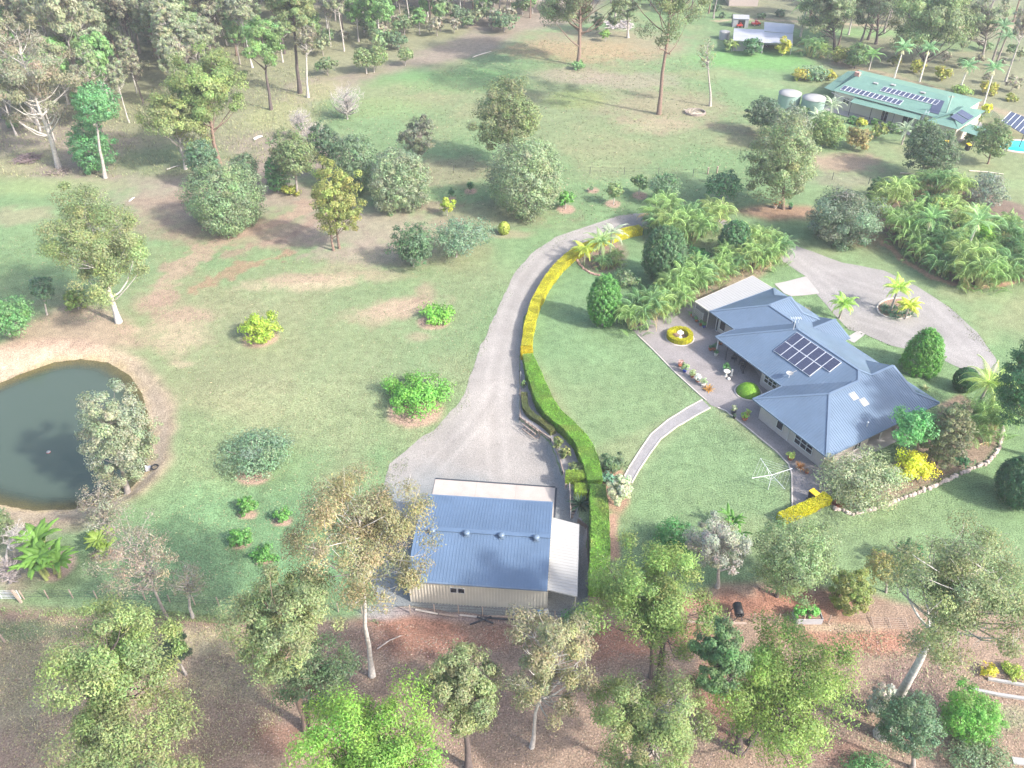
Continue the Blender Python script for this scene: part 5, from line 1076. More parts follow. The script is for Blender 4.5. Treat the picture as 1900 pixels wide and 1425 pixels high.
spiky_at((1076,938), 70, 1.3, .07, (.05,.11,.06), 'dark strappy plant overhanging the timber garden steps', 'plant', 'strappy_plant', el=(.2, 1.4))
spiky_at((1314,724), 46, .75, .06, (.62,.36,.10), 'orange bromeliad glowing at the courtyard corner by the path', 'plant', 'bromeliad'); spiky_at((1552,938), 30, .7, .06, (.30,.11,.07), 'dark red bromeliad beside the yellow hedge end', 'plant', 'bromeliad')
spiky_at((1497,578), 40, .7, .05, (.52,.50,.30), 'pale cream spiky plant at the house front near the white apron', 'plant', 'yucca'); spiky_at((1717,722), 34, .6, .05, (.50,.52,.26), 'pale spiky plant on the front edge of the house by the clipped conifer', 'plant', 'yucca')
for i, (x, y) in enumerate([(1645,573),(1662,583),(1655,590),(1672,574),(1690,586),(1638,579),(1650,581),(1665,592),(1675,584),(1640,570),(1684,578),(1657,572)]): spiky_at((x, y), 30, .8, .05, (.12,.23,.14), 'low blue-green strappy plant carpeting the loop island', 'plant', 'strappy_plant', group='low plants on the loop island')
# ---------------------------------------------------------------- hedges
def hedge(name, pts, wd, h, tint, label, zt=None, leaf=.10, dens=300, closed=False, seed=0, base=0.0, cat='hedge', z0=None):
    """pts: pixel centre line of the flat top"""
    rg = np.random.default_rng(seed); zt = h if zt is None else zt; P = np.array([PG(*p, zt) for p in pts]) if len(pts[0]) == 2 else np.array(pts)
    seg = np.linalg.norm(np.diff(P[:, :2], axis=0), axis=1); cum = np.concatenate([[0], np.cumsum(seg)]); n = max(3, int(cum[-1]/.35)); s = np.linspace(0, cum[-1], n)
    Q = np.stack([np.interp(s, cum, P[:, i]) for i in range(2)], 1)
    if not closed:
        for _ in range(4): Q[1:-1] = (Q[:-2]+Q[1:-1]*2+Q[2:])/4
    D = np.gradient(Q, axis=0); D /= np.linalg.norm(D, axis=1)[:, None]; Nn = np.stack([-D[:, 1], D[:, 0]], 1); z0_ = G(Q[:, 0], Q[:, 1]) if z0 is None else np.full(n, z0); wv = np.interp(s, cum, np.broadcast_to(wd, len(P)))
    mb = MB(); k = .43; core = []
    for sg, z in ((-1, 0), (-1, 1), (1, 1), (1, 0)): core.append(np.concatenate([Q+Nn*(wv*k*sg)[:, None], (z0_+(zt-.05 if z else -.05))[:, None]], 1))
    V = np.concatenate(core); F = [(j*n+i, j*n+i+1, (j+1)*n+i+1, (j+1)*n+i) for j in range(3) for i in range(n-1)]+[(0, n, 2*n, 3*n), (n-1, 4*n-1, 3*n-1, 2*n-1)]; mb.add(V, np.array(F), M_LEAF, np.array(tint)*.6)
    per = [zt, wv.mean(), zt]; m = int(cum[-1]*sum(per)*dens); u = rg.uniform(0, n-1.001, m); i0 = u.astype(int); f = (u-i0)[:, None]; q = Q[i0]*(1-f)+Q[i0+1]*f; nn_ = Nn[i0]; zz = z0_[i0]; ww = wv[i0]*.5
    face_ = rg.choice(3, m, p=np.array(per)/sum(per)); r1 = rg.uniform(0, 1, m); C = np.zeros((m, 3)); N_ = np.zeros((m, 3))
    for fc, sg in ((0, -1), (2, 1)):
        k_ = face_ == fc; C[k_, :2] = q[k_]+nn_[k_]*(ww[k_]*sg*(rg.uniform(.96, 1.04, k_.sum())+(vnoise(q[k_][:, 0], q[k_][:, 1]+sg*9, .7, 4)-.5)*.2))[:, None]; C[k_, 2] = zz[k_]+zt*r1[k_]; N_[k_, :2] = nn_[k_]*sg
    k_ = face_ == 1; C[k_, :2] = q[k_]+nn_[k_]*(ww[k_]*(2*r1[k_]-1))[:, None]; C[k_, 2] = zz[k_]+zt+rg.normal(size=k_.sum())*.03+(vnoise(q[k_][:, 0], q[k_][:, 1], .6, 2)-.5)*.18; N_[k_, 2] = 1
    # ends
    for e_, sg in ((0, -1), (n-1, 1)):
        if closed: break
        me_ = int(wv[e_]*zt*dens); c = np.zeros((me_, 3)); c[:, :2] = Q[e_]+Nn[e_]*rg.uniform(-.5, .5, (me_, 1))*wv[e_]+D[e_]*sg*.02; c[:, 2] = z0_[e_]+zt*rg.random(me_); C = np.concatenate([C, c]); N_ = np.concatenate([N_, np.tile(np.append(D[e_]*sg, 0), (me_, 1))])
    w3 = vnoise(C[:, 0], C[:, 1], .7, 3)[:, None]; w4 = smooth(.55, .8, vnoise(C[:, 0], C[:, 1], 1.6, 9))[:, None]*(.35 if tint[0] < .4 else .08); tc_ = (np.array(tint)*(1-w4)+np.array((.34,.32,.10))*w4)*(.72+.5*w3)*rg.uniform(.7, 1.3, (len(C), 1))
    leafquads(mb, C, N_*2.2, leaf*1.6, leaf, tc_, rg)
    return mb.build(name, label=label, cat=cat)
HY = (.60,.57,.04); HG = (.19,.38,.05)
hedge('hedge', [(1189,420),(1170,424),(1155,428),(1120,440),(1085,455),(1062,468),(1038,489),(1013,522),(993,560),(982,600),(977,640)], [1.15]*11, 1.05, HY, 'long clipped golden yellow hedge curving along the gravel drive', leaf=.07, dens=420)
hedge('hedge', [(977,642),(978,653)], 1.3, 1.1, (.62,.50,.01), 'short orange-gold hedge block between the yellow and green hedges', seed=1, leaf=.06, dens=500)
hedge('hedge', [(979,656),(988,684),(1000,715),(1012,745),(1030,768),(1055,788),(1078,812),(1092,842),(1101,872),(1104,890)], [1.1,1.5,1.7,1.7,1.6,1.5,1.5,1.6,1.5,1.4], 1.15, HG, 'long clipped bright green hedge snaking above the shed yard', seed=2, leaf=.08, dens=380)
hedge('hedge', [(1050,878),(1087,880)], .95, .95, (.24,.36,.05), 'short clipped hedge block at the top of the garden steps', seed=3)
hedge('hedge', [(1078,896),(1078,915)], 1.1, .95, (.24,.36,.04), 'small square hedge block beside the garden steps', seed=4)
hedge('hedge', [(1109,898),(1111,930),(1114,970),(1114,1010),(1113,1050),(1112,1090)], [1.4,1.5,1.55,1.6,1.6,1.6], 1.2, (.21,.40,.06), 'wide shaggy green hedge running down beside the shed', seed=5, leaf=.10, dens=300)
hedge('hedge', [(973,728),(973,748),(977,760),(990,771),(1003,778),(1016,787),(1026,799)], .62, .55, (.13,.16,.06), 'low olive hedge on top of the timber retaining wall', seed=6, dens=420, leaf=.07)
for i, (x, y) in enumerate([(1037,822),(1048,840)]): S('bush', (x-11, y-13, x+11, y+13), (.15,.18,.06), ['upper', 'lower'][i]+' of two small olive shrubs on the retaining wall')
S('bush', (1056,856,1086,880), (.19,.23,.10), 'pale green shrub behind the short hedge block by the steps')
S('bush', (966,705,976,722), (.10,.15,.06), 'tiny dark shrub on the gravel strip by the white peg')
hedge('hedge', [(1450,958),(1480,944),(1512,931),(1538,918)], .95, .8, (.55,.53,.02), 'straight golden yellow hedge near the yellow-lidded bin', seed=7, leaf=.07, dens=420)
fc = PG(1261,627); ringp = [(fc[0]+1.22*math.cos(a), fc[1]+1.22*math.sin(a), 0) for a in np.linspace(0, 2*math.pi, 41)]
hedge('ring_hedge', ringp, .52, .62, (.58,.56,.02), 'round golden hedge ring around the courtyard fountain', seed=8, closed=True, leaf=.055, dens=700, cat='hedge')
b = MB(); b.lathe([(1.62,0),(1.62,.1),(1.5,.1),(1.5,0)], M_EDGE, 40, fc); b.build('round_kerb', label='thin round kerb beneath the golden hedge ring', cat='kerb')
b = MB(); b.lathe([(0,.06),(.95,.05)], M_MULCH, 24, fc+[0,0,.02]); b.build('ring_soil', kind='structure')
b = MB(); b.lathe([(.28,0),(.28,.08),(.14,.14),(.1,.25),(.12,.45),(.09,.5),(.16,.56),(.36,.66),(.38,.72),(.33,.72),(.12,.66),(.06,.68),(.08,.8),(.05,.92),(.09,.98),(.06,1.06),(0,1.08)], M_STONE, 20, fc+[0,0,.05]); b.build('fountain', label='white stone fountain standing inside the golden hedge ring', cat='fountain')
# half dome bush in kerb at house
c = PG(1388,728); rg = np.random.default_rng(5); mb = MB(); nL = 9000; d = unit(nL, rg); d[:, 2] = np.abs(d[:, 2]); dd = d*np.array([1.2, 1.2, .98]); leafquads(mb, dd, d*2, .08, .05, np.array((.27,.52,.05))*rg.uniform(.85, 1.15, (nL, 1)), rg); mb.lathe([(1.14,0),(1.08,.4),(.75,.75),(0,.93)], M_LEAF, 24, col=(.2,.4,.04))
mb.build('dome_shrub', None, tuple(c), 'smooth clipped half-dome shrub in a round kerb by the house', 'shrub')
b = MB(); b.lathe([(1.42,-.02),(1.42,.1),(1.3,.1),(1.3,-.02)], M_EDGE, 36, c); b.build('round_kerb', label='pale round kerb around the clipped half-dome shrub', cat='kerb')
# ---------------------------------------------------------------- wood: gum trees and understorey copied from a few built ones
protoG = []
for i, (kd, H, zc, r_, a_, tint, bark) in enumerate([('gumopen',13,9.0,2.8,3.8,(.18,.21,.125),'pale'),('gumopen',14,9.6,2.5,4.2,(.17,.19,.115),'white'),('gumopen',12,8.2,3.0,3.6,(.155,.195,.11),'dark'),('gum',10,6.2,2.7,3.4,(.13,.20,.08),'grey'),('gumopen',15,10.4,3.2,4.4,(.18,.19,.12),'grey'),('sparse',12,8.5,2.1,3.6,(.19,.18,.13),'pale'),('gum',14,9.2,3.3,4.4,(.15,.19,.11),'brown'),('gumopen',11,7.8,2.0,3.2,(.14,.20,.09),'white'),('gum',9,5.2,2.3,3.2,(.12,.22,.075),'pale'),('sparse',13,9.5,2.8,3.8,(.17,.17,.115),'dark')]):
    protoG.append(tree_mesh(kd, H, zc, r_, a_, 10, np.array(tint)*1.12, bark, 700+i, tr=.16 if bark in ('pale','white') else .22, density=1.7))
protoU = [tree_mesh('bush', 2.6, 1.4, r_, 1.2, 10, tn, 'grey', 740+i, density=.8) for i, (r_, tn) in enumerate([(1.5,(.12,.17,.08)),(1.2,(.16,.19,.10)),(1.8,(.10,.15,.08)),(1.3,(.19,.18,.13))])]
rw = random.Random(5)
def plant(meshes, B, sc, rz, label, cat, name, group, lean=0):
    e = empty(name, tuple(B), label, cat, group, rz); e.scale = (sc*rw.uniform(.9, 1.1), sc*rw.uniform(.9, 1.1), sc*rw.uniform(.9, 1.15)); e.rotation_euler = (rw.gauss(0, .03), rw.gauss(0, .03), rz)
    if meshes[0]: link('crown', meshes[0], e); link('trunk', meshes[1], e)
    else: link('branches', meshes[1], e)
    return e
def inpoly(p, poly):
    return float(sdf(poly, np.array([p[0]]), np.array([p[1]]))[0])
taken = [t.location.to_2d() for t in TREES]
def scatter(poly_px, n, mind, meshes, scr, label, cat, name, group, sd_=1):
    global rw
    rw = random.Random(sd_); P = [np.array(PZ(*p)) for p in poly_px]; A = np.array(P); k = 0; tr_ = 0
    while k < n and tr_ < n*60:
        tr_ += 1; x = rw.uniform(A[:, 0].min(), A[:, 0].max()); y = rw.uniform(A[:, 1].min(), A[:, 1].max())
        if inpoly((x, y), P) < 0: continue
        v = Vector((x, y))
        if any((v-t).length < mind for t in taken): continue
        taken.append(v); k += 1
        plant(meshes[rw.randrange(len(meshes))], (x, y, 0), rw.uniform(*scr), rw.uniform(0, 6.28), label, cat, name, group)
WOODA = [(-60,225),(120,250),(240,215),(320,170),(420,150),(430,70),(420,-5),(-120,-5)]
WOODB = [(430,130),(540,120),(640,100),(700,60),(760,55),(900,40),(980,20),(1000,-15),(430,-15)]
scatter(WOODA, 125, 2.6, protoG, (1.0, 1.6), 'gum tree in the open wood at the upper left', 'tree', 'gum_tree', 'gum trees in the upper left wood', 1)
scatter([(-40,300),(120,290),(250,240),(400,190),(420,140),(0,200),(-80,240)], 16, 3.2, [protoG[0], protoG[1], protoG[5], protoG[7], protoG[9]], (.75, 1.1), 'slender gum tree at the near edge of the upper left wood', 'tree', 'gum_tree', 'slender gums at the near edge of the wood', 12)
scatter(WOODB, 90, 2.3, protoG, (.8, 1.25), 'gum tree in the thinner wood behind the far paddock', 'tree', 'gum_tree', 'gum trees in the wood behind the paddock', 2)
scatter([(590,165),(650,105),(760,95),(860,70),(940,60),(990,30),(960,5),(760,30),(600,60)], 30, 2.2, protoU, (1.0, 1.9), 'creek-side bush in the dense band above the far paddock', 'bush', 'bush', 'bushes along the creek above the paddock', 3)
scatter([(700,85),(800,75),(1000,30),(1010,-30),(700,-10)], 34, 2.2, [protoG[3], protoG[6], protoG[8]], (.6, .95), 'leafy tree in the dense belt left of the thick-trunked gum', 'tree', 'tree', 'leafy trees of the creek belt', 4)
scatter([(0,260),(420,160),(560,190),(540,120),(420,20),(0,40)], 14, 3, protoU, (.5, .9), 'low understorey bush under the upper left gums', 'bush', 'bush', 'understorey bushes in the upper left wood', 5)
scatter([(1120,35),(1185,45),(1330,34),(1330,-40),(1120,-40)], 26, 2.8, [protoG[3], protoG[6], protoG[4]], (.75, 1.15), 'leafy tree in the belt between far paddock and grey sheds', 'tree', 'tree', 'leafy trees left of the grey sheds', 6)
for i, (x, y, m, sc, lb) in enumerate([(1556,84,6,.7,'full leafy gum right behind the leafy green roof bush'), (1598,78,4,.9,'slanting thin-trunked gum in the trio behind the green roof'), (1610,74,2,.9,'second slanting gum in the trio behind the green roof'), (1640,60,4,.85,'dark spreading gum right of the slanting trio'), (1780,40,3,.9,'hazy gum left of the sandy bank at the upper right'), (1866,152,5,.95,'slanting slim gum on bare ground at the right edge'), (1880,40,6,.8,'dark gum top at the upper right corner'), (1690,30,3,.8,'gum behind the road at the upper right'), (1560,20,3,.7,'gum above the pale road behind the carport'), (1640,8,2,.8,'distant gum on the top edge above the slanting trio')]):
    plant(protoG[m], PG(x, y), sc*1.35, i*1.3, lb, 'tree', 'gum_tree', None)
for i, (x, y) in enumerate([(1760,85),(1785,95),(1740,70),(1800,80),(1830,95)]): plant(protoU[i % 4], PG(x, y), .8, i, 'scrubby bush on the sandy bank at the upper right', 'bush', 'bush', 'scrub on the sandy bank')
for i, (x, y, wd) in enumerate([(1412,30,16),(1330,14,18),(1340,28,14),(1448,24,18),(1362,30,10)]): S('bush', (x-wd/2, y-wd*.4, x+wd/2, y+wd*.4), (.09,.14,.08), 'dark bush along the boundary by the distant green-roofed shed', group='bushes by the distant shed')

scatter([(1490,60),(1540,75),(1620,60),(1760,60),(1900,30),(1900,-60),(1490,-60)], 26, 3.4, [protoG[3], protoG[6], protoG[4], protoG[7]], (1.0, 1.45), 'gum tree in the open wood beyond the green-roofed house', 'tree', 'gum_tree', 'gum trees beyond the green-roofed house', 7)
scatter([(1480,110),(1640,110),(1900,180),(1900,60),(1700,75),(1500,80)], 12, 2.6, protoU, (.7, 1.1), 'low bush on the bare ground beyond the green-roofed house', 'bush', 'bush', 'low bushes beyond the green-roofed house', 8)
# ---------------------------------------------------------------- outbuildings at the top right
def boxshed(name, label, c, rz, sx, sy, h, rise, mw, mr, door=None):
    e = empty(name, tuple(c), label, 'shed', rz=rz); b = MB()
    for P, up in [([(-sx/2,-sy/2,0),(sx/2,-sy/2,0),(sx/2,-sy/2,h),(-sx/2,-sy/2,h)], 0), ([(sx/2,sy/2,0),(-sx/2,sy/2,0),(-sx/2,sy/2,h),(sx/2,sy/2,h)], 0), ([(sx/2,-sy/2,0),(sx/2,sy/2,0),(sx/2,sy/2,h),(sx/2,0,h+rise),(sx/2,-sy/2,h)], 0), ([(-sx/2,sy/2,0),(-sx/2,-sy/2,0),(-sx/2,-sy/2,h),(-sx/2,0,h+rise),(-sx/2,sy/2,h)], 0)]:
        face(b, P, (0,0,1), mw, .35, .05, .03)
    b.build('wall', e); b = MB()
    face(b, [(-sx/2-.1,-sy/2-.15,h-.02),(sx/2+.1,-sy/2-.15,h-.02),(sx/2+.1,0,h+rise+.03),(-sx/2-.1,0,h+rise+.03)], (0,1,0), mr, .35, .05, .03); face(b, [(-sx/2-.1,0,h+rise+.03),(sx/2+.1,0,h+rise+.03),(sx/2+.1,sy/2+.15,h-.02),(-sx/2-.1,sy/2+.15,h-.02)], (0,1,0), mr, .35, .05, .03)
    b.build('roof', e)
    if door:
        b = MB(); b.box((door[0], -sy/2-.03, door[2]/2), (door[1], .05, door[2]), M_BLACK); b.build('doorway', e)
    return e
boxshed('garden_shed', 'small grey metal garden shed with an open dark doorway', PZ(1372,48), -.12, 3.4, 2.6, 1.9, .5, M_GREYR, M_GREYR, (.2, 1.5, 1.6))
boxshed('farm_shed', 'distant pinkish shed with a pale green roof cut by the top edge', PZ(1380,12)+[0,4,0], -.03, 7.0, 7.5, 3.0, .8, mat('pink_cladding', (.50,.42,.38), .7, .06), M_GREENR)
e = empty('carport', tuple(PZ(1417,90)), 'long open grey carport of three roof sheets sheltering a ute', 'carport')
lo_ = np.array(e.location)
def q12(x, y): return (1300+x/7.308, y/7.308)
def cz(x, y, z): return PZ(*q12(x, y), z)
for i, (Q, nm) in enumerate([([cz(440,545,2.3), cz(855,570,2.3), cz(862,402,2.6), cz(455,382,2.6)], 'left'), ([cz(855,575,2.2), cz(1245,590,2.2), cz(1252,460,2.45), cz(860,432,2.45)], 'right'), ([cz(862,420,2.55), cz(1252,452,2.55), cz(1272,330,2.9), cz(866,297,2.9)], 'back')]):
    b = LB(lo_); up = Q[3]-Q[0]; face(b, Q, up, M_GREYR, .4, .04, .03); 
    for a, c in zip(Q, Q[1:]+Q[:1]): b.bar(a-[0,0,.05], c-[0,0,.05], .05, .1, M_GREYR)
    r_ = b.build('roof', e)
    for k in (0, 1):
        p_ = Q[k]*[1,1,0]; b = LB(lo_); b.bar(p_, Q[k]-[0,0,.06], .09, .09, M_FRAME, up=(1,0,0)); b.build('post', r_)
b = LB(lo_); a, c = cz(450,700,0)+[0,.6,0], cz(842,715,0)+[0,.6,0]; b.hexa([a, c, c+[0,.08,0], a+[0,.08,0], a+[0,0,2.2], c+[0,0,2.2], c+[0,.08,2.2], a+[0,.08,2.2]], M_GREYR); b.build('wall', e)
# ute under the carport
def vehicle(name, label, cat, loc, rz, L_, W_, col, ute=True):
    e = empty(name, tuple(loc), label, cat, rz=rz); mp = mat(name+'_paint', col, .3, .03, spec=.6); b = MB()
    prof = [(-L_/2,.45),(-L_/2,.95),(-L_*.08,1.0),(-L_*.06,1.5),(L_*.14,1.52),(L_*.26,1.02),(L_*.46,.92),(L_/2,.75),(L_/2,.42)] if ute else [(-L_/2,.4),(-L_/2,.9),(-.3*L_,1.4),(.1*L_,1.42),(.25*L_,.95),(L_/2,.8),(L_/2,.4)]
    n = len(prof); V = [(x, -W_/2, z) for x, z in prof]+[(x, W_/2, z) for x, z in prof]; b.add(V, [tuple(range(n)), tuple(range(2*n-1, n-1, -1))]+[(i, i+n, (i+1) % n+n, (i+1) % n) for i in range(n)], mp); b.build('body', e)
    b = MB(); b.box((L_*.04, 0, 1.27), (L_*.17, W_+.02, .3), M_GLASS); b.build('side_window', e)
    for x in (-L_*.31, L_*.32):
        for y in (-W_/2, W_/2):
            w_ = MB(); th = np.linspace(0, 2*math.pi, 17)[:-1]
            w_.tube([(x, y-.11, .34), (x, y+.11, .34)], [.34, .34], M_BLACK, 16); w_.tube([(x, y-.12, .34), (x, y+.12, .34)], [.19, .19], M_ALU, 10); w_.build('wheel', e)
    return e
vehicle('ute', 'silver blue ute parked in the shade under the grey carport', 'ute', PZ(1436,88)+[0,1.0,0], .05, 4.9, 1.75, (.35,.42,.48))
m_ = vehicle('ride_on_mower', 'red ride-on mower between the grey garden shed and carport', 'mower', PZ(1402,47), .2, 1.9, 1.0, (.55,.05,.04)); m_.scale = (1,1,.7)
m_ = vehicle('quad_bike', 'red machine parked inside the open doorway of the garden shed', 'mower', PZ(1371,50)+[0,-.2,0], .1, 1.4, .9, (.5,.05,.04)); m_.scale = (1,1,.7)
def tank(px, py, r_, h, label, m=M_TANK, top=M_WHITE):
    c = PG(px, py); b = MB(); e = empty('water_tank', tuple(c), label, 'water tank', 'round water tanks' if False else None); prof = []
    for k in range(9): z = h*k/8; prof += [(r_, z), (r_+.03, z+h/32), (r_, z+h/16)]
    b.lathe(prof[:-2], m, 28); b.build('tank_wall', e); b = MB(); b.lathe([(r_+.08, h-.03), (r_+.08, h+.06), (r_*.5, h+.22), (0, h+.32)], top, 28); b.build('tank_roof', e)
tank(1461.5, 196, 1.95, 2.3, 'round green water tank with white top, left of the pair by the house'); tank(1505.5, 205, 2.0, 2.3, 'round green water tank with white top, right of the pair by the house')
tank(1343, 72, 1.1, 1.5, 'small pale round water tank left of the grey carport', M_GREYR)
# small grey hut in the wood
boxshed('hut', 'small weathered grey hut glimpsed among the upper left gums', PZ(372,84), .15, 3.2, 2.4, 1.7, .2, M_GREYR, mat('rusty_roof', (.42,.34,.28), .8, .2), (-.7, 1.0, 1.4))
# ---------------------------------------------------------------- pool and its shade roof
pc_ = PG(1893, 272); b = MB(); th = np.linspace(0, 2*math.pi, 33)[:-1]; m_pool = mat('pool_water', (.02,.48,.50), .08, .03, 1.5, spec=.6)
b.add([(pc_[0]+3.6*math.cos(t), pc_[1]+2.3*math.sin(t), .12) for t in th], [tuple(range(32))], m_pool); b.build('pool_water', kind='structure')
b = MB(); b.lathe([(1.0,.02),(1.0,.16),(1.16,.16),(1.16,.02)], mat('pool_coping', (.60,.46,.42), .8, .1), 32, (0,0,0)); V = b.v[0]; V[:, 0] *= 3.62; V[:, 1] *= 2.32*1.05; b.build('pool_coping', None, tuple(pc_), 'pale pink coping around the turquoise swimming pool at the right edge', 'pool edge')
e = empty('pool_pavilion', tuple(PG(1886,258)), 'open pavilion with a dark panelled roof beside the swimming pool', 'pavilion'); lo_ = np.array(e.location); c0_ = [PZ(1858,226,2.2), PZ(1900,250,2.2), PZ(1922,226,2.6), PZ(1876,208,2.6)]
b = LB(lo_); b.hexa(c0_+[q+[0,0,.08] for q in c0_], M_CELL); b.build('roof', e)
for k in range(6):
    a = c0_[0]+(c0_[1]-c0_[0])*k/5; c = c0_[3]+(c0_[2]-c0_[3])*k/5; b = LB(lo_); b.bar(a+[0,0,.1], c+[0,0,.1], .08, .05, M_ALU); b.build('rafter', e)
for q in c0_: b = LB(lo_); b.bar(q*[1,1,0], q, .1, .1, M_DARKM, up=(1,0,0)); b.build('post', e)
def fence(name, pts, n, h, label, cat='fence', wires=3, post=.07, mp=M_TIMBER, panel=None, group=None):
    P = pw(pts); seg = [0]+list(np.cumsum([np.linalg.norm(b_-a_) for a_, b_ in zip(P[:-1], P[1:])])); e = empty(name, tuple(P[0]), label, cat, group); lo = np.array(P[0]); pos = []
    for k in range(n):
        s = seg[-1]*k/(n-1); j = min(np.searchsorted(seg, s, 'right')-1, len(P)-2); pos.append(P[j]+(P[j+1]-P[j])*(s-seg[j])/(seg[j+1]-seg[j]))
    for p_ in pos: b = LB(lo); b.bar(p_-[0,0,.1], p_+[0,0,h], post, post, mp, up=(1,0,0)); b.build('post', e)
    b = LB(lo)
    for wv_ in range(wires):
        z = h*(wv_+1)/(wires+.3)
        for a_, c_ in zip(pos[:-1], pos[1:]): b.bar(a_+[0,0,z], c_+[0,0,z], .012 if panel is None else .04, .012 if panel is None else .04, M_DARKM)
    b.build('wire' if panel is None else 'rail', e); return e
fence('pool_fence', [(1808,248),(1826,212),(1852,224),(1846,262)], 9, 1.2, 'green tubular fence round the pool garden', wires=5, mp=M_TANK, panel=1, post=.05)
fence('wire_fence', [(45,1112),(140,1110),(360,1122),(560,1130),(700,1140),(811,1137),(879,1140),(960,1147),(1100,1152),(1280,1150),(1380,1153),(1460,1156),(1536,1158)], 34, 1.1, 'thin wire fence with dark posts running along the bottom boundary')
fence('wire_fence', [(842,320),(1074,322),(1151,324),(1233,324),(1310,328),(1440,330),(1556,334),(1680,352)], 14, 1.2, 'nearly invisible wire fence crossing the middle paddock', wires=2, post=.06, mp=M_DARKM)
def gate(base, w_, h, rz, label, flat=False, gm_=None):
    gm_ = gm_ or M_ALU
    e = empty('gate', tuple(base), label, 'gate', rz=rz); b = MB()
    for k in range(6): b.tube([(0,0,.15+h*k/6), (w_,0,.15+h*k/6)], .018, gm_, 6)
    b.build('bars', e); b = MB()
    for x in (0, w_*.5, w_): b.tube([(x,0,.1), (x,0,.2+h*.85)], .03, gm_, 6)
    b.build('frame', e); return e
gt_ = gate(PG(-30,1112), 3.0, 1.1, 0, 'steel tube farm gate at the lower left edge')
b = MB(); c = PG(40,1118); b.bar(c-[0,0,.1], c+[-.25,.05,1.5], .16, .16, M_TIMBER, up=(1,0,0)); b.build('gate_post', label='stout leaning timber post at the lower left gate', cat='post')
b = MB(); c = PG(10,1192); b.bar(c-[0,0,.1], c+[-.1,0,1.3], .12, .12, M_TIMBER, up=(1,0,0)); b.build('fence_post', label='lone grey post at the left edge below the farm gate', cat='post')
c = PG(1622,1168); g2 = gate(c, 2.6, 1.0, -.06, 'old wire gate lying flat on the red soil at the lower right', gm_=M_TIMBER); g2.rotation_euler = (-1.45, 0, -.06); g2.location.z = .08
for i, (x, y) in enumerate([(1313,323),(1330,321)]):
    b = MB(); c = PG(x, y); b.tube([c-[0,0,.1], c+[0,0,1.1]], .12, M_TIMBER, 8); b.build('post', label=['left', 'right'][i]+' of the two short timber posts above the small dark tree', cat='post')
def timber(px, wd, h, m, label, cat='timber', name='sleeper', z=0.0):
    P = pw(px); b = MB()
    for a, c in zip(P[:-1], P[1:]): b.bar(a+[0,0,h/2+z], c+[0,0,h/2+z], wd, h, m)
    return b.build(name, label=label, cat=cat)
timber([(1260,1154),(1320,1156),(1385,1158)], .16, .14, M_TIMBER, 'weathered sleeper edging under the wire fence right of the shed')
timber([(1797,1279),(1850,1290),(1915,1300)], .22, .2, M_WHITE, 'lower white timber edge of the vegetable bed at the right edge'); timber([(1832,1261),(1915,1275)], .2, .2, M_WHITE, 'upper white timber edge of the vegetable bed at the right edge')
timber([(1878,1412),(1910,1416)], .5, .12, M_WHITE, 'white board in the bottom right corner')
for i, (a, c, lb) in enumerate([((771,1133),(812,1141),'pale board leaning along the fence behind the shed'), ((815,1141),(850,1146),'grey board lying by the fence behind the shed'), ((853,1143),(905,1149),'long pale board under the shed wall at the fence'), ((905,1145),(950,1147),'brown board nearest the thin white gum by the shed')]): timber([a, c], .14, .08, M_TIMBER if i % 2 else M_EDGE, lb, 'board', 'board', z=.1)
def steel(a, c, z0, z1, label):
    b = MB(); A = PG(*a); Cc = PG(*c); b.bar(A+[0,0,z0], Cc+[0,0,z1], .1, .1, M_DARKM); b.build('steel_beam', label=label, cat='steel beam')
steel((872,1160),(912,1148), .08, .3, 'dark steel beam angled up left behind the shed'); steel((885,1148),(916,1158), .25, .1, 'dark steel beam crossing the angled one behind the shed'); steel((880,1146),(955,1152), .12, .12, 'long dark steel beam lying behind the shed')
# black tumbler, garden bed
c = PG(1367,1142); e = empty('compost_tumbler', tuple(c), 'black barrel compost tumbler on a stand on the red soil', 'compost tumbler'); b = MB(); b.tube([(0,-.55,.75),(0,-.5,.75),(0,.5,.75),(0,.55,.75)], [.2,.36,.36,.2], M_BLACK, 16); b.build('barrel', e)
for y in (-.5, .5): b = MB(); b.bar((-.35,y,0), (0,y,.8), .05, .05, M_DARKM, up=(0,1,0)); b.bar((.35,y,0), (0,y,.8), .05, .05, M_DARKM, up=(0,1,0)); b.build('stand', e)
c = PG(1497,1148); e = empty('raised_bed', tuple(c), 'grey metal raised garden bed planted with leafy greens', 'garden bed'); b = MB()
for p_, s_ in [((0,-.5,.3),(2.0,.05,.6)), ((0,.5,.3),(2.0,.05,.6)), ((-1,0,.3),(.05,1.0,.6)), ((1,0,.3),(.05,1.0,.6))]: b.box(p_, s_, M_GREYR)
b.build('trough', e); b = MB(); b.box((0,0,.27), (1.94,.94,.5), M_MULCH); b.build('soil', e)
for x in (-.5, .5): S('bush', (1497+x*22-12, 1122, 1497+x*22+12, 1148), (.13,.33,.08), ['left', 'right'][x > 0]+' clump of leafy greens in the metal raised bed', cat='plant', name='leafy_greens', lift=.35, density=.8)
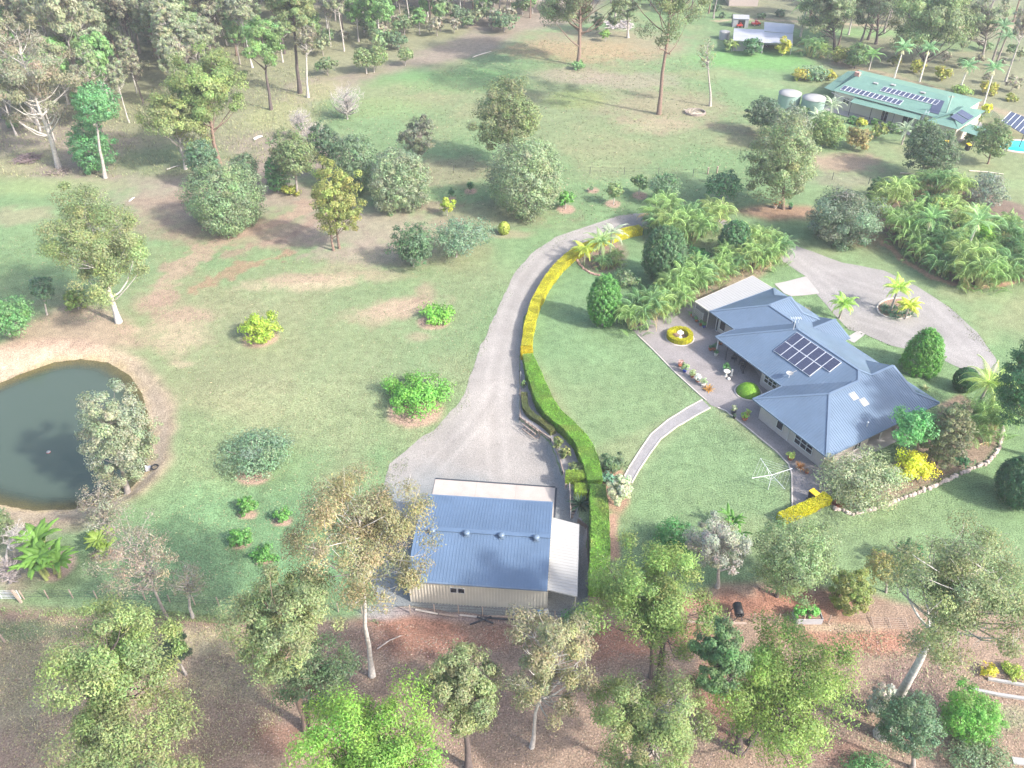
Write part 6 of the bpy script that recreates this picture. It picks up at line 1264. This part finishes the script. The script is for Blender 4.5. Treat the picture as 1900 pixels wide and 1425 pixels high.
# clothesline
c = PG(1425, 908); e = empty('clothesline', tuple(c), 'rotary clothesline with four silver arms on the lower lawn', 'clothesline'); hub = np.array([0, 0, 1.75]); b = MB(); b.tube([(0,0,-.05), (0,0,1.9)], .035, M_ALU, 8); b.build('pole', e); tips = []
for px in [(1404,852),(1471,872),(1458,920),(1388,899)]:
    p_ = PZ(*px, 2.0+c[2])-c; tips.append(p_)
cen = sum(tips)/4; rr = 2.05; a0_ = math.atan2(tips[0][1]-cen[1], tips[0][0]-cen[0]); tips = [np.array([rr*math.cos(a0_-k*math.pi/2), rr*math.sin(a0_-k*math.pi/2), 2.05]) for k in range(4)]
for p_ in tips:
    b = MB(); b.tube([hub+[0,0,.1], p_], .022, M_ALU, 6); b.tube([(0,0,1.25), p_*[.45,.45,0]+[0,0,1.97]], .014, M_ALU, 6); b.build('arm', e)
b = MB()
for k in range(1, 6):
    f_ = k/5
    for i in range(4): b.tube([tips[i]*[f_,f_,1]+[0,0,-.1*(1-f_)], tips[(i+1) % 4]*[f_,f_,1]+[0,0,-.1*(1-f_)]], .006, M_ALU, 3)
b.build('line', e)
e = empty('trailer_rack', tuple(PG(978,797)), 'rusty tubular steel rack standing against the timber retaining wall', 'rack'); b = MB(); A_ = PG(975,793)-PG(978,797); B_ = PG(1000,812)-PG(978,797); Dn = np.array([-.35, -.3, 0])
for z in (.1, .75): b.bar(A_+[0,0,z], B_+[0,0,z], .06, .06, M_TIMBER); b.bar(A_+Dn+[0,0,z], B_+Dn+[0,0,z], .06, .06, M_TIMBER)
for k in range(5): q = A_+(B_-A_)*k/4; b.bar(q, q+[0,0,1.0], .06, .06, M_DTIMBER, up=(1,0,0)); b.bar(q+[0,0,.1], q+Dn+[0,0,.1], .05, .05, M_DTIMBER)
b.build('frame', e)
# wheelie bins
def bin_(base, lid, label, rz=0):
    e = empty('wheelie_bin', tuple(base), label, 'bin', rz=rz); b = MB(); b.hexa([(-.24,-.28,.05),(.24,-.28,.05),(.24,.28,.05),(-.24,.28,.05),(-.29,-.36,1.0),(.29,-.36,1.0),(.29,.36,1.0),(-.29,.36,1.0)], M_BLACK); b.build('body', e); b = MB(); b.hexa([(-.31,-.4,1.0),(.31,-.4,1.0),(.31,.38,1.03),(-.31,.38,1.03),(-.29,-.36,1.07),(.29,-.36,1.07),(.29,.34,1.12),(-.29,.34,1.12)], lid); b.build('lid', e)
    for x in (-.26, .26): b = MB(); b.tube([(x-.03,.32,.1),(x+.03,.32,.1)], .1, M_BLACK, 10); b.build('wheel', e)
bin_(PG(1506,928), M_YELP, 'wheelie bin with bright yellow lid behind the yellow hedge', .6); bin_(nw(22.6,-3.4), M_YELP, 'yellow-lidded bin by the green roof corner and pole', .4); bin_(nw(25.6,-2.2), M_YELP, 'yellow-lidded bin right of the small green porch roof', .2)
# utility pole with transformer arm
b = MB(); c = PG(1744, 246); e = empty('utility_pole', tuple(c), 'tall pale green power pole before the green-roofed house', 'pole'); b.tube([(0,0,-.1),(0,0,6.4)], [.14,.11], mat('pole_green', (.32,.42,.36), .7, .1), 10); b.build('shaft', e); b = MB(); b.bar((-.5,0,6.1),(.5,0,6.1), .1, .1, M_TIMBER); b.build('crossarm', e)
# ladder against roof
c = nw(16.9,-1.6); e = empty('ladder', tuple(c), 'aluminium ladder leaning on the green roof of the far house', 'ladder'); tp_ = nw(16.9,.6,3.6)-c
for s_ in (-.25, .25): b = MB(); b.bar(np.array(nf)*s_, tp_+nf*s_, .06, .06, M_ALU); b.build('rail', e)
b = MB()
for k in range(1, 12): b.bar(tp_*k/12-nf*.25, tp_*k/12+nf*.25, .04, .04, M_ALU)
b.build('rungs', e)
# fire ring
c = PG(1290, 210); rg = np.random.default_rng(3); b = MB()
for k in range(26): a = k/26*2*math.pi; b.box((1.75*math.cos(a), 1.45*math.sin(a), .17), (.42, .2, .4), M_DSTONE, a+math.pi/2)
b.build('fire_ring', None, tuple(c), 'round stone-walled fire ring filled with pale sticks in the far paddock', 'fire pit'); b = MB()
for k in range(26): a = rg.uniform(0, 6.28); x, y = rg.normal(size=2)*.6; d_ = np.array([math.cos(a), math.sin(a), 0])*.7; b.tube([np.array([x, y, .12+k*.012])-d_, np.array([x, y, .2+k*.012])+d_], .04, M_BARK, 5, (.6,.52,.42))
b.build('firewood', None, tuple(c), 'pale sticks heaped inside the stone fire ring', 'firewood')
def pile(px, n, L_, spread, col, label, r_=.05, cat='brush pile', name='brush_pile', hh=.5):
    c = PG(*px); rg = np.random.default_rng(int(px[0])); b = MB()
    for k in range(n): x, y = np.clip(rg.normal(size=2), -1.3, 1.3)*spread; z = abs(rg.normal())*hh*max(0, 1-math.hypot(x, y)/spread/2.5)+.05; d_ = unit(1, rg)[0]*L_*rg.uniform(.4, 1)*.5*np.array([1, 1, .35]); b.tube([np.array([x, y, z])-d_, np.array([x, y, z])+d_+[0, 0, .05]], [r_, r_*.5], M_BARK, 4, np.array(col)*rg.uniform(.7, 1.3))
    return b.build(name, None, tuple(c), label, cat)
pile((50,298), 160, 2.2, 1.1, (.20,.15,.15), 'dark heap of cut branches in the left wood'); pile((110,318), 50, 2.4, 1.0, (.22,.18,.16), 'scatter of dead wood at the foot of the leaning white gum', cat='dead wood', name='dead_wood', hh=.2)
pile((1148,48), 170, 3.0, 1.9, (.42,.38,.38), 'long heap of grey logs in the far paddock', .09, 'log heap', 'log_heap')
def logm(a, c, r_, col, label):
    A = PG(*a); Cc = PG(*c); b = MB(); m_ = (A+Cc)/2+[0, .15, 0]; b.tube([A+[0,0,r_], m_+[0,0,r_*1.3], Cc+[0,0,r_]], [r_, r_*.9, r_*.5], M_BARK, 7, col); b.build('log', label=label, cat='log')
logm((471,261),(487,255), .22, (.75,.7,.66), 'short white log in the grass behind the tree cluster'); logm((877,107),(912,96), .10, (.62,.55,.5), 'pale fallen branch at the creek side of the paddock'); logm((1155,42),(1175,46), .15, (.7,.66,.62), 'white log on top of the grey log heap'); logm((310,316),(335,308), .12, (.5,.46,.42), 'pale log beneath the big sage tree and bushy gum'); logm((1670,322),(1702,326), .1, (.6,.52,.42), 'thin pale log lying behind the palm bank'); logm((1798,318),(1862,324), .1, (.6,.52,.42), 'long thin log beneath the egg-shaped tree by the pool')
logm((240,375),(250,368), .12, (.62,.6,.58), 'pale log on the mauve dirt left of the big sage tree'); logm((700,1205),(745,1180), .06, (.4,.34,.3), 'fallen stick on the red soil beside the brown-leaved gum trunk')
# pond things
c = PZ(90,839,-.8); b = MB(); b.lathe([(0,-.05),(.16,-.03),(.2,.03),(.14,.1),(0,.12)], M_WHITE, 12, c); b.lathe([(.17,-.02),(.21,.03),(.17,.05)], M_RED, 12, c); b.build('pond_buoy', label='small red and white float on the pond', cat='float')
c = PG(288,868); b = MB(); b.lathe([(.34,.02),(.4,.1),(.34,.2),(.24,.12),(.34,.02)], M_BLACK, 18, c, sx=1, sy=1); b.build('tyre', label='black tyre at the pond bank under the willowy tree', cat='tyre'); c = PG(276,872); b = MB(); b.box(c+[0,0,.2], (.5,.35,.35), M_GREYR, .4); b.tube([c+[.3,0,.25], c+[.7,.2,.05], c+[1.1,.2,.02]], .03, M_BLACK, 5); b.tube([c+[-.15,0,.3], c+[-.15,0,.55]], .08, M_ALU, 8); b.build('water_pump', label='grey water pump next to the black tyre on the bank', cat='pump')
# ---------------------------------------------------------------- courtyard pots, furniture
def pot(px, r_, h, m, plant_, label, off=0.0, world=None, sz=1.0):
    c = PG(*px) if world is None else np.array(world); e = empty('potted_plant', tuple(c), label, 'potted plant'); b = MB(); b.lathe([(r_*.65,0),(r_*.95,h*.85),(r_*1.05,h*.86),(r_*1.05,h),(r_*.85,h),(r_*.8,h*.9),(0,h*.88)], m, 16); b.build('pot', e); rg = np.random.default_rng(int(px[0]*7+px[1]))
    kind, col, L_ = plant_
    if kind == 'spiky': mb, _ = spiky((0,0), 36, L_, .05, col, '', '', '', dz=h*.9, loc=c); link('plant', mb.mesh('spikes'), e)
    else:
        mb, _ = crown('bush', L_, L_*.9, 22, col, rg, density=.8); mb.v = [v+[0, 0, h+L_*.75] for v in mb.v]; mb.tube([(0,0,h*.8),(0,0,h+L_*.6)], .03, M_BARK, 5, (.2,.15,.1)); link('plant', mb.mesh('leaves'), e)
FL = (.42,.42,.34)
for px, r_, h, m, pl_, lb in [((1270,690), .26, .35, M_BLUEP, ('bush', (.2,.28,.12), .5), 'leafy plant in a cobalt blue pot on the courtyard edge'), ((1262,680), .25, .3, M_TERRA, ('bush', (.40,.26,.22), .38), 'pink flowering plant in a clay pot behind the blue pot'), ((1284,700), .22, .3, M_TERRA, ('bush', (.3,.36,.18), .42), 'pale flowered pot plant second from the blue pot'), ((1294,708), .24, .3, M_TERRA, ('bush', (.5,.5,.46), .42), 'white flowering pot plant midway along the courtyard edge'), ((1304,716), .24, .3, M_STONE, ('bush', (.28,.36,.2), .42), 'green and white pot plant beside the orange bromeliad'),
        ((1346,690), .26, .32, M_STONE, ('bush', (.12,.26,.10), .52), 'dark leafy shrub in a round pale pot at the veranda edge'), ((1325,650), .28, .35, M_TERRA, ('bush', (.06,.13,.07), .42), 'dark green plant in a clay pot at the veranda corner'), ((1328,660), .22, .3, M_STONE, ('bush', (.06,.15,.06), .3), 'small round plant in a pale pot in front of the clay pot'), ((1318,650), .24, .3, M_TERRA, ('bush', (.1,.16,.09), .25), 'low plant in a wide clay pot left of the dark green one'), ((1336,638), .32, .28, M_TERRA, ('spiky', (.15,.22,.1), .3), 'big shallow clay bowl with sparse shoots under the eave'),
        ((1381,779), .30, .32, M_TERRA, ('bush', (.20,.33,.06), .42), 'lime green plant in an orange clay pot at the slab corner'), ((1387,770), .2, .3, M_TERRA, ('bush', (.32,.40,.10), .28), 'slender yellow-green pot plant behind the orange pot'), ((1360,768), .28, .5, M_DARKM, ('bush', (.24,.27,.17), .38), 'silvery plant on a dark stand by the path junction'), ((1362,776), .16, .3, M_BLACK, ('bush', (.08,.12,.08), .18), 'tiny plant in a black pot under the silvery one'),
        ((1466,853), .28, .32, M_TERRA, ('bush', (.26,.33,.09), .46), 'yellowish leafy plant in a clay pot below the wide window'), ((1483,872), .30, .34, M_STONE, ('spiky', (.50,.24,.08), .75), 'copper spiky plant in a white pot near the house corner'), ((1496,878), .18, .2, M_TERRA, ('bush', (.25,.17,.1), .22), 'small brown plant in a clay pot past the copper spiky one'),
        ((1448,384), .3, .45, M_STONE, ('spiky', (.50,.22,.06), .7), 'orange plant in a pale pot, right pot under the tall full gum'), ((1438,386), .3, .45, M_STONE, ('spiky', (.55,.26,.08), .7), 'orange plant in a pale pot, leftmost under the tall full gum'), ((1466,388), .3, .4, M_DARKM, ('bush', (.09,.2,.08), .42), 'green plant in a dark pot rightmost under the tall full gum')]:
    pot(px, r_, h, m, pl_, lb)
for i, (x, y) in enumerate([(1284,588),(1292,597),(1300,604),(1306,608)]): pot((x, y), .2, .3, M_TERRA if i < 3 else M_BLUEP, ('bush', (.1,.2,.08), .32), ['first', 'second', 'third', 'last, blue-potted,'][i]+' of four potted plants below the white slatted screen')
b = MB(); 
for k in range(6): b.bar(hw(-16.6,6.55,.75+k*.22), hw(-14.9,6.45,.75+k*.22), .03, .13, M_WHITE)
for u in (-16.6,-14.9): b.bar(hw(u,6.55,.1), hw(u,6.5,2.0), .08, .08, M_WHITE, up=(1,0,0))
b.build('slatted_screen', label='white slatted privacy screen at the end of the patio', cat='screen')
def chair(c, rz, label):
    e = empty('chair', tuple(c), label, 'chair', 'dark chairs on the veranda', rz); b = MB(); b.box((0,0,.45), (.48,.46,.05), M_DARKM); b.build('seat', e); b = MB()
    for k in range(4): b.bar((-.22,.22,.6+k*.11), (.22,.22,.6+k*.11), .03, .05, M_DARKM)
    for x in (-.22,.22): b.bar((x,.22,.45),(x,.26,.98), .04, .04, M_DARKM, up=(0,1,0)); b.bar((x,-.2,.66),(x,.22,.66), .04, .03, M_DARKM)
    b.build('backrest', e)
    for x in (-.21,.21):
        for y in (-.2,.2): b = MB(); b.bar((x,y,0),(x,y,.66 if y < 0 else .45), .04, .04, M_DARKM, up=(0,1,0)); b.build('leg', e)
cz_ = ZP+.03
chair(hw(-7.7,4.9,cz_), HYAW+.3, 'dark metal chair at the left end of the veranda table'); chair(hw(-6.1,4.8,cz_), HYAW-.4, 'dark metal chair at the front right of the veranda table'); chair(hw(-6.9,6.1,cz_), HYAW+3.1, 'dark metal chair on the house side of the veranda table')
c = hw(-6.9,5.4,cz_); e = empty('table', tuple(c), 'dark round outdoor table under the veranda roof', 'table'); b = MB(); b.lathe([(0,.71),(.6,.71),(.6,.74),(0,.75)], M_DARKM, 20); b.build('tabletop', e)
for k in range(4): a = k*math.pi/2+.4; b = MB(); b.bar((.4*math.cos(a),.4*math.sin(a),0),(.35*math.cos(a),.35*math.sin(a),.71), .05, .05, M_DARKM, up=(0,1,0)); b.build('leg', e)
for px, lb in [((1347,698), 'white stone bird bath by the veranda edge')]:
    c = PG(*px); b = MB(); b.lathe([(.2,0),(.2,.06),(.09,.12),(.08,.5),(.14,.56),(.34,.64),(.36,.7),(.28,.68),(0,.64)], M_STONE, 18, c); b.build('bird_bath', label=lb, cat='bird bath')
c = PG(1357,697); b = MB(); b.lathe([(.16,0),(.16,.08),(.1,.12),(.13,.35),(.08,.5),(.12,.62),(.07,.7),(.09,.8),(.05,.88),(0,.9)], M_STONE, 12, c); b.build('statue', label='slim white garden statue right of the bird bath', cat='statue')
c = PG(1352,704); b = MB(); b.lathe([(.16,0),(.2,.1),(.14,.2),(0,.22)], M_STONE, 12, c); b.build('stone_bowl', label='low round stone bowl in front of the bird bath', cat='bowl')
c = PG(1196,611); b = MB(); b.lathe([(.5,.0),(.5,.1),(.4,.1),(.38,.0)], M_DSTONE, 20, c, sx=1.1); b.lathe([(0,.05),(.4,.05)], m_w, 20, c, sx=1.1); b.build('rock_pond', label='tiny stone-edged garden pond at the foot of the cane palms', cat='garden pond')
c = PG(967,703,.3); b = MB(); c = PG(966,704); b.tube([c, c+[0,0,1.0]], .05, M_WHITE, 8); b.build('white_post', label='white marker post at the top end of the timber retaining wall', cat='post')
# stone rim of the bed at the house corner
rim = pw([(1545,942),(1580,955),(1620,945),(1665,930),(1710,912),(1760,890),(1800,872),(1835,858),(1852,835),(1858,812),(1860,790)]); rg = np.random.default_rng(9); b = MB()
for a, c in zip(rim[:-1], rim[1:]):
    L_ = np.linalg.norm(c-a)
    for k in range(int(L_/.32)):
        p_ = a+(c-a)*(k+.5)/max(1, int(L_/.32)); s_ = rg.uniform(.75, 1.25); b.lathe([(.17*s_,-.05),(.2*s_,.08),(.15*s_,.2),(.0,.24)], M_BARK, 6, p_+rg.normal(size=3)*[.05,.05,.02], np.array((.48,.40,.36))*rg.uniform(.65, 1.2), smooth=False, sy=rg.uniform(.8, 1.3))
b.build('stone_border', label='curving border of loose rocks round the corner garden bed', cat='stone border')
c = PG(1112,508); b = MB(); P = [PG(1070,480), PG(1078,495), PG(1095,507), PG(1112,512)]
for a, c in zip(P[:-1], P[1:]):
    for k in range(6): p_ = a+(c-a)*k/6; b.lathe([(.16,0),(.18,.08),(.12,.2),(0,.22)], M_BARK, 6, p_+rg.normal(size=3)*[.06,.06,0], np.array((.42,.26,.22))*rg.uniform(.7, 1.2), smooth=False)
b.build('stone_border', label='reddish rock edging below the palm group by the yellow hedge', cat='stone border')
# blue clutter by the shed corner
c = PG(1002,1140); b = MB(); b.box(c+[0,0,.2], (.45,.35,.3), mat('blue_drum', (.10,.20,.32), .5, .1)); b.box(c+[.5,.1,.15], (.35,.4,.3), M_GREYR, .3); b.build('blue_crate', label='blue plastic crate against the shed corner near the white gum', cat='crate')
for i, (px, wd) in enumerate([((1345,46), .4), ((1338,47), .35)]): pass
# ---------------------------------------------------------------- ground litter, grass tufts (uncountable)
rg = np.random.default_rng(77); mb = MB()
def strew(poly, n, L_, W_, col, up=.15, nz=.3, h=.03):
    P = [PZ(*p) for p in poly]; A = np.array(P); X = rg.uniform(A[:, 0].min(), A[:, 0].max(), n*3); Y = rg.uniform(A[:, 1].min(), A[:, 1].max(), n*3); k = sdf(P, X, Y)+(fbm(X, Y, 3, 8)-.5)*3 > 0; k &= vnoise(X, Y, 1.7, 5)+rg.random(len(X))*.5 > nz+.25; X = X[k][:n]; Y = Y[k][:n]
    C = np.stack([X, Y, G(X, Y)+h], 1); N_ = np.tile([0, 0, 1.], (len(X), 1)) if up < 1 else unit(len(X), rg)*[1, 1, .2]
    leafquads(mb, C, N_, L_, W_, np.array(col)*rg.uniform(.6, 1.4, (len(X), 1)), rg, -2 if up >= 1 else 0, M_BARK)
strew([(-60,1140),(700,1145),(1110,1150),(1700,1160),(1980,1300),(1980,1500),(-60,1500)], 26000, .16, .05, (.34,.26,.20)); strew([(-60,1140),(700,1145),(1110,1150),(1700,1160),(1980,1300),(1980,1500),(-60,1500)], 7000, .3, .03, (.24,.18,.14))
mb.build('leaf_litter', kind='stuff', label='dry leaves and sticks scattered over the bare soil'); mb = MB()
strew([(-60,1140),(420,1150),(560,1290),(480,1400),(200,1500),(-60,1500)], 14000, .22, .035, (.40,.38,.2), up=1, h=.08); strew([(0,1128),(700,1135),(700,1145),(0,1142)], 2500, .3, .035, (.22,.30,.12), up=1, h=.12)
strew([(-100,330),(300,330),(560,300),(640,200),(560,120),(300,160),(0,240)], 14000, .5, .07, (.25,.27,.14), up=1, h=.16); strew([(-300,240),(0,230),(300,150),(560,110),(1000,10),(1000,-20),(-300,-20)], 9000, .6, .09, (.22,.24,.13), up=1, h=.2)
strew([(1560,1160),(1700,1170),(1900,1330),(1900,1400),(1500,1420)], 3000, .25, .04, (.25,.30,.16), up=1, h=.1)
PAD_ = [(-100,470),(200,400),(600,480),(900,430),(930,500),(860,720),(700,880),(690,1130),(150,1110),(330,900),(330,720),(200,600),(-100,600)]
strew(PAD_, 26000, .22, .05, (.155,.20,.09), nz=.1); strew(PAD_, 9000, .20, .05, (.30,.27,.16), nz=.2)
strew([(640,340),(1000,420),(1350,390),(1500,330),(1300,110),(1000,70),(620,200)], 16000, .4, .10, (.17,.205,.10), nz=.1); strew([(640,340),(1000,420),(1350,390),(1500,330),(1300,110),(1000,70),(620,200)], 6000, .35, .09, (.29,.26,.16), nz=.2)
strew([(990,560),(1080,470),(1180,610),(1300,735),(1150,860),(1060,760)], 7000, .14, .04, (.15,.22,.10), nz=.1); strew([(1180,900),(1330,765),(1440,845),(1465,930),(1380,960),(1900,850),(1900,940),(1500,1010),(1150,1000)], 9000, .14, .04, (.15,.22,.10), nz=.1)
for ed in ([(700,985),(712,900),(760,828),(850,750),(885,660),(930,560),(985,470),(1090,419)], [(1345,409),(1480,457),(1640,502),(1760,570),(1848,665)], [(1800,692),(1650,641),(1575,612)]):
    for a_, c_ in zip(ed[:-1], ed[1:]): strew([(a_[0]-9,a_[1]-5),(c_[0]-9,c_[1]-5),(c_[0]+7,c_[1]+3),(a_[0]+7,a_[1]+3)], 260, .22, .05, (.17,.21,.10), up=1, nz=.1, h=.04)
mb.build('grass_tufts', kind='stuff', label='dry grass tufts in the wood and beyond the fence')
# ---------------------------------------------------------------- haze
hz = bpy.data.materials.new('haze'); hz.use_nodes = True; nn = hz.node_tree.nodes; nn.remove(nn['Principled BSDF']); pv = nn.new('ShaderNodeVolumePrincipled'); pv.inputs['Color'].default_value = (.90,.93,1.0,1); pv.inputs['Density'].default_value = HAZE
hz.node_tree.links.new(pv.outputs[0], nn['Material Output'].inputs['Volume'])
b = MB(); b.box((0, 80, 28), (700, 620, 66), hz); b.build('haze', kind='stuff')
